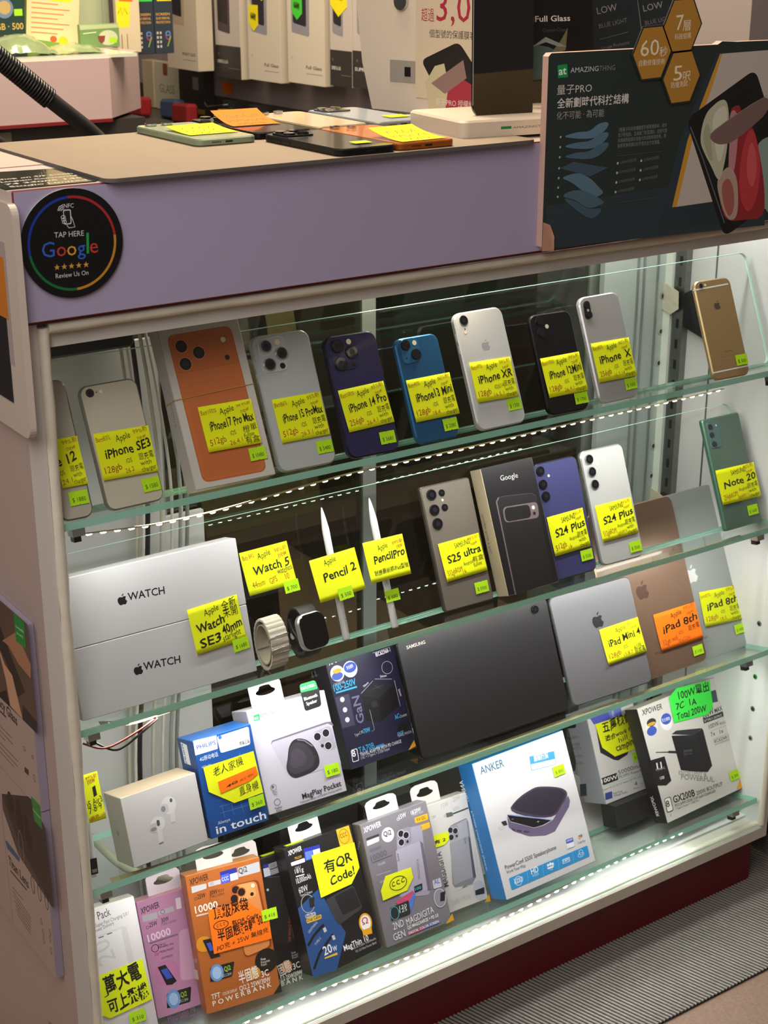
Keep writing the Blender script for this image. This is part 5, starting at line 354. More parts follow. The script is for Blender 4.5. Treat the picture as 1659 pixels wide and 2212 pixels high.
NOTES=[
 ('i12',[0.56989,1.41909,-0.53783],[0.99905,-0.04341,0.00357],[0.0151,0.42223,0.90636],27.7,51.4,None,'e6ee14',[('a03c14','99%新',0.36,0.86,0.97,0.89,'s'),('a03c14','new',0.5,0.73,0.85,0.76,'s'),('14160a','e 12',0.0,0.44,0.8,0.53,'H'),('14160a','OS',0.04,0.25,0.22,0.27,'s'),('a03c14','24.1',0.04,0.06,0.44,0.09,'s'),('14160a','跟充電',0.46,0.3,0.97,0.33,'s'),('14160a','with',0.52,0.17,0.85,0.2,'s'),('14160a','charger',0.48,0.04,0.97,0.07,'s')]),
 ('SE3',[0.61511,1.41836,-0.53823],[0.99956,0.01039,-0.02763],[0.02107,0.40446,0.91431],63.5,50.2,None,'e6ee14',[('a03c14','Batt83%',0.02,0.81,0.279,0.83,'s'),('14160a','Apple',0.37,0.76,0.64,0.8,'h'),('a03c14','99%新',0.7,0.86,0.97,0.9,'s'),('a03c14','new',0.76,0.72,0.92,0.76,'s'),('14160a','iPhone SE3',0.13,0.44,0.97,0.54,'H'),('a03c14','128gb',0.06,0.13,0.37,0.17,'h'),('14160a','iOS',0.47,0.27,0.578,0.29,'s'),('a03c14','26.2',0.42,0.07,0.58,0.1,'s'),('14160a','跟充電',0.71,0.3,0.98,0.33,'s'),('14160a','with',0.71,0.16999999999999998,0.9099999999999999,0.2,'s'),('14160a','charger',0.71,0.03999999999999998,0.98,0.07,'s')]),
 ('box17',[0.74198,1.4227,-0.53229],[0.99951,-0.03042,-0.00717],[0.01991,0.44294,0.89633],65.2,51.2,None,'e6ee14',[('a03c14','Batt100%',0.02,0.81,0.316,0.83,'s'),('14160a','Apple',0.37,0.76,0.64,0.8,'h'),('a03c14','99.9%新',0.7,0.86,0.97,0.9,'s'),('a03c14','new',0.76,0.72,0.92,0.76,'s'),('14160a','iPhone17 Pro Max',0.13,0.44,0.97,0.54,'H'),('a03c14','512gb',0.06,0.13,0.37,0.17,'h'),('14160a','iOS',0.47,0.27,0.578,0.29,'s'),('a03c14','26.4.1',0.42,0.07,0.6599999999999999,0.1,'s'),('14160a','橙單',0.71,0.3,0.98,0.33,'s'),('14160a','Fullset',0.71,0.16999999999999998,0.9099999999999999,0.2,'s'),('14160a','有盒',0.71,0.03999999999999998,0.98,0.07,'s')]),
 ('15PM',[0.83515,1.42369,-0.5393],[0.99953,-0.03061,0.00036],[0.01227,0.41124,0.91144],62.6,50.5,None,'e6ee14',[('a03c14','Batt86%',0.02,0.81,0.279,0.83,'s'),('14160a','Apple',0.37,0.76,0.64,0.8,'h'),('a03c14','95%新',0.7,0.86,0.97,0.9,'s'),('a03c14','new',0.76,0.72,0.92,0.76,'s'),('14160a','iPhone 15 ProMax',0.13,0.44,0.97,0.54,'H'),('a03c14','512gb',0.06,0.13,0.37,0.17,'h'),('14160a','iOS',0.47,0.27,0.578,0.29,'s'),('a03c14','26.3.1',0.42,0.07,0.6599999999999999,0.1,'s'),('14160a','跟充電',0.71,0.3,0.98,0.33,'s'),('14160a','with',0.71,0.16999999999999998,0.9099999999999999,0.2,'s'),('14160a','charger',0.71,0.03999999999999998,0.98,0.07,'s')]),
 ('14P',[0.92019,1.41604,-0.5398],[0.99896,-0.02577,0.03756],[-0.02359,0.41286,0.91049],62.0,49.8,None,'e6ee14',[('a03c14','Batt100%',0.02,0.81,0.316,0.83,'s'),('14160a','Apple',0.37,0.76,0.64,0.8,'h'),('a03c14','95%新',0.7,0.86,0.97,0.9,'s'),('a03c14','new',0.76,0.72,0.92,0.76,'s'),('14160a','iPhone 14 Pro',0.13,0.44,0.97,0.54,'H'),('a03c14','256gb',0.06,0.13,0.37,0.17,'h'),('14160a','iOS',0.47,0.27,0.578,0.29,'s'),('a03c14','26.4.1',0.42,0.07,0.6599999999999999,0.1,'s'),('14160a','跟充電',0.71,0.3,0.98,0.33,'s'),('14160a','with',0.71,0.16999999999999998,0.9099999999999999,0.2,'s'),('14160a','charger',0.71,0.03999999999999998,0.98,0.07,'s')]),
 ('13m',[1.01424,1.41531,-0.54418],[0.99998,-0.00345,0.00453],[-0.00275,0.4034,0.91502],63.7,51.2,None,'e6ee14',[('a03c14','Batt90%',0.02,0.81,0.279,0.83,'s'),('14160a','Apple',0.37,0.76,0.64,0.8,'h'),('a03c14','90%新',0.7,0.86,0.97,0.9,'s'),('a03c14','new',0.76,0.72,0.92,0.76,'s'),('14160a','iPhone13 Mini',0.13,0.44,0.97,0.54,'H'),('a03c14','128gb',0.06,0.13,0.37,0.17,'h'),('14160a','iOS',0.47,0.27,0.578,0.29,'s'),('a03c14','18.4',0.42,0.07,0.58,0.1,'s'),('14160a','跟充電',0.71,0.3,0.98,0.33,'s'),('14160a','with',0.71,0.16999999999999998,0.9099999999999999,0.2,'s'),('14160a','charger',0.71,0.03999999999999998,0.98,0.07,'s')]),
 ('XR',[1.10781,1.41795,-0.5364],[0.99963,-0.00876,-0.02588],[0.02724,0.39371,0.91883],63.0,49.8,None,'e6ee14',[('a03c14','Batt97%',0.02,0.81,0.279,0.83,'s'),('14160a','Apple',0.37,0.76,0.64,0.8,'h'),('a03c14','99%新',0.7,0.86,0.97,0.9,'s'),('a03c14','new',0.76,0.72,0.92,0.76,'s'),('14160a','iPhone XR',0.13,0.44,0.97,0.54,'H'),('a03c14','128gb',0.06,0.13,0.37,0.17,'h'),('14160a','iOS(14)',0.47,0.27,0.722,0.29,'s'),('a03c14','16.5.1',0.42,0.07,0.6599999999999999,0.1,'s'),('14160a','跟充電',0.71,0.3,0.98,0.33,'s'),('14160a','with',0.71,0.16999999999999998,0.9099999999999999,0.2,'s'),('14160a','charger',0.71,0.03999999999999998,0.98,0.07,'s')]),
 ('12m',[1.22067,1.41697,-0.54888],[0.99861,-0.05055,0.01488],[0.00655,0.39924,0.91682],61.2,50.8,None,'e6ee14',[('a03c14','Batt100%',0.02,0.81,0.316,0.83,'s'),('14160a','Apple',0.37,0.76,0.64,0.8,'h'),('a03c14','99%新',0.7,0.86,0.97,0.9,'s'),('a03c14','new',0.76,0.72,0.92,0.76,'s'),('14160a','iPhone 12Mini',0.13,0.44,0.97,0.54,'H'),('a03c14','128gb',0.06,0.13,0.37,0.17,'h'),('14160a','iOS',0.47,0.27,0.578,0.29,'s'),('a03c14','26.4.1',0.42,0.07,0.6599999999999999,0.1,'s'),('14160a','跟充電',0.71,0.3,0.98,0.33,'s'),('14160a','with',0.71,0.16999999999999998,0.9099999999999999,0.2,'s'),('14160a','charger',0.71,0.03999999999999998,0.98,0.07,'s')]),
 ('X',[1.30592,1.41974,-0.54334],[0.99983,0.00978,-0.01535],[0.01053,0.37751,0.92595],65.8,51.2,None,'e6ee14',[('a03c14','Batt85%',0.02,0.81,0.279,0.83,'s'),('14160a','Apple',0.37,0.76,0.64,0.8,'h'),('a03c14','90%新',0.7,0.86,0.97,0.9,'s'),('a03c14','new',0.76,0.72,0.92,0.76,'s'),('14160a','iPhone  X',0.13,0.44,0.97,0.54,'H'),('a03c14','256gb',0.06,0.13,0.37,0.17,'h'),('14160a','iOS',0.47,0.27,0.578,0.29,'s'),('a03c14','16.7.14',0.42,0.07,0.7,0.1,'s'),('14160a','跟充電',0.71,0.3,0.98,0.33,'s'),('14160a','with',0.71,0.16999999999999998,0.9099999999999999,0.2,'s'),('14160a','charger',0.71,0.03999999999999998,0.98,0.07,'s')]),
 ('note20',[1.58384,1.44711,-0.77802],[0.9997,-0.01941,-0.01496],[0.02141,0.39419,0.91878],77.6,51.2,None,'e6ee14',[('14160a','SAMSUNG',0.37,0.76,0.748,0.8,'h'),('a03c14','90%新',0.7,0.86,0.97,0.9,'s'),('a03c14','new',0.76,0.72,0.92,0.76,'s'),('14160a','Note 20',0.13,0.44,0.97,0.54,'H'),('a03c14','256gbROM',0.06,0.13,0.42,0.17,'h'),('14160a','Android',0.47,0.27,0.722,0.29,'s'),('a03c14','8gbRAM 13',0.42,0.07,0.7,0.1,'s'),('14160a','跟充電',0.71,0.3,0.98,0.33,'s'),('14160a','with',0.71,0.16999999999999998,0.9099999999999999,0.2,'s'),('14160a','charger',0.71,0.03999999999999998,0.98,0.07,'s')]),
 ('S25U',[1.08898,1.44891,-0.77936],[0.99951,-0.0152,0.02751],[-0.01976,0.37695,0.92602],64.1,50.1,None,'e6ee14',[('14160a','SAMSUNG',0.37,0.76,0.748,0.8,'h'),('a03c14','98%新',0.7,0.86,0.97,0.9,'s'),('a03c14','new',0.76,0.72,0.92,0.76,'s'),('14160a','S25 ultra',0.13,0.44,0.97,0.54,'H'),('a03c14','512gbROM',0.06,0.13,0.42,0.17,'h'),('14160a','Android',0.47,0.27,0.722,0.29,'s'),('a03c14','16',0.42,0.07,0.5,0.1,'s'),('14160a','有盒',0.71,0.3,0.98,0.33,'s'),('14160a','Fullset',0.71,0.16999999999999998,0.9099999999999999,0.2,'s')]),
 ('S24b',[1.26426,1.44313,-0.78252],[0.99989,0.00512,0.01375],[-0.01467,0.34879,0.93709],62.8,53.3,None,'e6ee14',[('14160a','SAMSUNG',0.37,0.76,0.748,0.8,'h'),('a03c14','98%新',0.7,0.86,0.97,0.9,'s'),('a03c14','new',0.76,0.72,0.92,0.76,'s'),('14160a','S24 Plus',0.13,0.44,0.97,0.54,'H'),('a03c14','512gb',0.06,0.13,0.37,0.17,'h'),('14160a','Android',0.47,0.27,0.722,0.29,'s'),('a03c14','16',0.42,0.07,0.5,0.1,'s'),('14160a','跟充電',0.71,0.3,0.98,0.33,'s'),('14160a','with',0.71,0.16999999999999998,0.9099999999999999,0.2,'s'),('14160a','charger',0.71,0.03999999999999998,0.98,0.07,'s')]),
 ('S24s',[1.35426,1.44851,-0.78418],[0.99952,-0.02851,0.01174],[-0.0002,0.37461,0.92718],63.9,50.6,None,'e6ee14',[('14160a','SAMSUNG',0.37,0.76,0.748,0.8,'h'),('a03c14','99%新',0.7,0.86,0.97,0.9,'s'),('a03c14','new',0.76,0.72,0.92,0.76,'s'),('14160a','S24 Plus',0.13,0.44,0.97,0.54,'H'),('a03c14','512gbROM',0.06,0.13,0.42,0.17,'h'),('14160a','Android',0.47,0.27,0.722,0.29,'s'),('a03c14','12gbRAM 16',0.42,0.07,0.7,0.1,'s'),('14160a','跟充電',0.71,0.3,0.98,0.33,'s'),('14160a','with',0.71,0.16999999999999998,0.9099999999999999,0.2,'s'),('14160a','charger',0.71,0.03999999999999998,0.98,0.07,'s')]),
 ('wbox',[0.72062,1.43149,-0.774],[0.99873,0.01111,0.04922],[-0.05041,0.25895,0.96458],65.0,53.5,None,'e4ee1c',[('1d2010','Apple',0.3,0.75,0.6,0.8,'h'),('1d2010','全新',0.66,0.76,0.95,0.8,'h'),('1d2010','未開',0.66,0.58,0.95,0.62,'h'),('1d2010','Watch',0.1,0.42,0.66,0.5,'H'),('1d2010','SE3',0.1,0.1,0.52,0.16,'H'),('1d2010','40mm',0.58,0.24,0.98,0.32,'H'),('1d2010','starlight',0.55,0.1,0.92,0.15,'h')]),
 ('watch5',[0.81953,1.48216,-0.744],[0.99987,0.00629,0.01481],[-0.01609,0.39068,0.92039],66.3,53.0,None,'e4ee1c',[('a8481c','Batt 84%',0.04,0.8,0.28,0.82,'h'),('1d2010','Apple',0.34,0.75,0.62,0.79,'h'),('a8481c','98%新',0.7,0.8,0.97,0.84,'h'),('a8481c','new',0.76,0.66,0.95,0.7,'h'),('1d2010','Watch 5',0.18,0.42,0.95,0.46,'H'),('a8481c','44mm',0.1,0.14,0.36,0.16,'h'),('a8481c','GPS',0.46,0.14,0.62,0.16,'h'),('1d2010','watchos',0.66,0.3,0.98,0.34,'h'),('a8481c','10',0.8,0.15,0.88,0.17,'h')]),
 ('pencil2',[0.88615,1.42959,-0.75024],[0.99921,0.01554,0.03661],[-0.03977,0.39042,0.91978],65.2,52.1,None,'e4ee1c',[('1d2010','Apple',0.28,0.78,0.55,0.82,'h'),('1d2010','Pencil 2',0.2,0.42,0.92,0.5,'H')]),
 ('pencilpro',[0.96123,1.43205,-0.74445],[0.99996,-0.00338,-0.00797],[0.00866,0.39072,0.92047],58.8,50.7,None,'e4ee1c',[('1d2010','Apple',0.33,0.72,0.58,0.76,'h'),('a8481c','99%新',0.7,0.78,0.98,0.82,'h'),('a8481c','new',0.8,0.66,0.95,0.7,'h'),('1d2010','PencilPro',0.18,0.44,0.96,0.5,'H'),('1d2010','對應最新款iPad型號',0.12,0.16,0.98,0.2,'h')]),
 ('mini',[1.38354,1.45443,-0.98154],[0.99953,-0.01507,0.02656],[-0.01795,0.41385,0.91017],72.8,51.9,None,'e4ee1c',[('14160a','Apple',0.37,0.76,0.64,0.8,'h'),('a03c14','85%新',0.7,0.86,0.97,0.9,'s'),('a03c14','new',0.76,0.72,0.92,0.76,'s'),('14160a','iPad Mini 4',0.13,0.44,0.97,0.54,'H'),('a03c14','128gb',0.06,0.13,0.37,0.17,'h'),('14160a','iOS',0.47,0.27,0.578,0.29,'s'),('a03c14','15.8.7',0.42,0.07,0.6599999999999999,0.1,'s'),('14160a','',0.71,0.3,0.98,0.33,'s'),('14160a','4G版',0.71,0.16999999999999998,0.9099999999999999,0.2,'s'),('14160a','跟充電',0.71,0.03999999999999998,0.98,0.07,'s')]),
 ('gold',[1.49582,1.4617,-0.99394],[1.0,-0.0007,-0.00162],[0.00177,0.39776,0.91749],84.7,55.4,None,'ff7a14',[('14160a','Apple',0.37,0.76,0.64,0.8,'h'),('8a2c08','99%新',0.7,0.86,0.97,0.9,'s'),('8a2c08','new',0.76,0.72,0.92,0.76,'s'),('14160a','iPad 8th',0.13,0.44,0.97,0.54,'H'),('8a2c08','32gb wifi',0.06,0.13,0.42,0.17,'h'),('14160a','iOS',0.47,0.27,0.578,0.29,'s'),('8a2c08','18.6(22H)',0.42,0.07,0.7,0.1,'s'),('14160a','跟充電',0.71,0.3,0.98,0.33,'s')]),
 ('grey8',[1.59869,1.47564,-0.98663],[0.99681,-0.03265,-0.07289],[0.07987,0.40756,0.90968],78.7,53.2,None,'d6e218',[('a03c14','batt87%',0.02,0.81,0.279,0.83,'s'),('14160a','Apple',0.37,0.76,0.64,0.8,'h'),('a03c14','99%新',0.7,0.86,0.97,0.9,'s'),('a03c14','new',0.76,0.72,0.92,0.76,'s'),('14160a','iPad 8th',0.13,0.44,0.97,0.54,'H'),('a03c14','128gb',0.06,0.13,0.37,0.17,'h'),('14160a','iOS',0.47,0.27,0.578,0.29,'s'),('a03c14','18.5',0.42,0.07,0.58,0.1,'s'),('14160a','跟充電',0.71,0.3,0.98,0.33,'s'),('14160a','with',0.71,0.16999999999999998,0.9099999999999999,0.2,'s'),('14160a','charger',0.71,0.03999999999999998,0.98,0.07,'s')]),
 ('phil',[0.73181,1.42849,-0.97856],[0.99989,-0.01481,0.00246],[0.00254,0.3288,0.9444],66.2,51.9,[(-2.8,51.4),(65.2,52.2),(67.3,-0.4),(27.7,-1.5),(-1.9,21.1)],'e4ee1c',[('1d2010','老人家機',0.12,0.72,0.74,0.78,'h'),('1d2010','直身機',0.55,0.1,0.95,0.14,'h')]),
 ('philo',[0.74461,1.43257,-0.96415],[0.99666,0.01248,0.08069],[-0.0803,0.3289,0.94095],52.5,14.6,[(0.2,14.6),(52.5,14.5),(53.0,4.3),(40.4,0.4),(-0.2,-0.0)],'ff7a14',[('2a1808','4G',0.16,0.25,0.46,0.32,'H'),('a03010','紅色',0.52,0.3,0.9,0.36,'h')]),
 ('white',[0.58463,1.43859,-1.2232],[0.99546,-0.05584,0.07705],[-0.05024,0.37913,0.92398],57.0,52.7,[(1.1,53.2),(57.4,52.2),(56.3,1.1),(0.9,-0.5),(-8.3,7.5)],'dff01c',[('17180c','萬大電',0.08,0.55,0.9,0.6,'B'),('17180c','一',0.03,0.44,0.12,0.46,'B'),('17180c','可上飛機',0.04,0.1,0.95,0.16,'B')]),
 ('orange',[0.74135,1.4638,-1.21225],[0.98862,-0.14996,-0.01178],[0.06394,0.34806,0.93529],79.2,56.9,[(0.3,56.6),(51.8,56.1),(78.5,29.6),(78.2,-0.3),(-0.2,0.3)],'ff7a14',[('201208','頂級尿袋',0.08,0.76,0.68,0.8,'H'),('201208','有QR Code',0.36,0.52,0.82,0.58,'H'),('201208','半固態超輕',0.1,0.26,0.76,0.34,'H'),('201208','30W',0.8,0.37,0.98,0.42,'H'),('201208','PD充 + 25W 無線充',0.06,0.05,0.95,0.17,'h'),('201208','c c c',0.11,0.56,0.25,0.58,'h'),('O','201208',0.18,0.6,0.13,0.1)]),
 ('magthin',[0.89658,1.45783,-1.18563],[0.99861,-0.01415,-0.05082],[0.05224,0.39905,0.91544],67.1,56.8,[(-1.2,56.9),(64.9,56.7),(66.0,22.6),(49.5,4.7),(1.2,-0.1)],'e4ee1c',[('1d2010','有QR',0.2,0.52,0.86,0.6,'H'),('1d2010','Code!',0.28,0.18,0.86,0.3,'H')]),
 ('grey',[0.98858,1.44041,-1.21504],[0.99891,-0.01469,-0.04422],[0.04651,0.37329,0.92655],47.1,31.7,[(-4.7,14.0),(6.3,31.1),(47.3,31.5),(48.3,17.1),(35.4,3.2),(-4.0,0.4)],'e4ee1c',[('1d2010','C C C',0.28,0.42,0.72,0.5,'H'),('O','1d2010',0.5,0.52,0.3,0.3)]),
 ('whitep',[1.08922,1.47701,-1.1931],[0.99656,-0.05931,-0.05783],[0.07636,0.38683,0.91898],32.7,18.3,[(-0.5,18.4),(32.1,18.1),(32.6,7.3),(23.0,1.4),(0.6,0.4)],'e4ee1c',[('1d2010','有 2',0.2,0.3,0.8,0.36,'H')]),
 ('pb',[1.46161,1.53567,-1.19972],[0.99937,-0.01055,-0.03381],[0.03525,0.39048,0.91994],82.7,57.2,[(-2.1,56.4),(80.7,57.9),(83.9,1.6),(24.2,-0.7),(2.8,18.8)],'e4ee1c',[('1d2010','五萬核電',0.12,0.72,0.86,0.8,'H'),('1d2010','適合work from',0.14,0.46,0.98,0.56,'H'),('1d2010','hill /',0.45,0.3,0.8,0.38,'h'),('1d2010','camping',0.35,0.1,0.86,0.16,'H')]),
 ('gx',[1.5666,1.49303,-1.1492],[0.99467,-0.00156,-0.10314],[0.09372,0.43124,0.89736],91.2,51.8,[(-1.4,41.2),(18.0,52.4),(91.2,52.5),(88.4,11.0),(74.4,1.2),(0.4,0.7)],'3fe04e',[('102010','100W單出',0.2,0.66,0.95,0.74,'H'),('102010','7C  1A',0.1,0.38,0.6,0.42,'H'),('102010','Total 200W',0.08,0.08,0.8,0.14,'H')]),
 ('pencil1',[0.57535,1.43121,-0.94473],[0.9998,-0.00683,-0.01877],[0.01997,0.34195,0.93951],20.6,55.0,None,'e4ee1c',[('a8481c','99%新',0.25,0.87,0.98,0.9,'h'),('a8481c','new',0.35,0.77,0.8,0.8,'h'),('1d2010','1',0.55,0.52,0.75,0.54,'H'),('1d2010','i5 Air3',0.1,0.32,0.98,0.36,'h'),('1d2010','7·8·9',0.1,0.18,0.9,0.22,'h'),('a8481c','跟充 10',0.1,0.04,0.98,0.08,'h')]),
]
PRICES=[('i12',23.8,21.6,1.2,'$ 1880'),('SE3',54.6,19.0,1.2,'$ 1580'),('box17',81.8,26.6,1.8,'$ 10480'),('15PM',62.4,20.2,1.2,'$ 5480'),('14P',54.8,16.9,1.2,'$ 3680'),('13m',51.5,16.4,1.2,'$ 2080'),('XR',60.4,24.2,1.2,'$ 1300'),('12m',53.8,15.1,1.2,'$ 1700'),('X',57.1,18.4,1.2,'$ 1000'),('i6',54.9,21.8,1.2,'$ 300'),('note20',59.3,20.4,1.2,'$ 1600'),('S25U',61.4,19.7,1.2,'$ 5900'),('S24b',60.5,23.6,1.2,'$ 3500'),('S24s',62.6,15.3,1.2,'$ 3500'),('gold',157.5,19.3,1.2,'$ 1100'),('grey8',157.8,29.3,1.2,'$ 1400'),('phil',66.3,26.5,1.8,'$ 360'),('mag',95.0,30.9,1.2,'$ 180'),('pb',80.8,54.3,1.2,'$ 470'),('gx',161.3,24.8,1.2,'$ 200'),('anker',143.2,143.7,1.2,'$ 800'),('white',60.9,45.3,1.2,'$ 310'),('orange',101.2,102.8,2.4,'$ 418')]
NOTE_PRICES=[('wbox',56.2,-3.9,'$ 1680'),('watch5',57.6,-1.7,'$ 700'),('pencil2',36.1,2.4,'$ 500')]
PENCILS={'pencil2': [(338.5,9.9),(345.0,173.6)],'pencilpro': [(409.6,7.8),(414.0,171.5)],'pencil1': [(16.7,8.4),(24.7,94.6)]}
PENCIL_PRICE=(412.5,48.1)
CAMS={'SE3': [((11.6,126.0),4.6,'l'),((19.0,125.7),0.7,'m'),((24.0,125.7),1.9,'f')],'15PM': [((16.6,143.6),7.6,'L'),((34.3,133.2),7.6,'L'),((16.5,122.7),7.6,'L'),((32.2,146.6),3.4,'f'),((32.7,119.1),3.4,'m')],'14P': [((15.1,130.7),8,'L'),((32.0,121.7),8,'L'),((14.9,109.9),8,'L'),((31.5,134.3),3.2,'f'),((31.4,107.5),3.0,'m')],'13m': [((13.2,118.5),6.3,'L'),((25.2,105.7),6.6,'L'),((26.9,119.8),3.0,'f'),((11.5,103.3),0.9,'m')],'XR': [((13.8,136.1),6.6,'l'),((13.2,125.7),0.8,'m'),((13.0,121.6),2.2,'f')],'12m': [((14.5,119.9),6.2,'L'),((13.4,104.8),6.2,'L'),((23.9,111.5),2.8,'f')],'X': [((11.8,128.4),4.6,'l'),((12.3,116.0),4.6,'l'),((11.6,122.0),2.0,'f')],'i6': [((11.7,130.0),3.6,'l'),((19.7,130.2),1.8,'f')],'note20': [((12.2,152.6),4.2,'l'),((12.4,140.6),4.2,'l'),((13.2,126.9),4.2,'l'),((23.6,153.0),1.4,'f')],'S25U': [((14.8,150.6),7.2,'L'),((14.6,130.9),7.2,'L'),((15.0,112.7),7.4,'L'),((31.1,150.1),4.8,'l'),((31.1,131.0),4.8,'l'),((30.1,140.9),1.6,'f')],'S24b': [((10.1,148.9),6.6,'L'),((10.2,130.7),6.6,'L'),((11.1,114.5),6.6,'L'),((23.0,140.1),1.8,'f')],'S24s': [((13.2,147.4),6.8,'L'),((13.8,129.8),6.8,'L'),((14.3,112.1),6.8,'L'),((26.2,138.8),1.8,'f')],'tab': [((231.2,149.1),6.2,'L')]}
PLATES={'15PM': [(8.2,152.2),(42.9,153.4),(40.3,113.1),(6.5,112.9)],'14P': [(6.0,138.5),(41.2,140.2),(39.2,101.8),(4.8,101.9)],'13m': [(6.2,126.1),(34.1,126.5),(31.5,96.7),(5.1,95.9)],'12m': [(7.7,124.3),(32.3,125.0),(30.4,96.3),(6.1,96.5)],'X': [(7.0,134.1),(17.6,134.5),(15.8,110.7),(4.7,110.7)],'note20': [(6.8,159.8),(29.5,159.0),(27.6,120.8),(6.0,121.0)]}
TABS={'mag': (17.5,62.3,160.5),'orange': (19.9,67.9,206.7),'pink': (20.9,67.2,179.5),'thinblk': (15.2,62.0,187.5),'magthin': (19.6,65.9,199.7),'grey': (19.2,69.6,195.1),'whitep': (24.6,70.4,183.6)}
TOPTAGS={'magthin': [(20.5,29.4)],'thinblk': [(79.0,11.8)]}


def frame(key):
    o, u, n, v, w, h, t = ITEMS[key]; return fm(o, u, n, v), w / 1000, h / 1000, t / 1000
# ================================================================== STRUCTURE
mb = MB(); box(mb, -2, 5, -1.5, 5, -1.52, -1.444, mat('terrazzo', '9a7f70', .6, noise=.35, nscale=260)); tag(mb.build('floor', None, T(0, 0, 0)), kind='structure')
mb = MB(); box(mb, -2, 5, 4.6, 4.7, -1.44, 1.2, mat('back_wall_paint', '6b5b4c', .6)); tag(mb.build('wall_back', None, T(0, 0, 0)), kind='structure')
mb = MB(); box(mb, 2.05, 2.12, 1.9, 4.6, -1.44, 1.2, mat('right_wall_paint', '8d8480', .6)); tag(mb.build('wall_right', None, T(0, 0, 0)), kind='structure')

# ================================================================== DISPLAY CABINET
XL, XLi, XRi, XR, YF0, YB = .530, .559, 1.675, 1.692, 1.398, 1.69
cab = thing('display_cabinet', 'long glass-fronted display cabinet with lavender fascia and red plinth', 'display cabinet', T(1.1, 1.5, -1.44))
IC = cab.matrix_world.inverted()
def cpart(mb, name, label=None):
    o = mb.build(name, cab, IC @ T(0, 0, 0)); return tag(o, label)
mb = MB(); box(mb, XL, XLi - .011, YF0, YB, -1.444, -.356, ['panel_white', 'panel_white', 'panel_side', 'panel_side', 'panel_side', 'panel_side']); cpart(mb, 'side_panel', 'left side panel, beige outside')
mb = MB(); box(mb, XLi - .011, XLi, YF0 + .012, YB, -1.33, -.356, 'white_board'); cpart(mb, 'side_lining')
mb = MB(); box(mb, XRi, XR, YF0, YB, -1.33, -.356, 'white_board')
for zz, yy in [(-.986, 1.437), (-1.075, 1.435), (-1.13, 1.434), (-1.181, 1.433), (-.50, 1.437), (-.59, 1.437), (-.72, 1.437)]:
    a = [(XRi - .0004, yy + .0045 * math.cos(i * math.pi / 8), zz + .0045 * math.sin(i * math.pi / 8)) for i in range(16)]
    b = [(XRi - .0005, yy + .0026 * math.cos(i * math.pi / 8) + .0006, zz + .0026 * math.sin(i * math.pi / 8) - .0006) for i in range(16)]
    mb.add(a, [tuple(range(16))], 'chrome'); mb.add(b, [tuple(range(16))], 'black')
cpart(mb, 'side_panel', 'white right side panel with drilled shelf holes')
mb = MB(); box(mb, XRi - .0015, XRi, 1.578, 1.580, -1.3, -.36, 'steel'); cpart(mb, 'panel_joint')
def silicone(pts, r=.0062):
    mb = MB(); pp = spline(pts, 10); tube(mb, pp, [r * (1 + .12 * random.uniform(-1, 1)) for _ in pp], 'silicone', 10); return mb
cpart(silicone([(XLi - .005, YF0 + .001, -1.32), (XLi - .005, YF0 + .001, -1.0), (XLi - .005, YF0 + .001, -.7), (XLi - .005, YF0 + .001, -.362)]), 'silicone_bead')
cpart(silicone([(XRi + .004, YF0 + .001, -1.32), (XRi + .004, YF0 + .001, -1.0), (XRi + .004, YF0 + .001, -.362)], .006), 'silicone_bead')
cpart(silicone([(XLi, YF0 + .001, -.3625), (1.1, YF0 + .001, -.3625), (XRi, YF0 + .001, -.3625)], .0065), 'silicone_bead')
mb = MB(); box(mb, XLi, XRi, YF0 + .006, YF0 + .03, -.384, -.352, 'panel_white'); cpart(mb, 'top_rail')
mb = MB(); slab(mb, XR - XL, .127, .012, .002, 'lavender', 'red_edge', e=.0012, y0=1.386, ox=XL, oz=-.3535); cpart(mb, 'fascia_panel', 'lavender fascia with dark red edges')
mb = MB(); box(mb, XL, XR, 1.392, 1.395, -.3565, -.3530, 'red_edge'); cpart(mb, 'red_edging')
mb = MB(); box(mb, XL - .004, XR, 1.388, YB + .01, -.2465, -.2262, 'counter_grey'); cpart(mb, 'counter_top')
mb = MB(); box(mb, XLi, XRi, 1.41, YB, -.256, -.2466, 'white_board'); cpart(mb, 'ceiling_board')
mb = MB(); slab(mb, XR - XLi + .011, .0225, .052, .0025, 'sill_white', 'sill_white', e=.002, y0=YF0 - .002, ox=XLi - .011, oz=-1.3455); box(mb, XLi - .011, XR, YF0 + .012, 1.428, -1.327, -1.3215, 'sill_white'); cpart(mb, 'sill')
cpart(silicone([(XLi, YF0 + .008, -1.3225), (1.1, YF0 + .009, -1.3225), (XRi, YF0 + .008, -1.3225)], .0055), 'silicone_bead')
mb = MB(); box(mb, XLi, XRi, 1.428, YB, -1.335, -1.3175, 'white_board'); cpart(mb, 'bottom_board')
mb = MB(); slab(mb, XR - XLi + .011, .099, .02, .004, 'plinth_red', 'plinth_red', e=.002, y0=1.424, ox=XLi - .011, oz=-1.444); box(mb, XLi - .011, XR, 1.444, YB, -1.444, -1.345, 'plinth_red'); cpart(mb, 'plinth')
mb = MB(); slab(mb, XRi - XLi + .006, .955, .004, .002, 'front_pane', 'pane_edge', 'front_pane', e=.0004, y0=YF0 + .001, ox=XLi - .003, oz=-1.322); cpart(mb, 'front_glass')
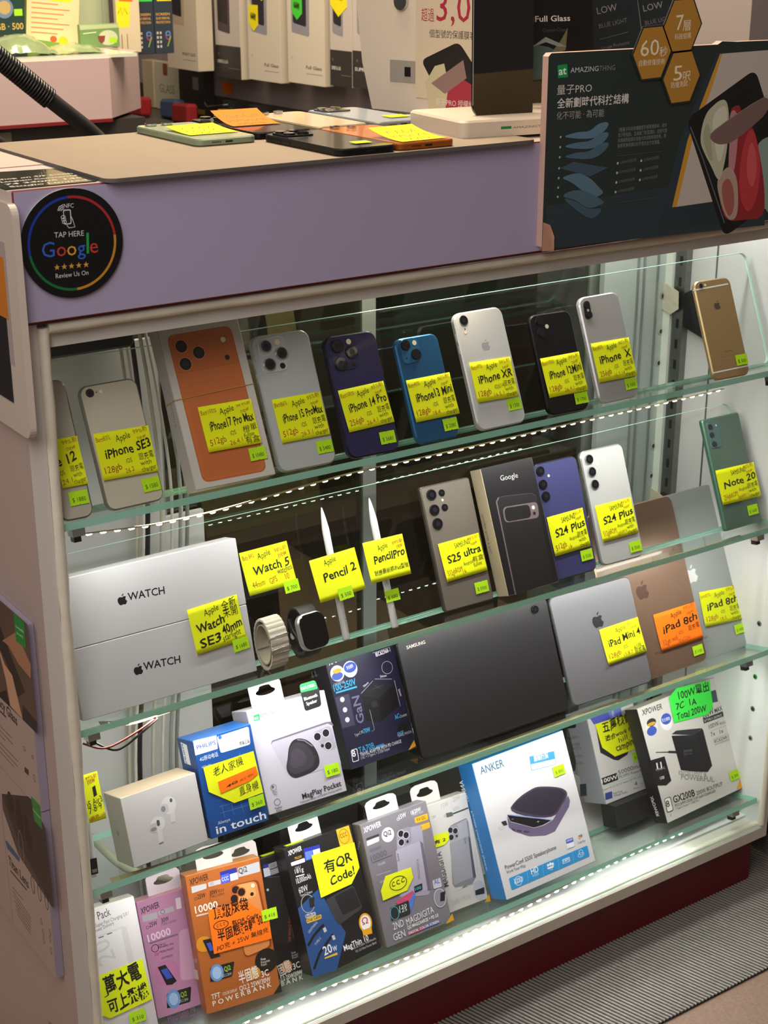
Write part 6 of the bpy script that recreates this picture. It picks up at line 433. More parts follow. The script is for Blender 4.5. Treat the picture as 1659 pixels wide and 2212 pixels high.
# back of the case: white board at the left, two sliding glass doors, white board at the right
mb = MB(); box(mb, XLi, .802, YB - .028, YB - .02, -1.32, -.462, 'white_board'); box(mb, XLi, .86, YB - .02, YB - .012, -1.32, -.70, 'white_board'); cpart(mb, 'back_board', 'white back board at the left')
mb = MB(); box(mb, 1.535, XRi, YB - .022, YB - .012, -1.32, -.26, mat('back_pale', 'aebbb4', .4))
for xx in (1.60, 1.612, 1.64): box(mb, xx, xx + .003, YB - .0245, YB - .022, -1.32, -.26, 'frame_alu')
for zz in (-.52, -.575, -.625, -.76, -.81, -.955):
    mb.add([(1.655 + .0045 * math.cos(i * math.pi / 8), YB - .0228, zz + .0055 * math.sin(i * math.pi / 8)) for i in range(16)], [tuple(range(16))], 'chrome'); mb.add([(1.6558 + .0026 * math.cos(i * math.pi / 8), YB - .0229, zz - .001 + .0034 * math.sin(i * math.pi / 8)) for i in range(16)], [tuple(range(16))], 'black')
cpart(mb, 'back_board', 'pale back board at the right')
for x0, x1, yy, nm in ((.80, 1.135, YB - .008, 'smoked glass of the left sliding door'), (1.115, 1.545, YB, 'smoked glass of the right sliding door')):
    mb = MB(); box(mb, x0, x1, yy, yy + .005, -1.32, -.26, 'door_pane' ); cpart(mb, 'door_glass', nm)
    mb = MB(); box(mb, x1 - .022, x1, yy - .004, yy + .009, -1.32, -.26, 'frame_alu'); box(mb, x0, x0 + .012, yy - .004, yy + .009, -1.32, -.26, 'frame_alu'); cpart(mb, 'door_frame')
mb = MB(); box(mb, XRi - .012, XRi, 1.63, 1.652, -1.3, -.30, 'steel')
z = -.36
while z > -1.28: box(mb, XRi - .0126, XRi - .012, 1.638, 1.643, z - .014, z, 'black'); z -= .032
cpart(mb, 'shelf_track', 'slotted steel shelf track')
mb = MB(); box(mb, XRi - .016, XRi, 1.654, 1.668, -1.3, -.26, mat('white_post', 'e6efe4', .4)); cpart(mb, 'corner_post')
for zz, nm in ((-.53, 'upper'), (-.86, 'lower')):
    mb = MB(); mb.add([(XRi - .014, 1.628, zz + .02), (XRi - .014, 1.61, zz + .03), (XRi - .014, 1.56, zz - .02), (XRi - .014, 1.565, zz - .045), (XRi - .014, 1.628, zz - .03), (XRi - .011, 1.628, zz + .02), (XRi - .011, 1.61, zz + .03), (XRi - .011, 1.56, zz - .02), (XRi - .011, 1.565, zz - .045), (XRi - .011, 1.628, zz - .03)], [(0, 1, 2, 3, 4), (9, 8, 7, 6, 5)] + [(i, (i + 1) % 5, 5 + (i + 1) % 5, 5 + i) for i in range(5)], 'dark_metal'); cpart(mb, 'shelf_bracket')
    mb = MB(); q = [(XRi - .018, 1.668, zz + .03), (XRi - .02, 1.635, zz + .022), (XRi - .021, 1.632, zz - .004), (XRi - .019, 1.65, zz - .016), (XRi - .018, 1.672, zz - .01)]
    mb.add(q + [(x + .001, y, z_) for x, y, z_ in q], [(0, 1, 2, 3, 4), (9, 8, 7, 6, 5)] + [(i, (i + 1) % 5, 5 + (i + 1) % 5, 5 + i) for i in range(5)], mat('masking_tape', 'cfcdb4', .8, bump=.8, nscale=90)); cpart(mb, 'masking_tape_piece')

# ---------------------------------------------------------------- glass shelves with back rests
TILT = dict(A=10, B=10, C=14, D=16); Z0 = dict(A=-.5728, B=-.8128, C=-1.0163, D=-1.2753); DEP = dict(A=.062, B=.064, C=.17, D=.118)
NAMES = dict(A='highest', B='second highest', C='third from the top', D='lowest')
SHY = 1.4045
def shelf_frame(k):
    p = math.radians(TILT[k]); zz = Z0[k] - (SHY - 1.416) * math.tan(p)
    return fm((0, SHY, zz), (1, 0, 0), (0, math.cos(p), -math.sin(p)), (0, math.sin(p), math.cos(p)))
for k in 'ABCD':
    x1 = XRi - .003 if k != 'D' else XRi - .006
    label = {'A': 'highest tilted glass shelf, under the row of phones beneath the fascia', 'B': 'tilted glass shelf under the two white watch boxes and pencils', 'C': 'tilted glass shelf under the large tablets and the earbud box', 'D': 'lowest tilted glass shelf, under the power bank and speakerphone boxes'}[k]
    m = shelf_frame(k); t = thing('glass_shelf', label, 'shelf', m @ Matrix.Translation((1.1, 0, 0)))
    mb = MB(); box(mb, XLi + .003, x1, 0, DEP[k], -.008, 0, ['shelf_edge', 'shelf_edge', 'shelf_edge', 'shelf_edge', 'shelf_pane', 'shelf_pane'])
    mb.build('shelf_pane', t, Matrix.Translation((-1.1, 0, 0)))
    if k in 'AB':
        pm, w, h, th = frame('panel' + k)
        mb = MB(); slab(mb, w, h, th, .012, 'pane', 'pane_edge', 'pane', e=.0008); mb.build('back_rest', t, t.matrix_world.inverted() @ pm)
    for xx in (XLi + .02, XRi - .05):
        mb = MB(); box(mb, xx - .007, xx + .007, .004, .018, -.017, -.0085, 'chrome'); box(mb, xx - .004, xx + .004, .010, .02, -.024, -.017, 'dark_metal'); mb.build('shelf_clip', t, Matrix.Translation((-1.1, 0, 0)))

# ---------------------------------------------------------------- LED strips
def led_strip(label, pts, n, facing, tape_w=.008):
    t = thing('led_strip', label, 'light strip', T(*pts[0]))
    inv = t.matrix_world.inverted(); sp = spline(pts, 8)
    mb = MB(); v = []
    d = Vector(facing).normalized(); X = Vector((1, 0, 0)); side = d.cross(X).normalized()
    for p in sp: v += [p + side * tape_w / 2, p - side * tape_w / 2, p - side * tape_w / 2 - d * .0008, p + side * tape_w / 2 - d * .0008]
    k = len(sp); f = [(i * 4 + j, i * 4 + (j + 1) % 4, i * 4 + 4 + (j + 1) % 4, i * 4 + 4 + j) for i in range(k - 1) for j in range(4)]
    mb.add(v, f, 'led_tape'); mb.build('tape', t, inv @ T(0, 0, 0))
    L = [0]
    for a, b in zip(sp, sp[1:]): L.append(L[-1] + (b - a).length)
    proto = None
    for i in range(n):
        s = L[-1] * (i + .5) / n; j = max(q for q in range(k - 1) if L[q] <= s); fct = (s - L[j]) / (L[j + 1] - L[j])
        p = sp[j].lerp(sp[j + 1], fct)
        if proto is None:
            b = MB(); c = []
            for r, z_ in ((.0029, 0), (.0029, .0006), (.0019, .0016)):
                c += [(X * (1.25 * r * math.cos(a * math.pi / 6)) + side * (r * math.sin(a * math.pi / 6)) + d * z_) for a in range(12)]
            b.add(c, [(q * 12 + a, q * 12 + (a + 1) % 12, q * 12 + 12 + (a + 1) % 12, q * 12 + 12 + a) for q in range(2) for a in range(12)] + [tuple(range(24, 36))], 'led_chip')
            o = proto = b.build('led', t)
        else:
            o = proto.copy(); COL.objects.link(o); o.parent = t
        o.matrix_local = inv @ T(*p)
led_strip('LED strip sagging under the highest shelf, above the watch boxes', [(.5916, 1.43, -.597), (.6152, 1.43, -.599), (.6511, 1.43, -.6023), (.687, 1.43, -.6045), (.7557, 1.43, -.6045), (.8386, 1.43, -.6004), (.9032, 1.43, -.597), (.9518, 1.43, -.5955), (1.0884, 1.43, -.596), (1.2924, 1.43, -.5945), (1.3643, 1.43, -.5944), (1.5095, 1.43, -.5939), (1.545, 1.43, -.593)], 58, (0, -.25, -1))
led_strip('LED strip tucked under the shelf that holds the watch boxes', [(.60, 1.438, -.829), (.64, 1.438, -.838), (.70, 1.438, -.836), (.85, 1.438, -.834), (1.1, 1.438, -.833), (1.4, 1.438, -.833), (1.62, 1.438, -.832)], 62, (0, .3, -1))
led_strip('LED strip tucked under the shelf that holds the tablets', [(.60, 1.44, -1.036), (.70, 1.44, -1.041), (.9, 1.44, -1.039), (1.2, 1.44, -1.038), (1.62, 1.44, -1.038)], 62, (0, .3, -1))
led_strip('bright LED strip under the lowest shelf, along the white sill', [(.60, 1.412, -1.288), (.7735, 1.412, -1.2885), (.8827, 1.412, -1.289), (.972, 1.412, -1.2945), (1.0425, 1.411, -1.297), (1.135, 1.411, -1.298), (1.1896, 1.411, -1.2975), (1.2961, 1.411, -1.2895), (1.3997, 1.412, -1.2855), (1.4436, 1.412, -1.2845), (1.5207, 1.412, -1.285)], 56, (0, -.75, -.65))

# ================================================================== PHONES AND TABLETS
def sticker(parent, cx_, cz_, y, txt, w=.0207, h=.0146):
    mb = MB(); x0 = cx_ - w / 2; z0 = cz_ - h / 2; n = .0009
    o = [(0, 0), (w * .46, 0), (w * .5, n), (w * .54, 0), (w, 0), (w, h), (w * .54, h), (w * .5, h - n), (w * .46, h), (0, h)]
    k = len(o); v = [(x0 + a, y, z0 + b) for a, b in o] + [(x0 + a, y + .0002, z0 + b) for a, b in o]
    mb.add(v, [tuple(range(k))] + [((i + 1) % k, i, k + i, k + (i + 1) % k) for i in range(k)], noteM('b4e81e'))
    mk = Marker(mb, lambda a, b, z: (x0 + a / 1000, y - z / 1000, z0 + b / 1000), .05)
    mk.text(txt, w * 150, h * 230, w * 700, h * 330, 0, '2a3a10', '')
    return mb.build('price_sticker', parent)
PRICE = {}
for n_, x_, z_, off_, t_ in PRICES: PRICE[n_] = (x_ / 1000, z_ / 1000, off_ / 1000, t_)
def add_price(key, root):
    if key in PRICE: x_, z_, off, t_ = PRICE[key]; sticker(root, x_, z_, -off - .0003, t_)
SHADE = {}
def phone(key, name, label, cat, col, side, r, ring='chrome', rough=.25, metal=0., plate=None, platecol=None, art=None, group=None, bump=.0012):
    m, w, h, t = frame(key); root = thing(name, label, cat, m, group)
    face = mat('phone_face_' + col, col, rough, metal, coat=.3); sd = mat('phone_side_' + side, side, .3, .6)
    mb = MB(); slab(mb, w, h, t, r, face, sd, 'black_gloss', e=min(.0016, t * .25), n=8)
    Marker(mb, FRONT, .05).run(ART[key] if key in ART else [])
    mb.build('body', root)
    for zz, ln in ((h * .80, .010), (h * .70, .010)):
        b = MB(); box(b, -.0005, .0006, t * .38, t * .62, zz - ln / 2, zz + ln / 2, sd); b.build('side_button', root)
    y = 0.; plate_o = root
    if key in PLATES:
        p = PLATES[key]; b = MB(); pm = mat('camera_plate_' + (platecol or col), platecol or col, .15, .1, coat=.5); out = []
        for i, q in enumerate(p):
            a, c = p[i - 1], p[(i + 1) % 4]; rad = {'X': 5.5, 'note20': 3.5}.get(key, 8.5)
            def to(z_):
                d = math.hypot(z_[0] - q[0], z_[1] - q[1]); k = min(rad / d, .5); return (q[0] + (z_[0] - q[0]) * k, q[1] + (z_[1] - q[1]) * k)
            A, B = to(a), to(c)
            for tt in (0, .2, .4, .6, .8, 1): out.append(tuple((1 - tt) ** 2 * A[j] + 2 * tt * (1 - tt) * q[j] + tt * tt * B[j] for j in (0, 1)))
        k = len(out); cxx = sum(q[0] for q in out) / k; czz = sum(q[1] for q in out) / k
        v = [(a / 1000, 0, c / 1000) for a, c in out] + [((cxx + (a - cxx) * .96) / 1000, -bump, (czz + (c - czz) * .97) / 1000) for a, c in out]
        b.add(v, [(i, (i + 1) % k, k + (i + 1) % k, k + i) for i in range(k)] + [tuple(range(k, 2 * k))], pm); plate_o = b.build('camera_plate', root); y = -bump
    for (cx_, cz_), rad, kind in CAMS.get(key, []):
        x_, z_, rr_ = cx_ / 1000, cz_ / 1000, rad / 1000; b = MB()
        if kind in 'lL':
            hgt = .0022 if kind == 'L' else .0009
            cyl(b, x_, z_, rr_, y - hgt, y, ring, ring, r2=rr_ * .96); cyl(b, x_, z_, rr_ * .84, y - hgt - .0001, y - hgt, 'lens', 'lens')
            cyl(b, x_, z_, rr_ * .45, y - hgt - .0002, y - hgt - .0001, 'black', mat('lens_core', '1d1d28', .1)); b.build('camera_lens', plate_o)
        elif kind == 'f': cyl(b, x_, z_, rr_, y - .0003, y, 'chrome', 'flash'); b.build('camera_flash', plate_o)
        else: cyl(b, x_, z_, rr_, y - .0003, y, 'black', 'black'); b.build('microphone_hole', plate_o)
    add_price(key, root)
    return root
G1 = None
phone('i12', 'smartphone', 'beige phone half hidden by the left post on the highest shelf', 'phone', 'b0aa9c', '8d8678', .0105)
phone('SE3', 'smartphone', 'ivory phone with one small camera lens, beside the orange phone box', 'phone', 'c2bda9', '8d897c', .0105, ring='dark_metal', rough=.2)
phone('15PM', 'smartphone', 'silver phone with three large black lenses on a square plate', 'phone', 'b4bab8', 'a8aca8', .0115, ring='chrome', platecol='c4cac8')
phone('14P', 'smartphone', 'dark purple phone with three black-ringed lenses', 'phone', '2c2950', '1a1930', .0115, ring='black_gloss', platecol='2a2752')
phone('13m', 'smartphone', 'blue phone with two diagonal camera lenses', 'phone', '1f5078', '2d6c98', .0105, ring='dark_metal', platecol='2a6690')
phone('XR', 'smartphone', 'white phone with one camera lens and silver fruit emblem on top shelf', 'phone', 'c6c8c8', 'd0d2d0', .0115, ring='chrome')
phone('12m', 'smartphone', 'black phone with two camera lenses on the highest shelf', 'phone', '17161a', '101014', .0105, ring='black', rough=.08, platecol='141318')
phone('X', 'smartphone', 'silver-grey phone with chrome edge and vertical camera pill', 'phone', 'a4a3a0', 'd0d0d0', .0115, ring='dark_metal', rough=.1, platecol='1c1c1f')
phone('i6', 'smartphone', 'gold phone with white antenna lines at the right end of the shelf', 'phone', 'a98d5e', 'b09a70', .0105, ring='chrome', rough=.35, metal=.35)
phone('note20', 'smartphone', 'dark green square-cornered phone beside the right cabinet wall', 'phone', '546c5e', '5c8a76', .0035, ring='black', platecol='4c6e70')
phone('S25U', 'smartphone', 'grey-brown square phone with five separate camera lenses', 'phone', '6c655c', '5e5850', .0045, ring='dark_metal', rough=.35)
phone('S24b', 'smartphone', 'indigo phone with three lenses, partly behind the black phone box', 'phone', '3d3f6c', '2a2b40', .0095, ring='dark_metal', rough=.35)
phone('S24s', 'smartphone', 'light grey phone with three lenses in a column', 'phone', 'b8bab8', 'a8aaa8', .0095, ring='chrome', rough=.35)
phone('tab', 'tablet_computer', 'wide black tablet lying landscape with one corner camera', 'tablet', '212124', '161618', .008, ring='dark_metal', rough=.4)
phone('mini', 'tablet_computer', 'space grey small tablet with dark fruit emblem beside the black tablet', 'tablet', '7e7e83', '6a6a6e', .010, rough=.35, metal=.3)
phone('gold', 'tablet_computer', 'copper gold tablet with orange note, between two grey tablets', 'tablet', '7c6352', 'b89a78', .012, rough=.35, metal=.3)
phone('grey8', 'tablet_computer', 'pale grey tablet at the right wall, behind the copper tablet', 'tablet', '9aa09e', '9aa09e', .012, rough=.4, metal=.2)

# ================================================================== BOXES
def carton(key, name, label, front, left=None, top=None, right=None, group=None, cat='box', rough=.4, tabc=None, r=.0012, noise=.02):
    m, w, h, t = frame(key); root = thing(name, label, cat, m, group)
    A_ = lambda c: mat('carton_' + c, c, rough, noise=noise, nscale=25, coat=.15)
    mb = MB(); slab(mb, w, h, t, r, A_(front), A_(left or front), A_(left or front), e=.0007, n=2, sides={'left': A_(left or front), 'right': A_(right or left or front), 'top': A_(top or front), 'bottom': A_(left or front)})
    if key in ART: Marker(mb, FRONT, .06).run(ART[key])
    if key + '_L' in ART: Marker(mb, LEFT, .06).run(ART[key + '_L'])
    mb.build('carton', root)
    if key in TABS:
        a0, a1, zt = [q / 1000 for q in TABS[key]]; b = MB(); hh = zt - h; ww = a1 - a0; y = t * .45
        def hole(n=24):
            out = []
            cx_, cz_ = ww / 2, hh * .52; L_, rr_ = ww * .22, hh * .12
            for i in range(n):
                a = 2 * math.pi * i / n; x_ = math.cos(a) * (L_ + rr_); z_ = math.sin(a) * rr_ * 1.15
                if math.sin(a) > .75: z_ += hh * .12
                out.append((cx_ + x_, cz_ + z_))
            return out
        def outer(n=24):
            out = []
            for i in range(n):
                a = 2 * math.pi * i / n; c, s_ = math.cos(a), math.sin(a); k = 1 / max(abs(c), abs(s_)); k = min(k, 1.22) if s_ > 0 else k
                out.append((ww / 2 + c * k * ww / 2, hh * .5 + s_ * k * hh / 2))
            return out
        O, I = outer(), hole(); n = 24; v = []
        for yy in (y, y + .0006):
            v += [(a0 + p, yy, h + q - .0005) for p, q in O] + [(a0 + p, yy, h + q - .0005) for p, q in I]
        f = []
        for i in range(n):
            j = (i + 1) % n
            f += [(i, j, n + j, n + i), (2 * n + j, 2 * n + i, 3 * n + i, 3 * n + j), (j, i, 2 * n + i, 2 * n + j), (n + i, n + j, 3 * n + j, 3 * n + i)]
        # solid foot under the hole keeps the tab joined to the carton
        b.add(v, f, mat('tab_' + tabc, tabc, .35) if tabc else 'tab_white'); b.build('hang_tab', root)
    for tx, ty in TOPTAGS.get(key, []):
        b = MB(); x0, y0 = max(.002, tx / 1000 - .012), .006
        box(b, x0, min(x0 + .026, w), y0, y0 + .009, h + .0001, h + .0004, noteM('c8e61e')); b.build('price_sticker', root)
    add_price(key, root)
    return root
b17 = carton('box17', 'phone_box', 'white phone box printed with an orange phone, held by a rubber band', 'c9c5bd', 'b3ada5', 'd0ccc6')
m, w, h, t = frame('box17'); mb = MB(); zz = h * .56
tube(mb, [(-.0004, t, zz - .004), (-.0004, 0, zz - .003), (0, -.0004, zz - .003), (w * .5, -.0006, zz - .001), (w, -.0004, zz + .001), (w + .0004, 0, zz + .001), (w + .0004, t, zz)], .0006, mat('rubber_band', 'b08428', .6), 6); mb.build('rubber_band', b17)
mb = MB(); box(mb, .012, .026, .004, .016, h + .0001, h + .0003, P('b0483c')); box(mb, .036, .084, .004, .018, h + .0001, h + .0003, P('e4e4e4'))
for i in range(14): box(mb, .058 + i * .0017, .059 + i * .0017, .006, .016, h + .0003, h + .0004, P('222222'))
mb.build('barcode_label', b17)
carton('pixbox', 'phone_box', 'black phone box with a long camera bar drawn on it and kraft side', '19181b', 'a89c80', '2a2826')
WB = []
for k, l in (('wboxL', 'long white watch box at the bottom of the pair by the left post'), ('wboxU', 'long white watch box on top of the other watch box')):
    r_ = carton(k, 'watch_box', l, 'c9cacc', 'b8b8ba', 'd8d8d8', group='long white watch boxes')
carton('airp', 'earbud_box', 'small white box printed with two white earbuds', 'cfcfcf', 'a8a596', 'cbb89a')  # beige top colour stands in for warm light on a white face
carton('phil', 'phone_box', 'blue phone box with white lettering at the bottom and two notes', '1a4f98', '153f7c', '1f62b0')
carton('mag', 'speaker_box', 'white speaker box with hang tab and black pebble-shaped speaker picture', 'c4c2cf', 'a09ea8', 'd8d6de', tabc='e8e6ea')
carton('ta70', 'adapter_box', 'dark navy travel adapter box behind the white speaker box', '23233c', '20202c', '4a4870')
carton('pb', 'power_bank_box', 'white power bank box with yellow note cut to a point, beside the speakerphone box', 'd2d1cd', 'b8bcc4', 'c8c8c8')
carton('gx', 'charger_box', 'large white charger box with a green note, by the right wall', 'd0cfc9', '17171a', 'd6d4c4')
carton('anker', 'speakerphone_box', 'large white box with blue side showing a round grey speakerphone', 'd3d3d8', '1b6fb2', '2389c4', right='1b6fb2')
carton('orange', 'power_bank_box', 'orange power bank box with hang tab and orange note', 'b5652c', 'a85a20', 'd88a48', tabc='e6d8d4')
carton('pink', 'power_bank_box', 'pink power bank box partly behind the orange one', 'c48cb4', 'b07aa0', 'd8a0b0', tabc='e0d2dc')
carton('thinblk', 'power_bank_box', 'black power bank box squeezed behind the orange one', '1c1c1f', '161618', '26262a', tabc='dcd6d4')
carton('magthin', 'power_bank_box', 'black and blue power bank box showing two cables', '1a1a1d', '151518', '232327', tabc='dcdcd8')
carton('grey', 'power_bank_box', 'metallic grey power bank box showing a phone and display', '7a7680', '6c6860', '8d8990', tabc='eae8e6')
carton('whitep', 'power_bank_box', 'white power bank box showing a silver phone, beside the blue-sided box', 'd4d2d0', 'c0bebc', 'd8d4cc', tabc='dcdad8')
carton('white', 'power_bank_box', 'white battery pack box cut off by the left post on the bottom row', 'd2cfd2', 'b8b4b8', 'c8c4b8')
# dark carton that lifts the white power bank box
mb = MB(); p_ = ITEMS['pb']; m, w, h, t = frame('pb')
sup = thing('storage_carton', 'plain dark carton lying under the white power bank box', 'box', shelf_frame('D') @ Matrix.Translation((p_[0][0] + .002, .082, 0)))
mb = MB(); zt = .038; slab(mb, w - .012, zt, .034, .001, mat('carton_222426', '222426', .6), mat('carton_222426', '222426'), e=.0006, n=2); mb.build('carton', sup)

# ================================================================== STICKY NOTES
NL = {'i12': 'yellow handwritten note on the beige phone at the left post', 'SE3': 'yellow handwritten note on the ivory one-lens phone', 'box17': 'yellow handwritten note on the white box with the orange phone', '15PM': 'yellow handwritten note on the silver three-lens phone', '14P': 'yellow handwritten note on the dark purple phone', '13m': 'yellow handwritten note on the blue phone', 'XR': 'yellow handwritten note on the white one-lens phone', '12m': 'yellow handwritten note on the black phone', 'X': 'yellow handwritten note on the chrome-edged grey phone', 'note20': 'yellow handwritten note on the dark green phone', 'S25U': 'yellow handwritten note on the grey-brown five-lens phone', 'S24b': 'yellow handwritten note on the indigo phone', 'S24s': 'yellow handwritten note on the light grey phone', 'wbox': 'yellow handwritten note across the two white watch boxes', 'watch5': 'yellow handwritten note on the glass above the black watch', 'pencil2': 'tilted yellow note on the white stylus nearer the watch', 'pencilpro': 'yellow note on the white stylus farther from the watch', 'mini': 'yellow handwritten note on the small space grey tablet', 'gold': 'orange handwritten note on the copper tablet', 'grey8': 'yellow handwritten note on the pale grey tablet at the wall', 'phil': 'pointed yellow note on the blue phone box', 'philo': 'small orange strip stuck over the yellow note on the blue box', 'white': 'yellow note with large Chinese characters on the white battery box', 'orange': 'orange note with four handwritten lines on the orange box', 'magthin': 'yellow note with cut corner on the black and blue box', 'grey': 'yellow note with three circled letters on the grey box', 'whitep': 'small yellow note on the white power bank box behind the grey one', 'pb': 'pointed yellow note on the white power bank box', 'gx': 'bright green cut-corner note on the large white charger box', 'pencil1': 'yellow note at the left post beside the earbud box'}
NOTE_OBJ = {}
for key, o_, u_, v_, w_, h_, poly, col, marks in NOTES:
    u = Vector(u_); v = Vector(v_).normalized(); u = u.normalized(); n = v.cross(u)
    m = fm(o_, u, n, v); mb = MB()
    pts = poly or [(0, 0), (w_, 0), (w_, h_), (0, h_)]
    if poly:
        ax = sum(p[0] * q[1] - q[0] * p[1] for p, q in zip(pts, pts[1:] + pts[:1]))
        if ax < 0: pts = pts[::-1]
    # a sheet that curls very slightly towards its lower edge
    def curl(a, b, z=0.):
        k = 0. if poly else max(0., 1 - b / h_); return (a / 1000, -(.0016 * k * k) - z / 1000, b / 1000)
    if poly:
        k = len(pts); vv = [curl(a, b) for a, b in pts]; mb.add(vv + [(x, y + .0003, z) for x, y, z in vv], [tuple(range(k)), tuple(range(2 * k - 1, k - 1, -1))] + [((i + 1) % k, i, k + i, k + (i + 1) % k) for i in range(k)], noteM(col))
        flat = True
    else:
        R_ = 8; vv = []
        for i in range(R_ + 1): vv += [curl(0, h_ * i / R_), curl(w_, h_ * i / R_)]
        nn = len(vv); mb.add(vv + [(x, y + .0003, z) for x, y, z in vv], [(2 * i, 2 * i + 1, 2 * i + 3, 2 * i + 2) for i in range(R_)] + [(nn + 2 * i + 1, nn + 2 * i, nn + 2 * i + 2, nn + 2 * i + 3) for i in range(R_)] + [(0, nn, nn + 1, 1), (nn - 2, nn - 1, 2 * nn - 1, 2 * nn - 2)], noteM(col), True)
    mk = Marker(mb, (lambda a, b, z: curl(a, b, z + .1)), .1)
    for q in marks:
        if q[0] == 'O': mk.ell((q[2] * w_, q[3] * h_), q[4] * w_ , q[5] * h_ , q[1], 1.0)
        else:
            c_, s_, x0, y0, x1, y1, st = q
            dx, dy = (x1 - x0) * w_, (y1 - y0) * h_; ln = math.hypot(dx, dy)
            cjk = any(ord(ch) > 0x2e80 for ch in s_)
            cap = min(ln / max(1, len(s_)) * (1.1 if cjk else 2.9), h_ * {'H': .20, 'B': .3, 'h': .145, 's': .105}[st] * (1.15 if cjk else 1))
            mk.text(s_, x0 * w_, y0 * h_, ln, cap, math.degrees(math.atan2(dy, dx)), c_, st)
    ob = mb.build('sticky_note', None, m); tag(ob, NL[key], 'note'); NOTE_OBJ[key] = ob
for key, a, b, txt in NOTE_PRICES: sticker(NOTE_OBJ[key], a / 1000, b / 1000, -.0024, txt)

# ================================================================== STYLUSES AND WATCHES
def stylus(label, key, pm, pts, r=.0045, y=.0):
    (a0, b0), (a1, b1) = pts; L_ = math.hypot(a1 - a0, b1 - b0) / 1000; ang = math.atan2(a1 - a0, b1 - b0)
    root = thing('stylus_pen', label, 'stylus', pm @ Matrix.Translation((a0 / 1000, r + .0002, max(b0 / 1000, r * .3))) @ Matrix.Rotation(ang, 4, 'Y'))
    prof = [(.0, .0), (.0036, .0002), (r, .002), (r, L_ - .030), (r * .97, L_ - .026), (r * .72, L_ - .016)]
    def lathe(mb, prof, m):
        n = 20; v = []
        for rr_, z_ in prof: v += [(rr_ * math.cos(2 * math.pi * i / n), rr_ * math.sin(2 * math.pi * i / n), z_) for i in range(n)]
        mb.add(v, [(q * n + i, q * n + (i + 1) % n, q * n + n + (i + 1) % n, q * n + n + i) for q in range(len(prof) - 1) for i in range(n)], m, True)
    wm = mat('stylus_white', 'd8dad8', .3)
    mb = MB(); lathe(mb, prof, wm)
    Marker(mb, lambda a, b, z: ((a) / 1000, -r - z / 1000, b / 1000), .05).text({'pencil2': 'Pencil', 'pencilpro': 'Pencil Pro', 'pencil1': ''}[key] or '.', .6, 26, 16, 1.6, -90, '55565a', '')
    mb.build('barrel', root)
    mb = MB(); lathe(mb, [(r * .72, L_ - .0158), (r * .4, L_ - .006), (r * .16, L_ - .001), (.0002, L_)], mat('stylus_tip', 'e6e8e6', .3)); mb.build('tip', root)
    return root
pm = frame('penplane')[0]
s2 = stylus('white stylus standing beside the black watch, behind a tilted note', 'pencil2', pm, PENCILS['pencil2'])
s3 = stylus('white stylus standing next to the grey-brown phone', 'pencilpro', pm, PENCILS['pencilpro'])
o = sticker(s3, 0, 0, 0, '$ 680'); o.matrix_local = s3.matrix_world.inverted() @ pm @ Matrix.Translation((PENCIL_PRICE[0] / 1000, -.0012, PENCIL_PRICE[1] / 1000))
p1 = frame('p1plane')[0]
s1 = stylus('white stylus with metal plug at the left post by the earbud box', 'pencil1', p1, PENCILS['pencil1'], .0044)
mb = MB(); box(mb, -.0042, .0042, -.0052, -.0045, .004, .022, 'dark_metal'); box(mb, -.003, .003, -.0056, -.0052, .006, .010, 'chrome'); mb.build('plug', s1)
PB = math.radians(TILT['B'])
def on_shelf(k, x, d, yaw=0): return shelf_frame(k) @ Matrix.Translation((x, d, 0)) @ Matrix.Rotation(yaw, 4, 'Z')
def band_loop(mb, ry, rz, w, th, m, a0=0, a1=360, n=48, rib=0., ribn=0, cz=None):
    "strap bent into an upright loop whose axis runs along x"
    cz = rz if cz is None else cz; v = []; N_ = n + 1
    for i in range(N_):
        a = math.radians(a0 + (a1 - a0) * i / n); e = 1 + rib * abs(math.sin(ribn * (a0 + (a1 - a0) * i / n) * math.pi / 360)) if ribn else 1
        for k_, (s_, x_) in enumerate(((e, -w / 2), (e, w / 2), (1 - th / rz, w / 2), (1 - th / rz, -w / 2))):
            v.append((x_, -math.cos(a) * ry * s_ + ry, math.sin(a) * rz * s_ + cz))
    f = [(i * 4 + j, i * 4 + (j + 1) % 4, i * 4 + 4 + (j + 1) % 4, i * 4 + 4 + j) for i in range(n) for j in range(4)]
    if a1 - a0 < 360: f += [(0, 3, 2, 1), (n * 4, n * 4 + 1, n * 4 + 2, n * 4 + 3)]
    mb.add(v, f, m, False)
BANDX, WATCHX = .8205, .869
cream = mat('cream_fabric', 'cdc6b4', .75, noise=.06, nscale=300, bump=.3)
br = thing('watch_band', 'cream ribbed fabric watch band bent into a loop', 'watch band', on_shelf('B', BANDX, .004, math.radians(4)))
mb = MB(); band_loop(mb, .0185, .0305, .024, .0018, cream, -180, 180, 96, .045, 26); mb.build('strap', br)
mb = MB(); band_loop(mb, .0150, .0245, .023, .0012, mat('cream_lining', 'aaa48e', .8), -150, 200, 60, cz=.0302); o = mb.build('strap_lining', br); o.location = (0, .0035, 0)
for zz, yy in ((.041, .0005), (.0265, -.0022)):
    mb = MB(); tube(mb, [(-.0128, yy + .002, zz - .002), (-.0128, yy - .001, zz + .001), (0, yy - .0018, zz + .0022), (.0128, yy - .001, zz + .001), (.0128, yy + .002, zz - .002), (.0128, yy + .001, zz - .005), (-.0128, yy + .001, zz - .005), (-.0128, yy + .002, zz - .002)], .0007, 'chrome', 6); mb.build('metal_hook', br)
wt = thing('smart_watch', 'silver smart watch with black screen and black rubber strap', 'watch', on_shelf('B', WATCHX, .006, math.radians(3)))
mb = MB(); band_loop(mb, .0205, .0315, .0235, .0022, mat('strap_black', '17171a', .55), 38, 322, 60); mb.build('strap', wt)
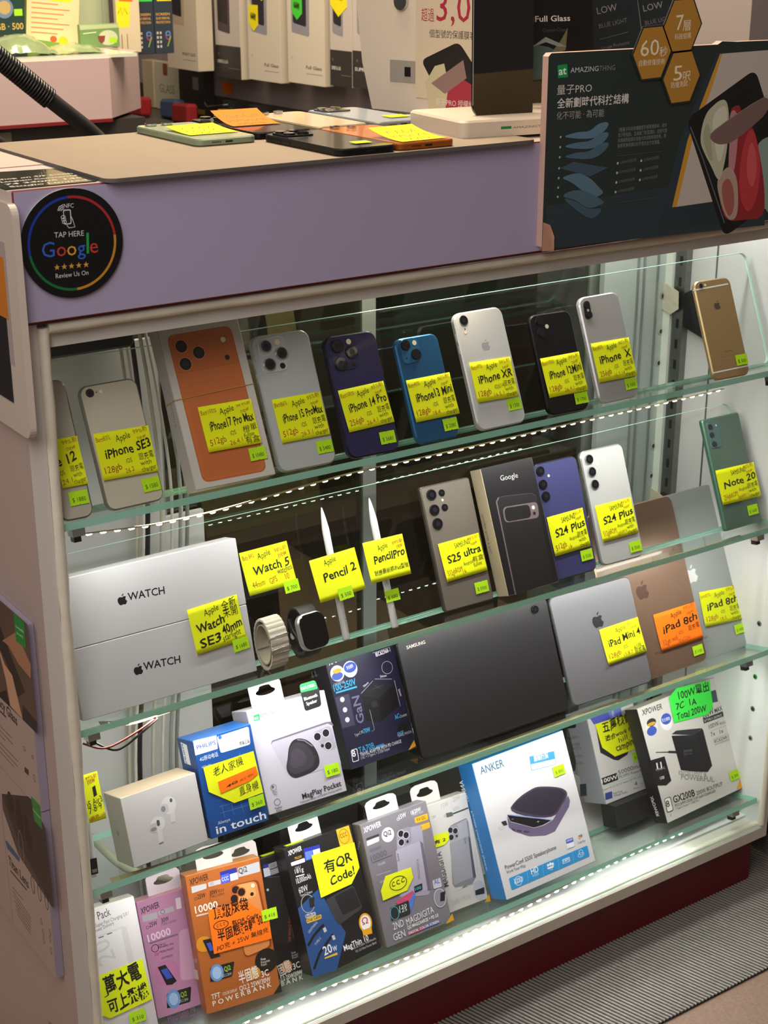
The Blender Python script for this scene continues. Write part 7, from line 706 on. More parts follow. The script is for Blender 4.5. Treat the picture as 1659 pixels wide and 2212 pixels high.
wmx = Matrix.Translation((-.0195, -.0055, .014)) @ Matrix.Rotation(math.radians(-14), 4, 'X')
mb = MB(); slab(mb, .0385, .0445, .0100, .0115, mat('watch_case', 'c4c4c4', .3, .8), mat('watch_case', 'c4c4c4'), e=.0022, n=9); mb.build('case', wt, wmx)
mb = MB(); slab(mb, .0362, .0422, .0012, .0105, 'black_gloss', 'black_gloss', e=.0006, n=9, y0=-.0012, ox=.00115, oz=.00115); mb.build('screen', wt, wmx)
mb = MB(); cyl(mb, 0, 0, .0034, 0, .0028, 'chrome', 'chrome'); mb.build('crown', wt, wmx @ Matrix.Translation((.0412, .005, .031)) @ Matrix.Rotation(math.radians(90), 4, 'Z'))
mb = MB(); cyl(mb, -.0118, .024, .0044, 0, .001, 'chrome', 'chrome'); o = mb.build('strap_pin', wt, Matrix.Translation((-.0119, .031, .002)) @ Matrix.Rotation(math.radians(-90), 4, 'Z') @ Matrix.Translation((.0118, 0, 0)))
mb = MB(); tube(mb, spline([(-.0122, .034, .047), (-.0122, .028, .034), (-.0122, .018, .024), (-.0122, .016, .010)], 6), .0032, 'rubber_black', 8); mb.build('strap_end', wt)

# ================================================================== CABLES AND GEAR AT THE BACK LEFT
for i, (x0, x1, y_, r_, c_) in enumerate([(.742, .756, 1.650, .0022, 'd8d0bc'), (.748, .762, 1.644, .002, 'e6e2d6'), (.757, .770, 1.648, .0032, '1c1c1c'), (.763, .785, 1.640, .0024, 'cfcabb'), (.768, .797, 1.636, .002, 'dcd8cc'), (.774, .82, 1.640, .0026, '8a8f88'), (.778, .815, 1.646, .0021, 'e8e4da'), (.785, .808, 1.634, .0024, '9a9f98')]):
    mb = MB(); tube(mb, spline([(x0, y_ + .005, -.27), (x0 + .002, y_, -.40), ((x0 + x1) / 2, y_ - .01, -.52), (x1, y_ - .004, -.66), (x1 - .012, y_, -.84), (x1 - .03, y_ + .004, -1.05), (x1 - .02, y_, -1.30)], 8), r_, mat('cable_' + c_, c_, .45), 8)
    tag(mb.build('cable', None, T(0, 0, 0)), ['cream cable nearest the black adapter at the back left', 'white cable hanging at the back left', 'black cable hanging at the back left', 'beige cable behind the ivory phone', 'pale cable hanging behind the ivory phone', 'dark grey cable curving toward the orange phone box', 'off-white cable curving down the back board', 'grey-green cable hanging farthest right at the back'][i], 'cable')
mb = MB(); tube(mb, spline([(.615, 1.60, -1.035), (.64, 1.59, -1.07), (.69, 1.585, -1.135), (.78, 1.58, -1.18), (.90, 1.575, -1.20), (1.0, 1.57, -1.215)], 8), .0055, mat('conduit', 'a9aa92', .5), 10); tag(mb.build('cable_conduit', None, T(0, 0, 0)), 'thick pale green cable crossing behind the earbud box', 'cable')
ad = thing('power_adapter', 'long black power unit on the ledge at the back left', 'power adapter', T(.59, 1.60, -.452))
mb = MB(); slab(mb, .155, .062, .05, .008, mat('adapter_black', '141416', .45, noise=.2), 'black', e=.003); mb.build('housing', ad)
for nm, col, pts in (('red_wire', '7a1c14', [(.575, 1.43, -.842), (.60, 1.425, -.853), (.64, 1.428, -.846), (.665, 1.432, -.838)]), ('black_wire', '141414', [(.590, 1.43, -.846), (.612, 1.424, -.859), (.642, 1.427, -.850), (.668, 1.433, -.840)])):
    mb = MB(); tube(mb, spline(pts), .0013, mat('wire_' + col, col, .4), 6); tag(mb.build('lead_wire', None, T(0, 0, 0)), ('red' if 'red' in nm else 'black') + ' lead wire feeding the strip under the watch box shelf', 'wire')
for x_, y_, z_, w_, d_, h_, c_, l_ in ((.60, 1.60, -1.2175 - .1, .10, .05, .10, '22282a', 'black gadget lying behind the earbud box at the left'), (.92, 1.60, -1.3175, .13, .05, .17, '1d1e20', 'dark upright carton behind the grey box'), (1.06, 1.60, -1.3175, .09, .045, .14, '3a3d3a', 'grey carton standing behind the white power bank box'), (.74, 1.61, -1.3175, .15, .045, .12, '5a564c', 'brown carton lying behind the black boxes')):
    t = thing('storage_carton', l_, 'box', T(x_, y_, z_)); mb = MB(); slab(mb, w_, h_, d_, .002, mat('carton_' + c_, c_, .5), mat('carton_' + c_, c_), e=.001, n=2); mb.build('carton', t)

for x_, y_, z_, w_, h_, c_, l_, lean_ in ((.93, 1.80, -.7995, .20, .42, 'a2906e', 'beige screen film carton leaning behind the left sliding glass door', 14), (1.14, 1.86, -.7995, .16, .40, '4a4034', 'brown carton leaning behind the middle of the glass doors', 10), (1.34, 1.90, -.7995, .24, .42, '3c4a3e', 'dull green carton behind the right sliding glass door', 8), (.86, 1.82, -1.2195, .22, .40, '5a3c2a', 'brown box low behind the left sliding glass door', 6)):
    t = thing('stock_carton', l_, 'box', T(x_, y_, z_) @ Matrix.Rotation(math.radians(-lean_), 4, 'X') @ Matrix.Rotation(math.radians(3), 4, 'Z')); mb = MB(); slab(mb, w_, h_, .05, .002, mat('carton_' + c_, c_, .5), mat('carton_' + c_, c_), e=.001, n=2)
    if c_ == 'a2906e':
        mk = Marker(mb, FRONT, .06); mk.rquad([(60, 415), (150, 415), (150, 235), (70, 240)], 10, '3a2c30'); mk.rquad([(72, 410), (120, 410), (120, 250), (80, 252)], 8, '8a7a78'); mk.text('SUPREME RANGE', 70, 150, 100, 11, 0, '3a3228', 'b'); mk.text('Full Glass', 70, 128, 62, 12, 0, '3a3228', 'b')
    mb.build('carton', t)
ss = thing('stock_shelf', 'dark stock shelf behind the sliding glass doors', 'shelf', T(1.2, 1.9, -1.444)); mb = MB()
for zz in (-.8155, -1.2355): box(mb, .82, 1.62, 1.76, 2.10, zz, zz + .0155, mat('stock_board', '3a2c22', .6))
mb.build('board', ss, ss.matrix_world.inverted() @ T(0, 0, 0))
for xx in (.805, 1.62): mb = MB(); box(mb, xx, xx + .015, 1.76, 2.10, -1.444, -.50, 'stock_board'); mb.build('upright', ss, ss.matrix_world.inverted() @ T(0, 0, 0))
area('stock_fill_light', (1.1, 1.715, -.262), (1.1, 1.85, -.60), .6, .03, 2.2, (1.0, .85, .62))  # added unseen fill that brightens the cartons behind the doors

# ================================================================== ON THE FASCIA
ds = thing('round_sign', 'round black review sign with coloured ring on the lavender fascia', 'sign', frame('disc')[0])
mb = MB(); cyl(mb, 0, 0, .0525, 0, .0025, mat('sign_rim', 'b8b4b4', .3), mat('sign_black', '0e0e10', .3), 64)
mk = Marker(mb, FRONT, .05)
for a0, a1, c_ in ((5, 92, 'a32326'), (92, 190, '16349a'), (190, 272, '0d6a34'), (272, 365, 'c08420')):
    q = [math.radians(a0 + (a1 - a0) * i / 24) for i in range(25)]
    mk.strip([(45.5 * math.cos(a), 45.5 * math.sin(a)) for a in q], [(43.0 * math.cos(a), 43.0 * math.sin(a)) for a in q], c_)
mk.run(ART['disc']); mb.build('disc', ds)
sg = thing('counter_sign', 'dark green cardboard sign with three gold hexagons, at the cabinet front', 'sign', frame('sign')[0])
mb = MB(); pts = [(0, .005), (.006, 0), (.56, 0), (.56, .222), (.30, .224), (.2735, .2255), (.266, .222), (.004, .2225), (0, .219)]
k = len(pts); mb.add([(a, 0, b) for a, b in pts] + [(a, .010, b) for a, b in pts], [tuple(range(k)), tuple(range(2 * k - 1, k - 1, -1))] + [((i + 1) % k, i, k + i, k + (i + 1) % k) for i in range(k)], [mat('sign_green', '27322f', .45), 'cardboard'] + [mat('sign_edge', 'c2a093', .7)] * k)
Marker(mb, FRONT, .05).run(ART['sign'])
mb.add([(0, -.0006, 0), (.018, -.0012, -.001), (.016, -.003, .016), (.010, -.002, .030), (0, -.0008, .034)], [(0, 1, 2, 3, 4)], mat('torn_card', 'b98a72', .8, noise=.2))
mb.build('board', sg)
for (c, marks), l in zip(HEX, ('top gold hexagon', 'left gold hexagon', 'lower gold hexagon')):
    mb = MB()
    def hexa(r, y): return [((c[0] + r * math.cos(math.radians(60 * i + 2)) * .96) / 1000, y, (c[1] + r * math.sin(math.radians(60 * i + 2)) * 1.06) / 1000) for i in range(6)]
    A, B, C_ = hexa(33.5, -.0008), hexa(33.5, -.0022), hexa(31.2, -.00235)
    mb.add(A + B, [(i, (i + 1) % 6, 6 + (i + 1) % 6, 6 + i) for i in range(6)] + [(6, 7, 8, 9, 10, 11)], mat('hex_edge', '2a2c28', .5)); mb.add(C_, [(0, 1, 2, 3, 4, 5)], mat('hex_gold', 'b98530', .4))
    Marker(mb, FRONT, 2.36).run([('T',) + tuple(m[1:]) for m in marks]); tag(mb.build('hexagon_badge', sg), l)

# ================================================================== ON THE LEFT SIDE PANEL
bx = frame('pa')[0]
def sideboard(label, y0, y1, z0, z1, col, art, th=.010, x=.5295):
    t = thing('poster_board', label, 'poster', T(x, y1, z0))
    mb = MB(); box(mb, -th, 0, y0 - y1, 0, 0, z1 - z0, ['poster_edge_l', 'poster_edge_l', 'poster_edge_l', 'poster_face', 'poster_edge_l', 'poster_edge_l']); mb.build('board', t)
    if art:
        o, u, n, v, _, _, _ = ITEMS['pa']
        mk = MB(); 
        def pt(a, b, z): return (-th - z / 1000, (o[1] - a / 1000) - y1, (o[2] + b / 1000) - z0)
        Marker(mk, pt, .05).run(art); mk.build('printed_picture', t)
    return t
mat('poster_face', 'b09c92', .5); mat('poster_edge_l', '9a92a4', .5)
sideboard('upper foam poster on the left cabinet side, hands holding a dark phone', 1.428, 1.68, -.909, -.683, 'b09c92', ART['boardA'])
sideboard('lower foam poster on the left cabinet side, dark phone with ring lenses', 1.4285, 1.56, -1.131, -.9105, 'b09c92', ART['boardB'])
t = sideboard('foam poster edge at the far lower left of the cabinet side', 1.5615, 1.70, -1.131, -.9105, 'b09c92', None)
ac = thing('acrylic_sign', 'white acrylic sign with an orange patch beside the lavender fascia', 'sign', T(.5295, 1.396, -.465))
mb = MB(); ww, hh = .30, .228; pts = rr(ww, hh, .012, 6)
mb.add([(-.007, -.024 + a, b) for a, b in pts] + [(0, -.024 + a, b) for a, b in pts], [tuple(range(len(pts))), tuple(reversed(range(len(pts), 2 * len(pts))))] + [(i, (i + 1) % len(pts), len(pts) + (i + 1) % len(pts), len(pts) + i) for i in range(len(pts))], mat('acrylic_white', 'c9bcae', .3))
mb.build('panel', ac)
mb = MB(); box(mb, -.0074, -.007, .0, .2, .07, .19, mat('acrylic_grey', 'a89c96', .4)); box(mb, -.0078, -.0074, .012, .2, .03, .12, mat('phone_pic', '26252a', .4)); box(mb, -.0079, -.0075, .006, .2, .115, .175, mat('orange_pic', 'c87828', .4)); mb.build('printed_picture', ac)
mb = MB(); mb.add([(.5288, 1.49 + .008 * math.cos(i * math.pi / 8), -1.247 + .008 * math.sin(i * math.pi / 8)) for i in range(16)], [tuple(range(16))], 'chrome'); mb.add([(.5285, 1.491 + .004 * math.cos(i * math.pi / 8), -1.248 + .005 * math.sin(i * math.pi / 8)) for i in range(16)], [tuple(range(16))], 'black')
cpart(mb, 'side_lock', 'small round metal lock on the left side')

# ================================================================== ON THE COUNTER
mtz = -.2222
cm = thing('counter_mat', 'grey-brown rubber counter mat under the loose phones', 'mat', T(.622, 1.377, mtz - .004))
mb = MB(); n = 6; pts = rr(.533, .318, .012, n); k = len(pts)
mb.add([(a, b, 0) for a, b in pts] + [(a, b, .004) for a, b in pts], [tuple(reversed(range(k)))] + [(i, (i + 1) % k, k + (i + 1) % k, k + i) for i in range(k)] + [tuple(range(k, 2 * k))], ['mat_edge'] * (k + 1) + ['mat_top'])
Marker(mb, lambda a, b, z: (a / 1000, b / 1000, .004 + z / 1000), .02).run([('T', '55483a', 'MAGIC JOHN', 30, 296, 60, 5, 0, '')]) if False else None
mb.build('pad', cm)
fl = thing('flyer', 'black leaflet with white handwriting under the clear sheet at the counter corner', 'leaflet', T(.53, 1.392, -.2262))
mb = MB(); mb.add([(-.004, 0, .0005), (.088, .001, .0005), (.098, .016, .0005), (.088, .10, .0005), (-.004, .115, .0005), (-.004, 0, .0012), (.088, .001, .0012), (.098, .016, .0012), (.088, .10, .0012), (-.004, .115, .0012)], [(0, 1, 2, 3, 4), (9, 8, 7, 6, 5)] + [(i, (i + 1) % 5, 5 + (i + 1) % 5, 5 + i) for i in range(5)], mat('flyer_black', '1c1a18', .25, coat=.6))
mk = Marker(mb, lambda a, b, z: (a / 1000, b / 1000, .0012 + z / 1000), .05)
for i, s_ in enumerate(['Studio Limited', '74 34005 145', 'Langham Commercial', 'Shop on 4/F South']): mk.text(s_, 4 + 2 * i, 8 + 16 * i, 78, 7, 0, 'd8d0c0', 'H')
mb.build('sheet', fl)
pk = MB(); box(pk, .528, .70, 1.53, 1.68, -.2258, -.2253, mat('pink_paper', 'cdb0a4', .5)); tag(pk.build('paper_sheet', None, T(0, 0, 0)), 'pinkish paper sheet under the left edge of the counter mat', 'paper')
def flat_phone(label, x, y, w, l, col, side, t=.008, lenses=(), r=.0095, notes=(), rot=0., group=None, facecoat=.4, pad=None):
    root = thing('smartphone', label, 'phone', T(x, y, mtz) @ Matrix.Rotation(rot, 4, 'Z'))
    face = mat('flat_face_' + col, col, .2, coat=facecoat); sd = mat('phone_side_' + side, side, .35, .5)
    lay = Matrix(((1, 0, 0, 0), (0, 0, 1, 0), (0, -1, 0, t), (0, 0, 0, 1)))   # lies on its screen, camera end away
    mb = MB(); slab(mb, w, l, t, r, face, sd, 'black_gloss', e=.0014, n=8); mb.build('body', root, lay)
    for i in range(6):
        pass
    mb = MB(); box(mb, w * .46, w * .58, -.0002, .0008, t * .36, t * .62, 'black')
    for i in range(6): box(mb, w * (.24 + .026 * i), w * (.255 + .026 * i), -.0002, .0006, t * .42, t * .58, 'black')
    mb.build('charging_port', root)
    mb = MB(); box(mb, -.0004, .0006, l * .62, l * .70, t * .38, t * .62, sd); box(mb, -.0004, .0006, l * .74, l * .80, t * .38, t * .62, sd); mb.build('side_button', root)
    if pad:
        b = MB(); x0, x1, z0, z1, c_ = pad; slab(b, x1 - x0, z1 - z0, .0016, .008, mat('camera_plate_' + c_, c_, .2, coat=.4), mat('camera_plate_' + c_, c_), e=.0006, y0=-.0016, ox=x0, oz=z0); b.build('camera_plate', root, lay)
    for cx_, cz_, r_ in lenses:
        b = MB(); cyl(b, cx_, cz_, r_, -.0034, -.001, 'dark_metal' if col.startswith(('1', '2')) else 'chrome', 'lens'); cyl(b, cx_, cz_, r_ * .8, -.0035, -.0034, 'lens', 'lens'); b.build('camera_lens', root, lay)
    return root
T_ = .008
flat_phone('pale green phone lying on the counter mat with a yellow note', .803, 1.535, .076, .158, 'b9c3a0', '8ea088', lenses=((.014, .142, .007), (.034, .140, .007)))
flat_phone('black phone lying at the mat edge with a glossy reflecting back', .888, 1.381, .0755, .160, '1a1b1c', '17181a', r=.011, lenses=((.016, .145, .0065), (.034, .145, .0065), (.016, .127, .0065), (.034, .127, .0065)), pad=(.007, .045, .117, .155, '1c1c1e'))
flat_phone('orange phone lying at the mat edge with a yellow note', .9655, 1.384, .078, .163, 'd07a34', 'a85a20', lenses=((.014, .148, .006), (.036, .146, .006)))
flat_phone('black phone lying under an orange note, behind the pale green one', .886, 1.553, .077, .162, '1c1a1a', '141416', lenses=((.016, .148, .0065), (.036, .150, .0065), (.026, .133, .0065), (.05, .15, .006)))
flat_phone('cream phone lying between the orange-note phone and the silver phone', .9725, 1.56, .074, .16, 'd6c2a2', 'b0a080', lenses=((.014, .145, .006), (.034, .145, .006)))
flat_phone('silver-blue glossy phone lying by the white stand', 1.056, 1.558, .076, .163, 'a8b0b8', '8a9298', lenses=((.016, .148, .0065), (.036, .148, .0065), (.016, .130, .0065)), pad=(.006, .046, .122, .158, '2a2a2e'))
def flat_note(label, x, y, w, l, col, rot=0., lift=.006, lines=(), z=None):
    z0 = mtz + T_ + .0007 if z is None else z; mb = MB(); R_ = 8; v = []
    for i in range(R_ + 1):
        a = i / R_; v += [(0, a * l, lift * a * a), (w, a * l, lift * a * a * 1.0)]
    nn = len(v); mb.add(v + [(p, q, r_ + .0003) for p, q, r_ in v], [(2 * i, 2 * i + 2, 2 * i + 3, 2 * i + 1) for i in range(R_)] + [(nn + 2 * i, nn + 2 * i + 1, nn + 2 * i + 3, nn + 2 * i + 2) for i in range(R_)], noteM(col), True)
    mk = Marker(mb, lambda a, b, zz: (a / 1000, b / 1000, .0003 + lift * (b / 1000 / l) ** 2 + zz / 1000), .1)
    for ph, a, b, ww, hh in lines:
        W1, L1 = w * 1000, l * 1000
        mk.line([((a + ww * q / 22) * W1, (b + hh * (.5 + .5 * math.sin(ph + q * 2.1 + math.sin(q * .9)))) * L1) for q in range(23) if q not in (7, 15)], .9, '2a2408')
    return tag(mb.build('sticky_note', None, T(x, y, z0) @ Matrix.Rotation(rot, 4, 'Z')), label, 'note')
LN = ((.3, .12, .62, .76, .16), (1.7, .1, .38, .8, .14), (2.9, .2, .12, .6, .14))
flat_note('yellow note lying on the pale green phone', .812, 1.568, .062, .062, 'e6e41e', .0, .004, LN)
flat_note('orange note curling on the black phone behind the pale green one', .893, 1.615, .062, .062, 'f07818', math.radians(-3), .012, LN)
flat_note('curling yellow note on the orange phone', .974, 1.388, .062, .062, 'ece01a', math.radians(3), .009, LN)
flat_note('small yellow price slip on the glossy black phone', .925, 1.405, .022, .014, 'c4e61e', 0, .0005)
flat_note('small yellow price slip on the silver-blue phone', 1.095, 1.585, .030, .022, 'c4e61e', 0, .0005)
# film stand: white base, upright phone-shaped film sample and dark printed card
st = thing('film_display_stand', 'white display stand with a black phone-shaped glass sample on the counter', 'display stand', T(1.087, 1.432, -.2225) @ Matrix.Rotation(math.radians(-8), 4, 'Z'))
mb = MB(); pts = rr(.30, .135, .010, 6); k = len(pts); mb.add([(a, b, 0) for a, b in pts] + [(a, b, .017) for a, b in pts] + [(.002 + a * .987, .002 + b * .97, .0195) for a, b in pts], [tuple(reversed(range(k)))] + [(i, (i + 1) % k, k + (i + 1) % k, k + i) for i in range(k)] + [(k + i, k + (i + 1) % k, 2 * k + (i + 1) % k, 2 * k + i) for i in range(k)] + [tuple(range(2 * k, 3 * k))], mat('stand_white', 'cfc2ae', .35))
Marker(mb, lambda a, b, z: (a / 1000, -z / 1000, b / 1000), .05).run([('P', '1a7a3c', [(52, 8), (66, 8), (66, 11), (52, 11)]), ('T', '55504a', 'AMAZINGTHING', 68, 8, 56, 2.4, 0, '')]); mb.build('base', st)
lean = Matrix.Translation((.038, .042, .0195)) @ Matrix.Rotation(math.radians(-12), 4, 'X')
mb = MB(); slab(mb, .082, .172, .004, .012, mat('film_black', '0d0c0d', .05, coat=.8), 'black_gloss', e=.0006, n=8); mb.build('glass_sample', st, lean @ Matrix.Rotation(math.radians(6), 4, 'Y'))
lean2 = Matrix.Translation((.138, .088, .05)) @ Matrix.Rotation(math.radians(-8), 4, 'X')
mb = MB(); slab(mb, .10, .15, .006, .002, mat('card_black', '141416', .3), 'black', e=.0006)
mk = Marker(mb, FRONT, .05); mk.run([('T', 'dcd8d0', 'Full Glass', 16, 70, 50, 7, 0, 'b'), ('T', '4a4846', 'Crystal-Clear', 26, 58, 34, 4, 0, '')])
mk.poly([(4, 20), (14, 44), (34, 40), (60, 28), (60, 10), (34, 4), (10, 2)], '3d5658'); mk.poly([(30, 26), (58, 36), (62, 62), (52, 48)], '6a6448'); mk.poly([(8, 40), (30, 52), (50, 44), (60, 40), (48, 40), (30, 46)], '7a8a84'); mb.build('printed_card', st, lean2)
# film boxes leaning behind the sign
for i, (x_, y_, rot, col) in enumerate(((1.295, 1.565, -4, '1d1b28'), (1.41, 1.58, -4, '1a2226'), (1.51, 1.60, -6, '1c2628'))):
    t = thing('screen_film_box', ['dark screen film box with white edge behind the sign, nearest the stand', 'dark screen film box half hidden by the gold hexagons', 'dark screen film box at the right edge behind the sign'][i], 'box', T(x_, y_, -.226) @ Matrix.Rotation(math.radians(rot), 4, 'Z') @ Matrix.Rotation(math.radians(-11), 4, 'X') @ Matrix.Rotation(math.radians(-5), 4, 'Y'))
    mb = MB(); slab(mb, .108, .21, .012, .003, mat('film_box_white', 'c8c2b4', .4), mat('film_box_white', 'c8c2b4'), e=.001, n=3)
    slab(mb, .098, .206, .001, .003, mat('film_card_' + col, col, .12, coat=.6), 'black', e=.0003, n=3, y0=-.001, ox=.008, oz=.002)
    Marker(mb, FRONT, 1.06).run([('L', '77747c', .4, [(36, 142), (80, 146)]), ('T', '8d8a92', 'LOW', 36, 122, 34, 9, 3, ''), ('T', '6a6870', 'BLUE LIGHT', 36, 104, 48, 6, 3, ''), ('L', '77747c', .4, [(34, 90), (84, 94)]), ('T', '6a6870', 'Screen Protector', 34, 76, 50, 5, 3, '')]); mb.build('carton', t)

# ================================================================== SHOP INSIDE, BEHIND THE CABINET
# white film cutting machine
mc = thing('film_cutting_machine', 'white film cutting machine with red number 3,00 printed on it', 'machine', fm((1.243, 1.60, -.2262), (.22, -.9755, 0), (.9755, .22, 0), (0, 0, 1)) @ Matrix.Translation((-.207, 0, 0)))
mb = MB(); pr = [(.018, 0), (.245, 0), (.245, .30), (.02, .30), (-.012, .155), (.0, .06)]
k = len(pr); mb.add([(a, 0, b) for a, b in pr] + [(a, .16, b) for a, b in pr], [tuple(range(k)), tuple(range(2 * k - 1, k - 1, -1))] + [((i + 1) % k, i, k + i, k + (i + 1) % k) for i in range(k)], mat('machine_white', 'd8ccb8', .2, coat=.4)); mb.build('housing', mc)
mb = MB(); slab(mb, .145, .26, .002, .003, mat('machine_print', 'cfc0a6', .3), 'machine_print' if 'machine_print' in MATS else None, e=.0004, y0=-.002, ox=.098, oz=.02)
mk = Marker(mb, FRONT, 2.06)
mk.text('一膜應萬機，一貼應萬跌', 128, 176, 112, 7, 0, '4a3c34', ''); mk.text('支援', 108, 148, 22, 13, 0, 'a82a38', ''); mk.text('超過', 108, 118, 22, 13, 0, 'a82a38', ''); mk.text('3,000', 134, 118, 106, 38, 0, 'a8283c', ''); mk.text('個型號的保護膜客製化服務', 122, 98, 116, 8, 0, '4a3c34', '')
mk.rquad([(108, 68), (172, 94), (240, 20), (160, 0.5)], 10, '1c1714'); mk.poly([(122, 6), (116, 40), (132, 62), (148, 66), (156, 40), (150, 2)], 'c0b894'); mk.poly([(150, 3), (156, 40), (164, 60), (176, 50), (200, 40), (206, 4)], 'a02c3c'); mk.poly([(126, 40), (180, 72), (186, 50), (150, 28)], '8a7068'); mk.text('量子PRO 授權經銷', 134, 14, 74, 7, 0, 'd8ccc0', '')
mb.build('printed_front', mc)
mb = MB(); cyl(mb, .073, .14, .011, -.005, 0, 'chrome', 'steel'); mb.build('lock_knob', mc)
mb = MB(); box(mb, .052, .098, -.001, .0, .038, .066, mat('slot_grey', '9a948a', .4)); box(mb, .079, .089, -.002, -.001, .046, .058, 'black'); mb.build('switch_recess', mc)
# rail wall with hanging film boxes (faces left)
XW = 1.80
mb = MB(); box(mb, XW + .03, XW + .05, 2.35, 4.55, -.372, .35, mat('rail_panel', '8f8484', .5)); box(mb, XW + .03, XW + .05, 2.35, 4.55, -1.44, -.372, mat('rail_base', '3a3430', .6)); tag(mb.build('wall_display_panel', None, T(0, 0, 0)), kind='structure')
def hang_box(label, y1, w, zb, h, t, face, pic, low, text, tags=(), side='b4aa98', xf=1.75, group='film boxes hanging on the right wall'):
    root = thing('screen_film_box', label, 'box', fm((xf, y1, zb), (0, -1, 0), (1, 0, 0), (0, 0, 1)), group)
    mb = MB(); slab(mb, w, h, t, .001, mat('carton_' + face, face, .4), mat('carton_' + side, side, .4), e=.0006, n=2)
    mk = Marker(mb, FRONT, .06); W_, H_ = w * 1000, h * 1000
    mk.rquad([(W_ * .10, H_), (W_ * .62, H_), (W_ * .60, H_ * .30), (W_ * .12, H_ * .32)], 6, pic[0]); mk.rquad([(W_ * .14, H_), (W_ * .52, H_), (W_ * .52, H_ * .36), (W_ * .16, H_ * .38)], 6, pic[1])
    if low: mk.poly([(0, 0), (W_, 0), (W_, H_ * .22), (0, H_ * .22)], '33302f')
    mk.text(text, W_ * (.06 if low else .50), H_ * .10, W_ * .42, 7, 0, 'd8d4cc' if low else '3a3632', 'b'); mk.line([(W_ * .5, H_ * .07), (W_ * .93, H_ * .07)], 1, '77716a')
    mk.ell((W_ * .12, H_ * .16), 2.5, 2.5, '8a8078', .8)
    mb.build('carton', root)
    mb = MB(); mb.add([(w * .35, t * .5, h), (w * .65, t * .5, h), (w * .65, t * .5, h + .03), (w * .35, t * .5, h + .03), (w * .35, t * .5 + .001, h), (w * .65, t * .5 + .001, h), (w * .65, t * .5 + .001, h + .03), (w * .35, t * .5 + .001, h + .03)], [(0, 1, 2, 3), (7, 6, 5, 4), (0, 4, 5, 1), (2, 6, 7, 3)], 'tab_white'); mb.build('hang_tab', root)
    for a, b, tw, th, c_ in tags:
        mb = MB(); q = [(0, .3), (.5, 0), (1, .25), (1, 1), (0, 1)]
        mb.add([(w * a + tw * x_, -.0006, h * b + th * z_) for x_, z_ in q] + [(w * a + tw * x_, -.0002, h * b + th * z_) for x_, z_ in q], [(0, 1, 2, 3, 4)] + [((i + 1) % 5, i, 5 + i, 5 + (i + 1) % 5) for i in range(5)], noteM(c_))
        Marker(mb, lambda a_, b_, z_: (w * a + a_ / 1000, -.0007 - z_ / 1000, h * b + b_ / 1000), .02).line([(tw * (200 + 35 * q), th * (560 + 160 * math.sin(q * 2.0))) for q in range(18)], 2.2, '2a2408'); mb.build('price_tag', root)
    return root
GREY = ('8f8d96', '2a2730')
hang_box('white privacy glass film box hanging nearest the corner', 3.381, .152, -.300, .32, .04, 'cdc2ae', ('b8a890', '2b2830'), False, 'PRIVACY GLASS', xf=1.70)
hang_box('grey film box with dark lower label, hanging second from the corner', 3.237, .116, -.313, .32, .024, 'bdb4ac', ('4a3c44', '241d24'), True, 'SUPREME FULL GLASS')
hang_box('white film box with two yellow tags hanging in the row', 3.087, .140, -.308, .32, .022, 'cfc6b4', GREY, False, 'Full Glass', ((.30, .52, .045, .05, 'e6d81e'), (.05, .32, .04, .055, 'e6d81e')))
hang_box('white film box with a yellow and a green tag hanging in the row', 2.918, .146, -.302, .32, .022, 'cfc6b4', GREY, False, 'Full Glass', ((.12, .60, .045, .055, 'e6d81e'), (.14, .40, .04, .05, '4ac83a')))
hang_box('grey film box with dark lower label and one yellow tag beside the machine', 2.751, .081, -.296, .32, .022, 'bfb6ae', ('8d8a90', '2a2730'), True, 'SUPREME FULL GLASS', ((.04, .42, .060, .075, 'e6d81e'),))
hang_box('grey film box half hidden behind the white machine', 2.668, .14, -.293, .32, .022, 'bfb6ae', ('8d8a90', '2a2730'), True, 'SUPREME')
# orange tag on the rail panel and hooks
mb = MB(); q = [(0, .3), (.6, 0), (1, .3), (1, .85), (.75, 1), (0, 1)]; mb.add([(XW + .0290, 3.358 - .052 * a, -.387 + .03 * b) for a, b in q] + [(XW + .0296, 3.358 - .052 * a, -.387 + .03 * b) for a, b in q], [tuple(range(6))] + [((i + 1) % 6, i, 6 + i, 6 + (i + 1) % 6) for i in range(6)], noteM('d86a1c')); tag(mb.build('price_tag', None, T(0, 0, .02)), 'orange cut-corner tag on the grey wall panel below the film boxes', 'tag')
hk = None
for i in range(4):
    if hk is None:
        mb = MB(); box(mb, -.02, 0, -.012, .012, -.010, .010, 'chrome'); tube(mb, [(-.02, 0, 0), (-.07, 0, 0), (-.075, 0, .008)], .002, 'chrome', 6); hk = mb.build('rail_hook', None); o = hk
    else: o = hk.copy(); COL.objects.link(o)
    o.matrix_world = T(XW + .03, 3.31 - .125 * i, -.386); tag(o, 'small chrome hook on the rail below the hanging film boxes', 'hook', 'rail hooks')
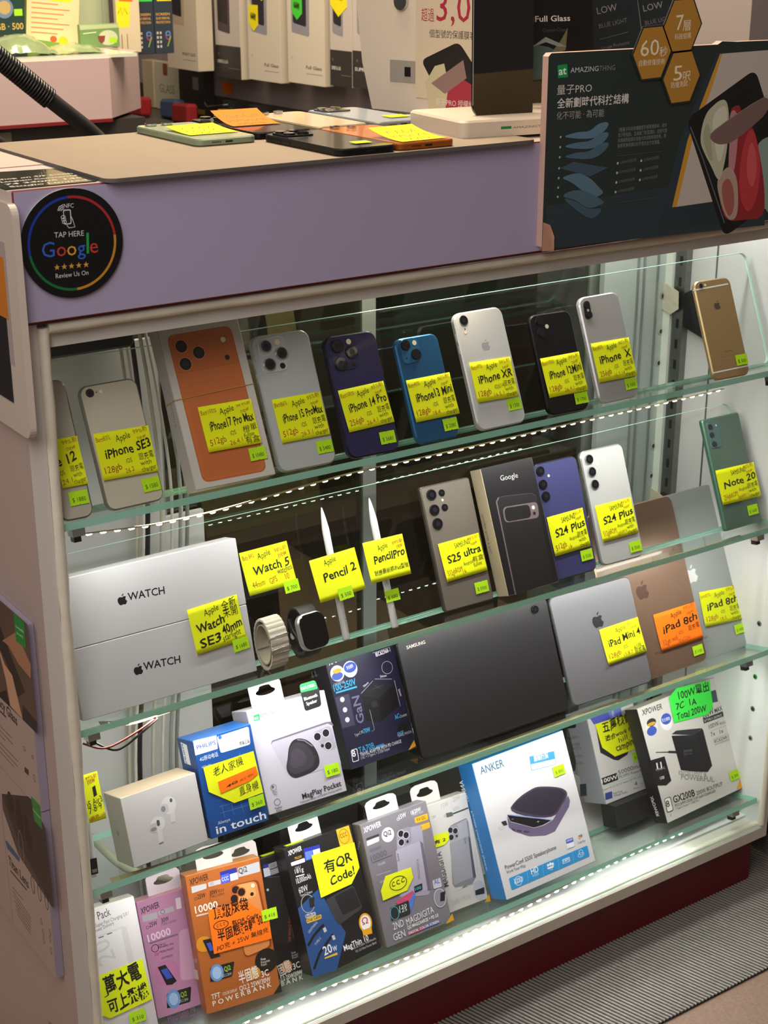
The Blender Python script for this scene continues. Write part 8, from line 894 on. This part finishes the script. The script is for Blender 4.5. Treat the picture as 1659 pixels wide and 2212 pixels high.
for i, (y_, w_, h_, c_, l_, s_) in enumerate(((3.727, .06, .115, 'b8ac8e', 'cream narrow carton on the low shelf at the corner', ''), (3.655, .125, .115, 'c4beaa', 'white glass film carton with green lettering below the hanging boxes', 'GLASS'), (3.525, .13, .115, '2c2a2a', 'dark carton with yellow stripe below the hanging boxes', ''))):
    t = thing('small_carton', l_, 'box', fm((XW - .0, y_, -.423), (0, -1, 0), (1, 0, 0), (0, 0, 1))); mb = MB(); slab(mb, w_, h_, .028, .001, mat('carton_' + c_, c_, .45), mat('carton_' + c_, c_), e=.0006, n=2)
    mk = Marker(mb, FRONT, .06)
    if s_: mk.text(s_, 22, 42, 82, 22, 0, '6a7a50', ''); mk.rquad([(45, 113), (70, 113), (70, 84), (45, 84)], 5, '8a4a28')
    elif i == 2: mk.poly([(0, 6), (130, 6), (130, 18), (0, 18)], 'a88a2c'); mk.poly([(72, 62), (102, 62), (102, 92), (72, 92)], '9a948a')
    mb.build('carton', t)
for i, (y_, x_, c_, l_) in enumerate(((3.56, 1.70, '8a1c20', 'red packet on the low shelf nearest the corner'), (3.36, 1.72, '7a1a20', 'red packet on the low shelf in the middle'), (3.46, 1.74, '2c4a6a', 'blue packet on the low shelf'), (3.18, 1.74, '9a8a2a', 'yellow packet on the low shelf'), (3.06, 1.74, '30404a', 'dark blue packet on the low shelf'))):
    mb = MB(); slab(mb, .085, .045, .03, .008, mat('packet_' + c_, c_, .4), mat('packet_' + c_, c_), e=.006, n=4); tag(mb.build('packet', None, fm((x_ - .03, y_, -.424), (0, -1, 0), (1, 0, 0), (0, .1, 1))), l_, 'packet')
mb = MB(); box(mb, 1.62, XW + .029, 2.4, 4.5, -.46, -.425, mat('low_shelf', '4a4440', .6)); tag(mb.build('low_shelf', None, T(0, 0, 0)), 'low grey shelf along the right wall', 'shelf')
# counter at the back left
bc = thing('back_counter', 'pinkish counter block at the back left of the shop', 'counter', T(.6, 2.7, -1.44))
mb = MB(); box(mb, -.6, .638, 0, .5, 1.115, 1.222, mat('lavender_warm', 'b39c9c', .45)); mb.add([(.638, 0, 1.115), (.76, .13, 1.115), (.76, .13, 1.222), (.638, 0, 1.222), (.638, .5, 1.115), (.76, .5, 1.115), (.76, .5, 1.222), (.638, .5, 1.222)], [(0, 1, 2, 3), (1, 5, 6, 2), (3, 2, 6, 7), (0, 4, 5, 1)], 'lavender_warm'); mb.build('fascia', bc)
mb = MB(); box(mb, -.6, .638, -.002, .5, 1.109, 1.115, 'red_edge'); mb.build('red_edging', bc)
mb = MB(); box(mb, -.6, .72, .03, .5, .55, 1.109, mat('counter_dark', '2a2522', .6))
for a, b in ((-.2, .0), (.13, .24), (.30, .45)): box(mb, a, b, .025, .03, 1.04, 1.10, mat('shelf_goods', '6a6050', .6))
box(mb, -.6, .72, .02, .03, .98, 1.035, mat('counter_light', '8a7f72', .5)); mb.build('cupboard', bc)
mb = MB(); box(mb, -.6, .70, .01, .5, 1.222, 1.228, mat('counter_glass_top', 'c8cdbc', .15)); mb.build('top_panel', bc)
def card(label, x, z, w, h, col, marks, y=2.86, t=.012, rot=0., name='product_card', cat='package', lean=0, col2=None):
    root = thing(name, label, cat, T(x, y, z) @ Matrix.Rotation(math.radians(rot), 4, 'Y') @ Matrix.Rotation(math.radians(-lean), 4, 'X')); mb = MB(); slab(mb, w, h, t, .002, mat('carton_' + col, col, .4), mat('carton_' + (col2 or col), col2 or col, .4), e=.0006, n=2)
    Marker(mb, FRONT, .06).run(marks); mb.build('card', root); return root
card('dark green data card package at the back left corner', 1.005, -.212, .142, .19, '1d3a34', [('E', '6a7a9a', (103, 78), 18, 18, 0), ('E', 'b09a60', (104, 79), 12, 12, 0), ('P', '9ad01e', [(122, 64), (138, 64), (138, 76), (122, 76)]), ('T', 'c8a24a', '8GB · 500', 76, 40, 62, 12, 0, 'b'), ('T', 'e0ddd0', '45', 92, 18, 22, 13, 0, 'b'), ('T', 'c8a24a', '日', 118, 19, 14, 12, 0, 'b')])
card('cream price poster with red print leaning at the back left', 1.172, -.2125, .108, .25, 'd8c89a', [('L', 'c07a4a', 2, [(10, 104 - i * 9), (88 - (i % 3) * 12, 104 - i * 9)]) for i in range(9)] + [('P', 'e6d81e', [(48, 92), (90, 92), (90, 130), (48, 130)]), ('P', '6a9a3a', [(0, 0), (108, 0), (108, 14), (0, 20)]), ('E', 'd8c01e', (76, 20), 10, 8, 0), ('E', 'c8581e', (56, 22), 7, 6, 0)], rot=6, col2='8aa050', y=2.93)
card('pale green translucent pack standing behind the green cards', 1.325, -.2125, .085, .28, 'a8b494', [('L', 'c8d0b8', 3, [(10, 20), (10, 270)]), ('L', '94a080', 2, [(70, 10), (70, 270)])], y=3.06, t=.03)
card('green boxed package with a brown emblem on the back counter', 1.264, -.2125, .082, .044, '6a8c54', [('P', 'a8b88a', [(0, 34), (82, 36), (82, 43), (0, 43)]), ('E', 'b8c0a0', (58, 18), 20, 14, 0), ('P', '7a3a28', [(36, 22), (52, 22), (50, 12), (44, 7), (38, 12)]), ('P', '9ad01e', [(60, 8), (76, 8), (76, 18), (60, 18)]), ('L', 'd8e0c0', 1.4, [(6, 27), (34, 29)])], y=2.88)
card('cream package with orange and yellow tags at the corner', 1.388, -.232, .052, .28, 'cdbfa0', [('P', 'd86a1c', [(8, 98), (38, 98), (38, 150), (8, 150)]), ('P', 'e6d81e', [(0, 48), (28, 50), (32, 98), (2, 100)]), ('L', '3a3010', 1.4, [(5, 76), (10, 88), (14, 72), (19, 86), (25, 74)]), ('L', '4a4030', 1.4, [(10, 36), (10, 8)]), ('L', '4a4030', 1.4, [(22, 36), (22, 8)])], y=2.98)
for i, (x_, l_) in enumerate(((1.448, 'dark blue film card with colourful nine, left of the pair'), (1.492, 'dark blue film card with colourful nine, right of the pair'))):
    card(l_, x_, -.240, .0425, .28, '2a3440', [('T', 'c89a4a', 'SCREEN', 4, 76, 32, 5, 0, 'b'), ('T', 'c89a4a', 'GLASS REMOVAL', 4, 68, 32, 5, 0, 'b'), ('T', 'c89a4a', 'PROTECTION', 4, 60, 32, 5, 0, 'b'), ('E', '9a3a6a', (30, 36), 6, 9, 2.4), ('E', '3a8ac8', (30, 40), 6, 5, 2), ('L', '8aa83a', 2.2, [(36, 34), (28, 14)])] + [('P', 'b8b4a8', [(4 + a, 12 + b), (8 + a, 12 + b), (8 + a, 17 + b), (4 + a, 17 + b)]) for a in (0, 7) for b in (0, 9, 18, 27)] + [('P', 'd8cc1e' if i else '3ac84a', [(8, 104), (41, 104), (41, 150), (8, 150)])], y=3.02)
for i, (x_, y_, w_, c_) in enumerate(((1.03, 2.735, .125, '7a8a62'), (1.15, 2.735, .10, '8a9a6a'))):
    mb = MB(); n = 14; v = []; 
    for a in range(n + 1):
        for b in range(9): v.append((w_ * a / n, .09 * b / 8, (.035 - .02 * i) * math.sin(math.pi * a / n) ** .5 * math.sin(math.pi * (b + .4) / 9) + .004 * random.random()))
    mb.add(v, [(a * 9 + b, a * 9 + 9 + b, a * 9 + 10 + b, a * 9 + 1 + b) for a in range(n) for b in range(8)], mat('plastic_bag_' + c_, c_, .12, coat=.8, noise=.3, nscale=40, bump=.6), True)
    tag(mb.build('plastic_bag', None, T(x_, y_, -.2118)), ['crumpled green plastic bag at the front left of the back counter', 'flat green plastic bag in front of the green boxed package'][i], 'bag')
# coiled hose arms
def hose(label, pts, r, coil):
    t = thing('flexible_arm', label, 'flexible arm', T(*pts[0])); inv = t.matrix_world.inverted(); sp = spline(pts, 12); mb = MB(); tube(mb, sp, r * .86, 'rubber_black', 14); mb.build('tube', t, inv @ T(0, 0, 0))
    if coil:
        a, b = Vector(pts[0]), Vector(pts[1]); ax = (b - a); L_ = ax.length; ax.normalize(); p = ax.orthogonal().normalized(); q = ax.cross(p); mb = MB(); turns = 26; pp = []
        for i in range(turns * 12 + 1):
            an = 2 * math.pi * i / 12; pp.append(a + ax * (L_ * i / (turns * 12)) + (p * math.cos(an) + q * math.sin(an)) * r)
        tube(mb, pp, r * .16, mat('coil_black', '1a1a1a', .3), 6); mb.build('coil', t, inv @ T(0, 0, 0))
hose('black coiled flexible arm rising at the upper left behind the mat', [(.690, 1.86, -.128), (.7705, 1.86, -.196), (.835, 1.86, -.252), (.86, 1.86, -.30)], .0118, True)
hose('second black flexible arm low at the left edge behind the mat', [(.66, 1.86, -.225), (.705, 1.86, -.25), (.73, 1.86, -.30)], .010, False)

# ================================================================== FLOOR MAT AND NEIGHBOUR
rm = thing('ribbed_floor_mat', 'grey ribbed metal floor mat in front of the red plinth', 'floor mat', T(1.3, 1.335, -1.444))
mb = MB(); ang = math.atan2(-.183, .055); d = Vector((math.cos(ang), math.sin(ang), 0)); pn = Vector((-d.y, d.x, 0)); pitch = .0066
mb2 = MB(); box(mb2, -.85, .95, -.0885, .42, 0, .003, mat('mat_base', '2a2622', .6)); mb2.build('backing', rm)
rib = mat('mat_rib', '8a857e', .5, .2, noise=.15, nscale=20)
s_ = -1.2
while s_ < 1.4:
    # one rib: clipped between the front and back edge of the mat
    c = pn * s_ 
    t0 = (-.0885 - c.y) / d.y; t1 = (.30 - c.y) / d.y
    a, b = c + d * t0, c + d * t1
    if -.84 < a.x < .94 and -.84 < b.x < .94:
        v = []
        for e in (a, b):
            for an in range(6):
                q = math.pi * an / 5; v.append(e + pn * (.0024 * math.cos(q)) + Vector((0, 0, .003 + .0026 * math.sin(q))))
        mb.add(v, [(i, i + 1, 7 + i, 6 + i) for i in range(5)] + [(0, 6, 11, 5)], rib, True)
    s_ += pitch
mb.build('ribs', rm)
nb = thing('neighbour_cabinet', 'white side of the next cabinet at the lower right', 'cabinet', T(1.76, 1.47, -1.44))
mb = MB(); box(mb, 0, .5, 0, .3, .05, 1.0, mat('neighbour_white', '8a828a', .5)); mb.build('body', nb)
mb = MB(); box(mb, .03, .5, .03, .3, -.004, .05, 'black'); mb.build('plinth', nb)
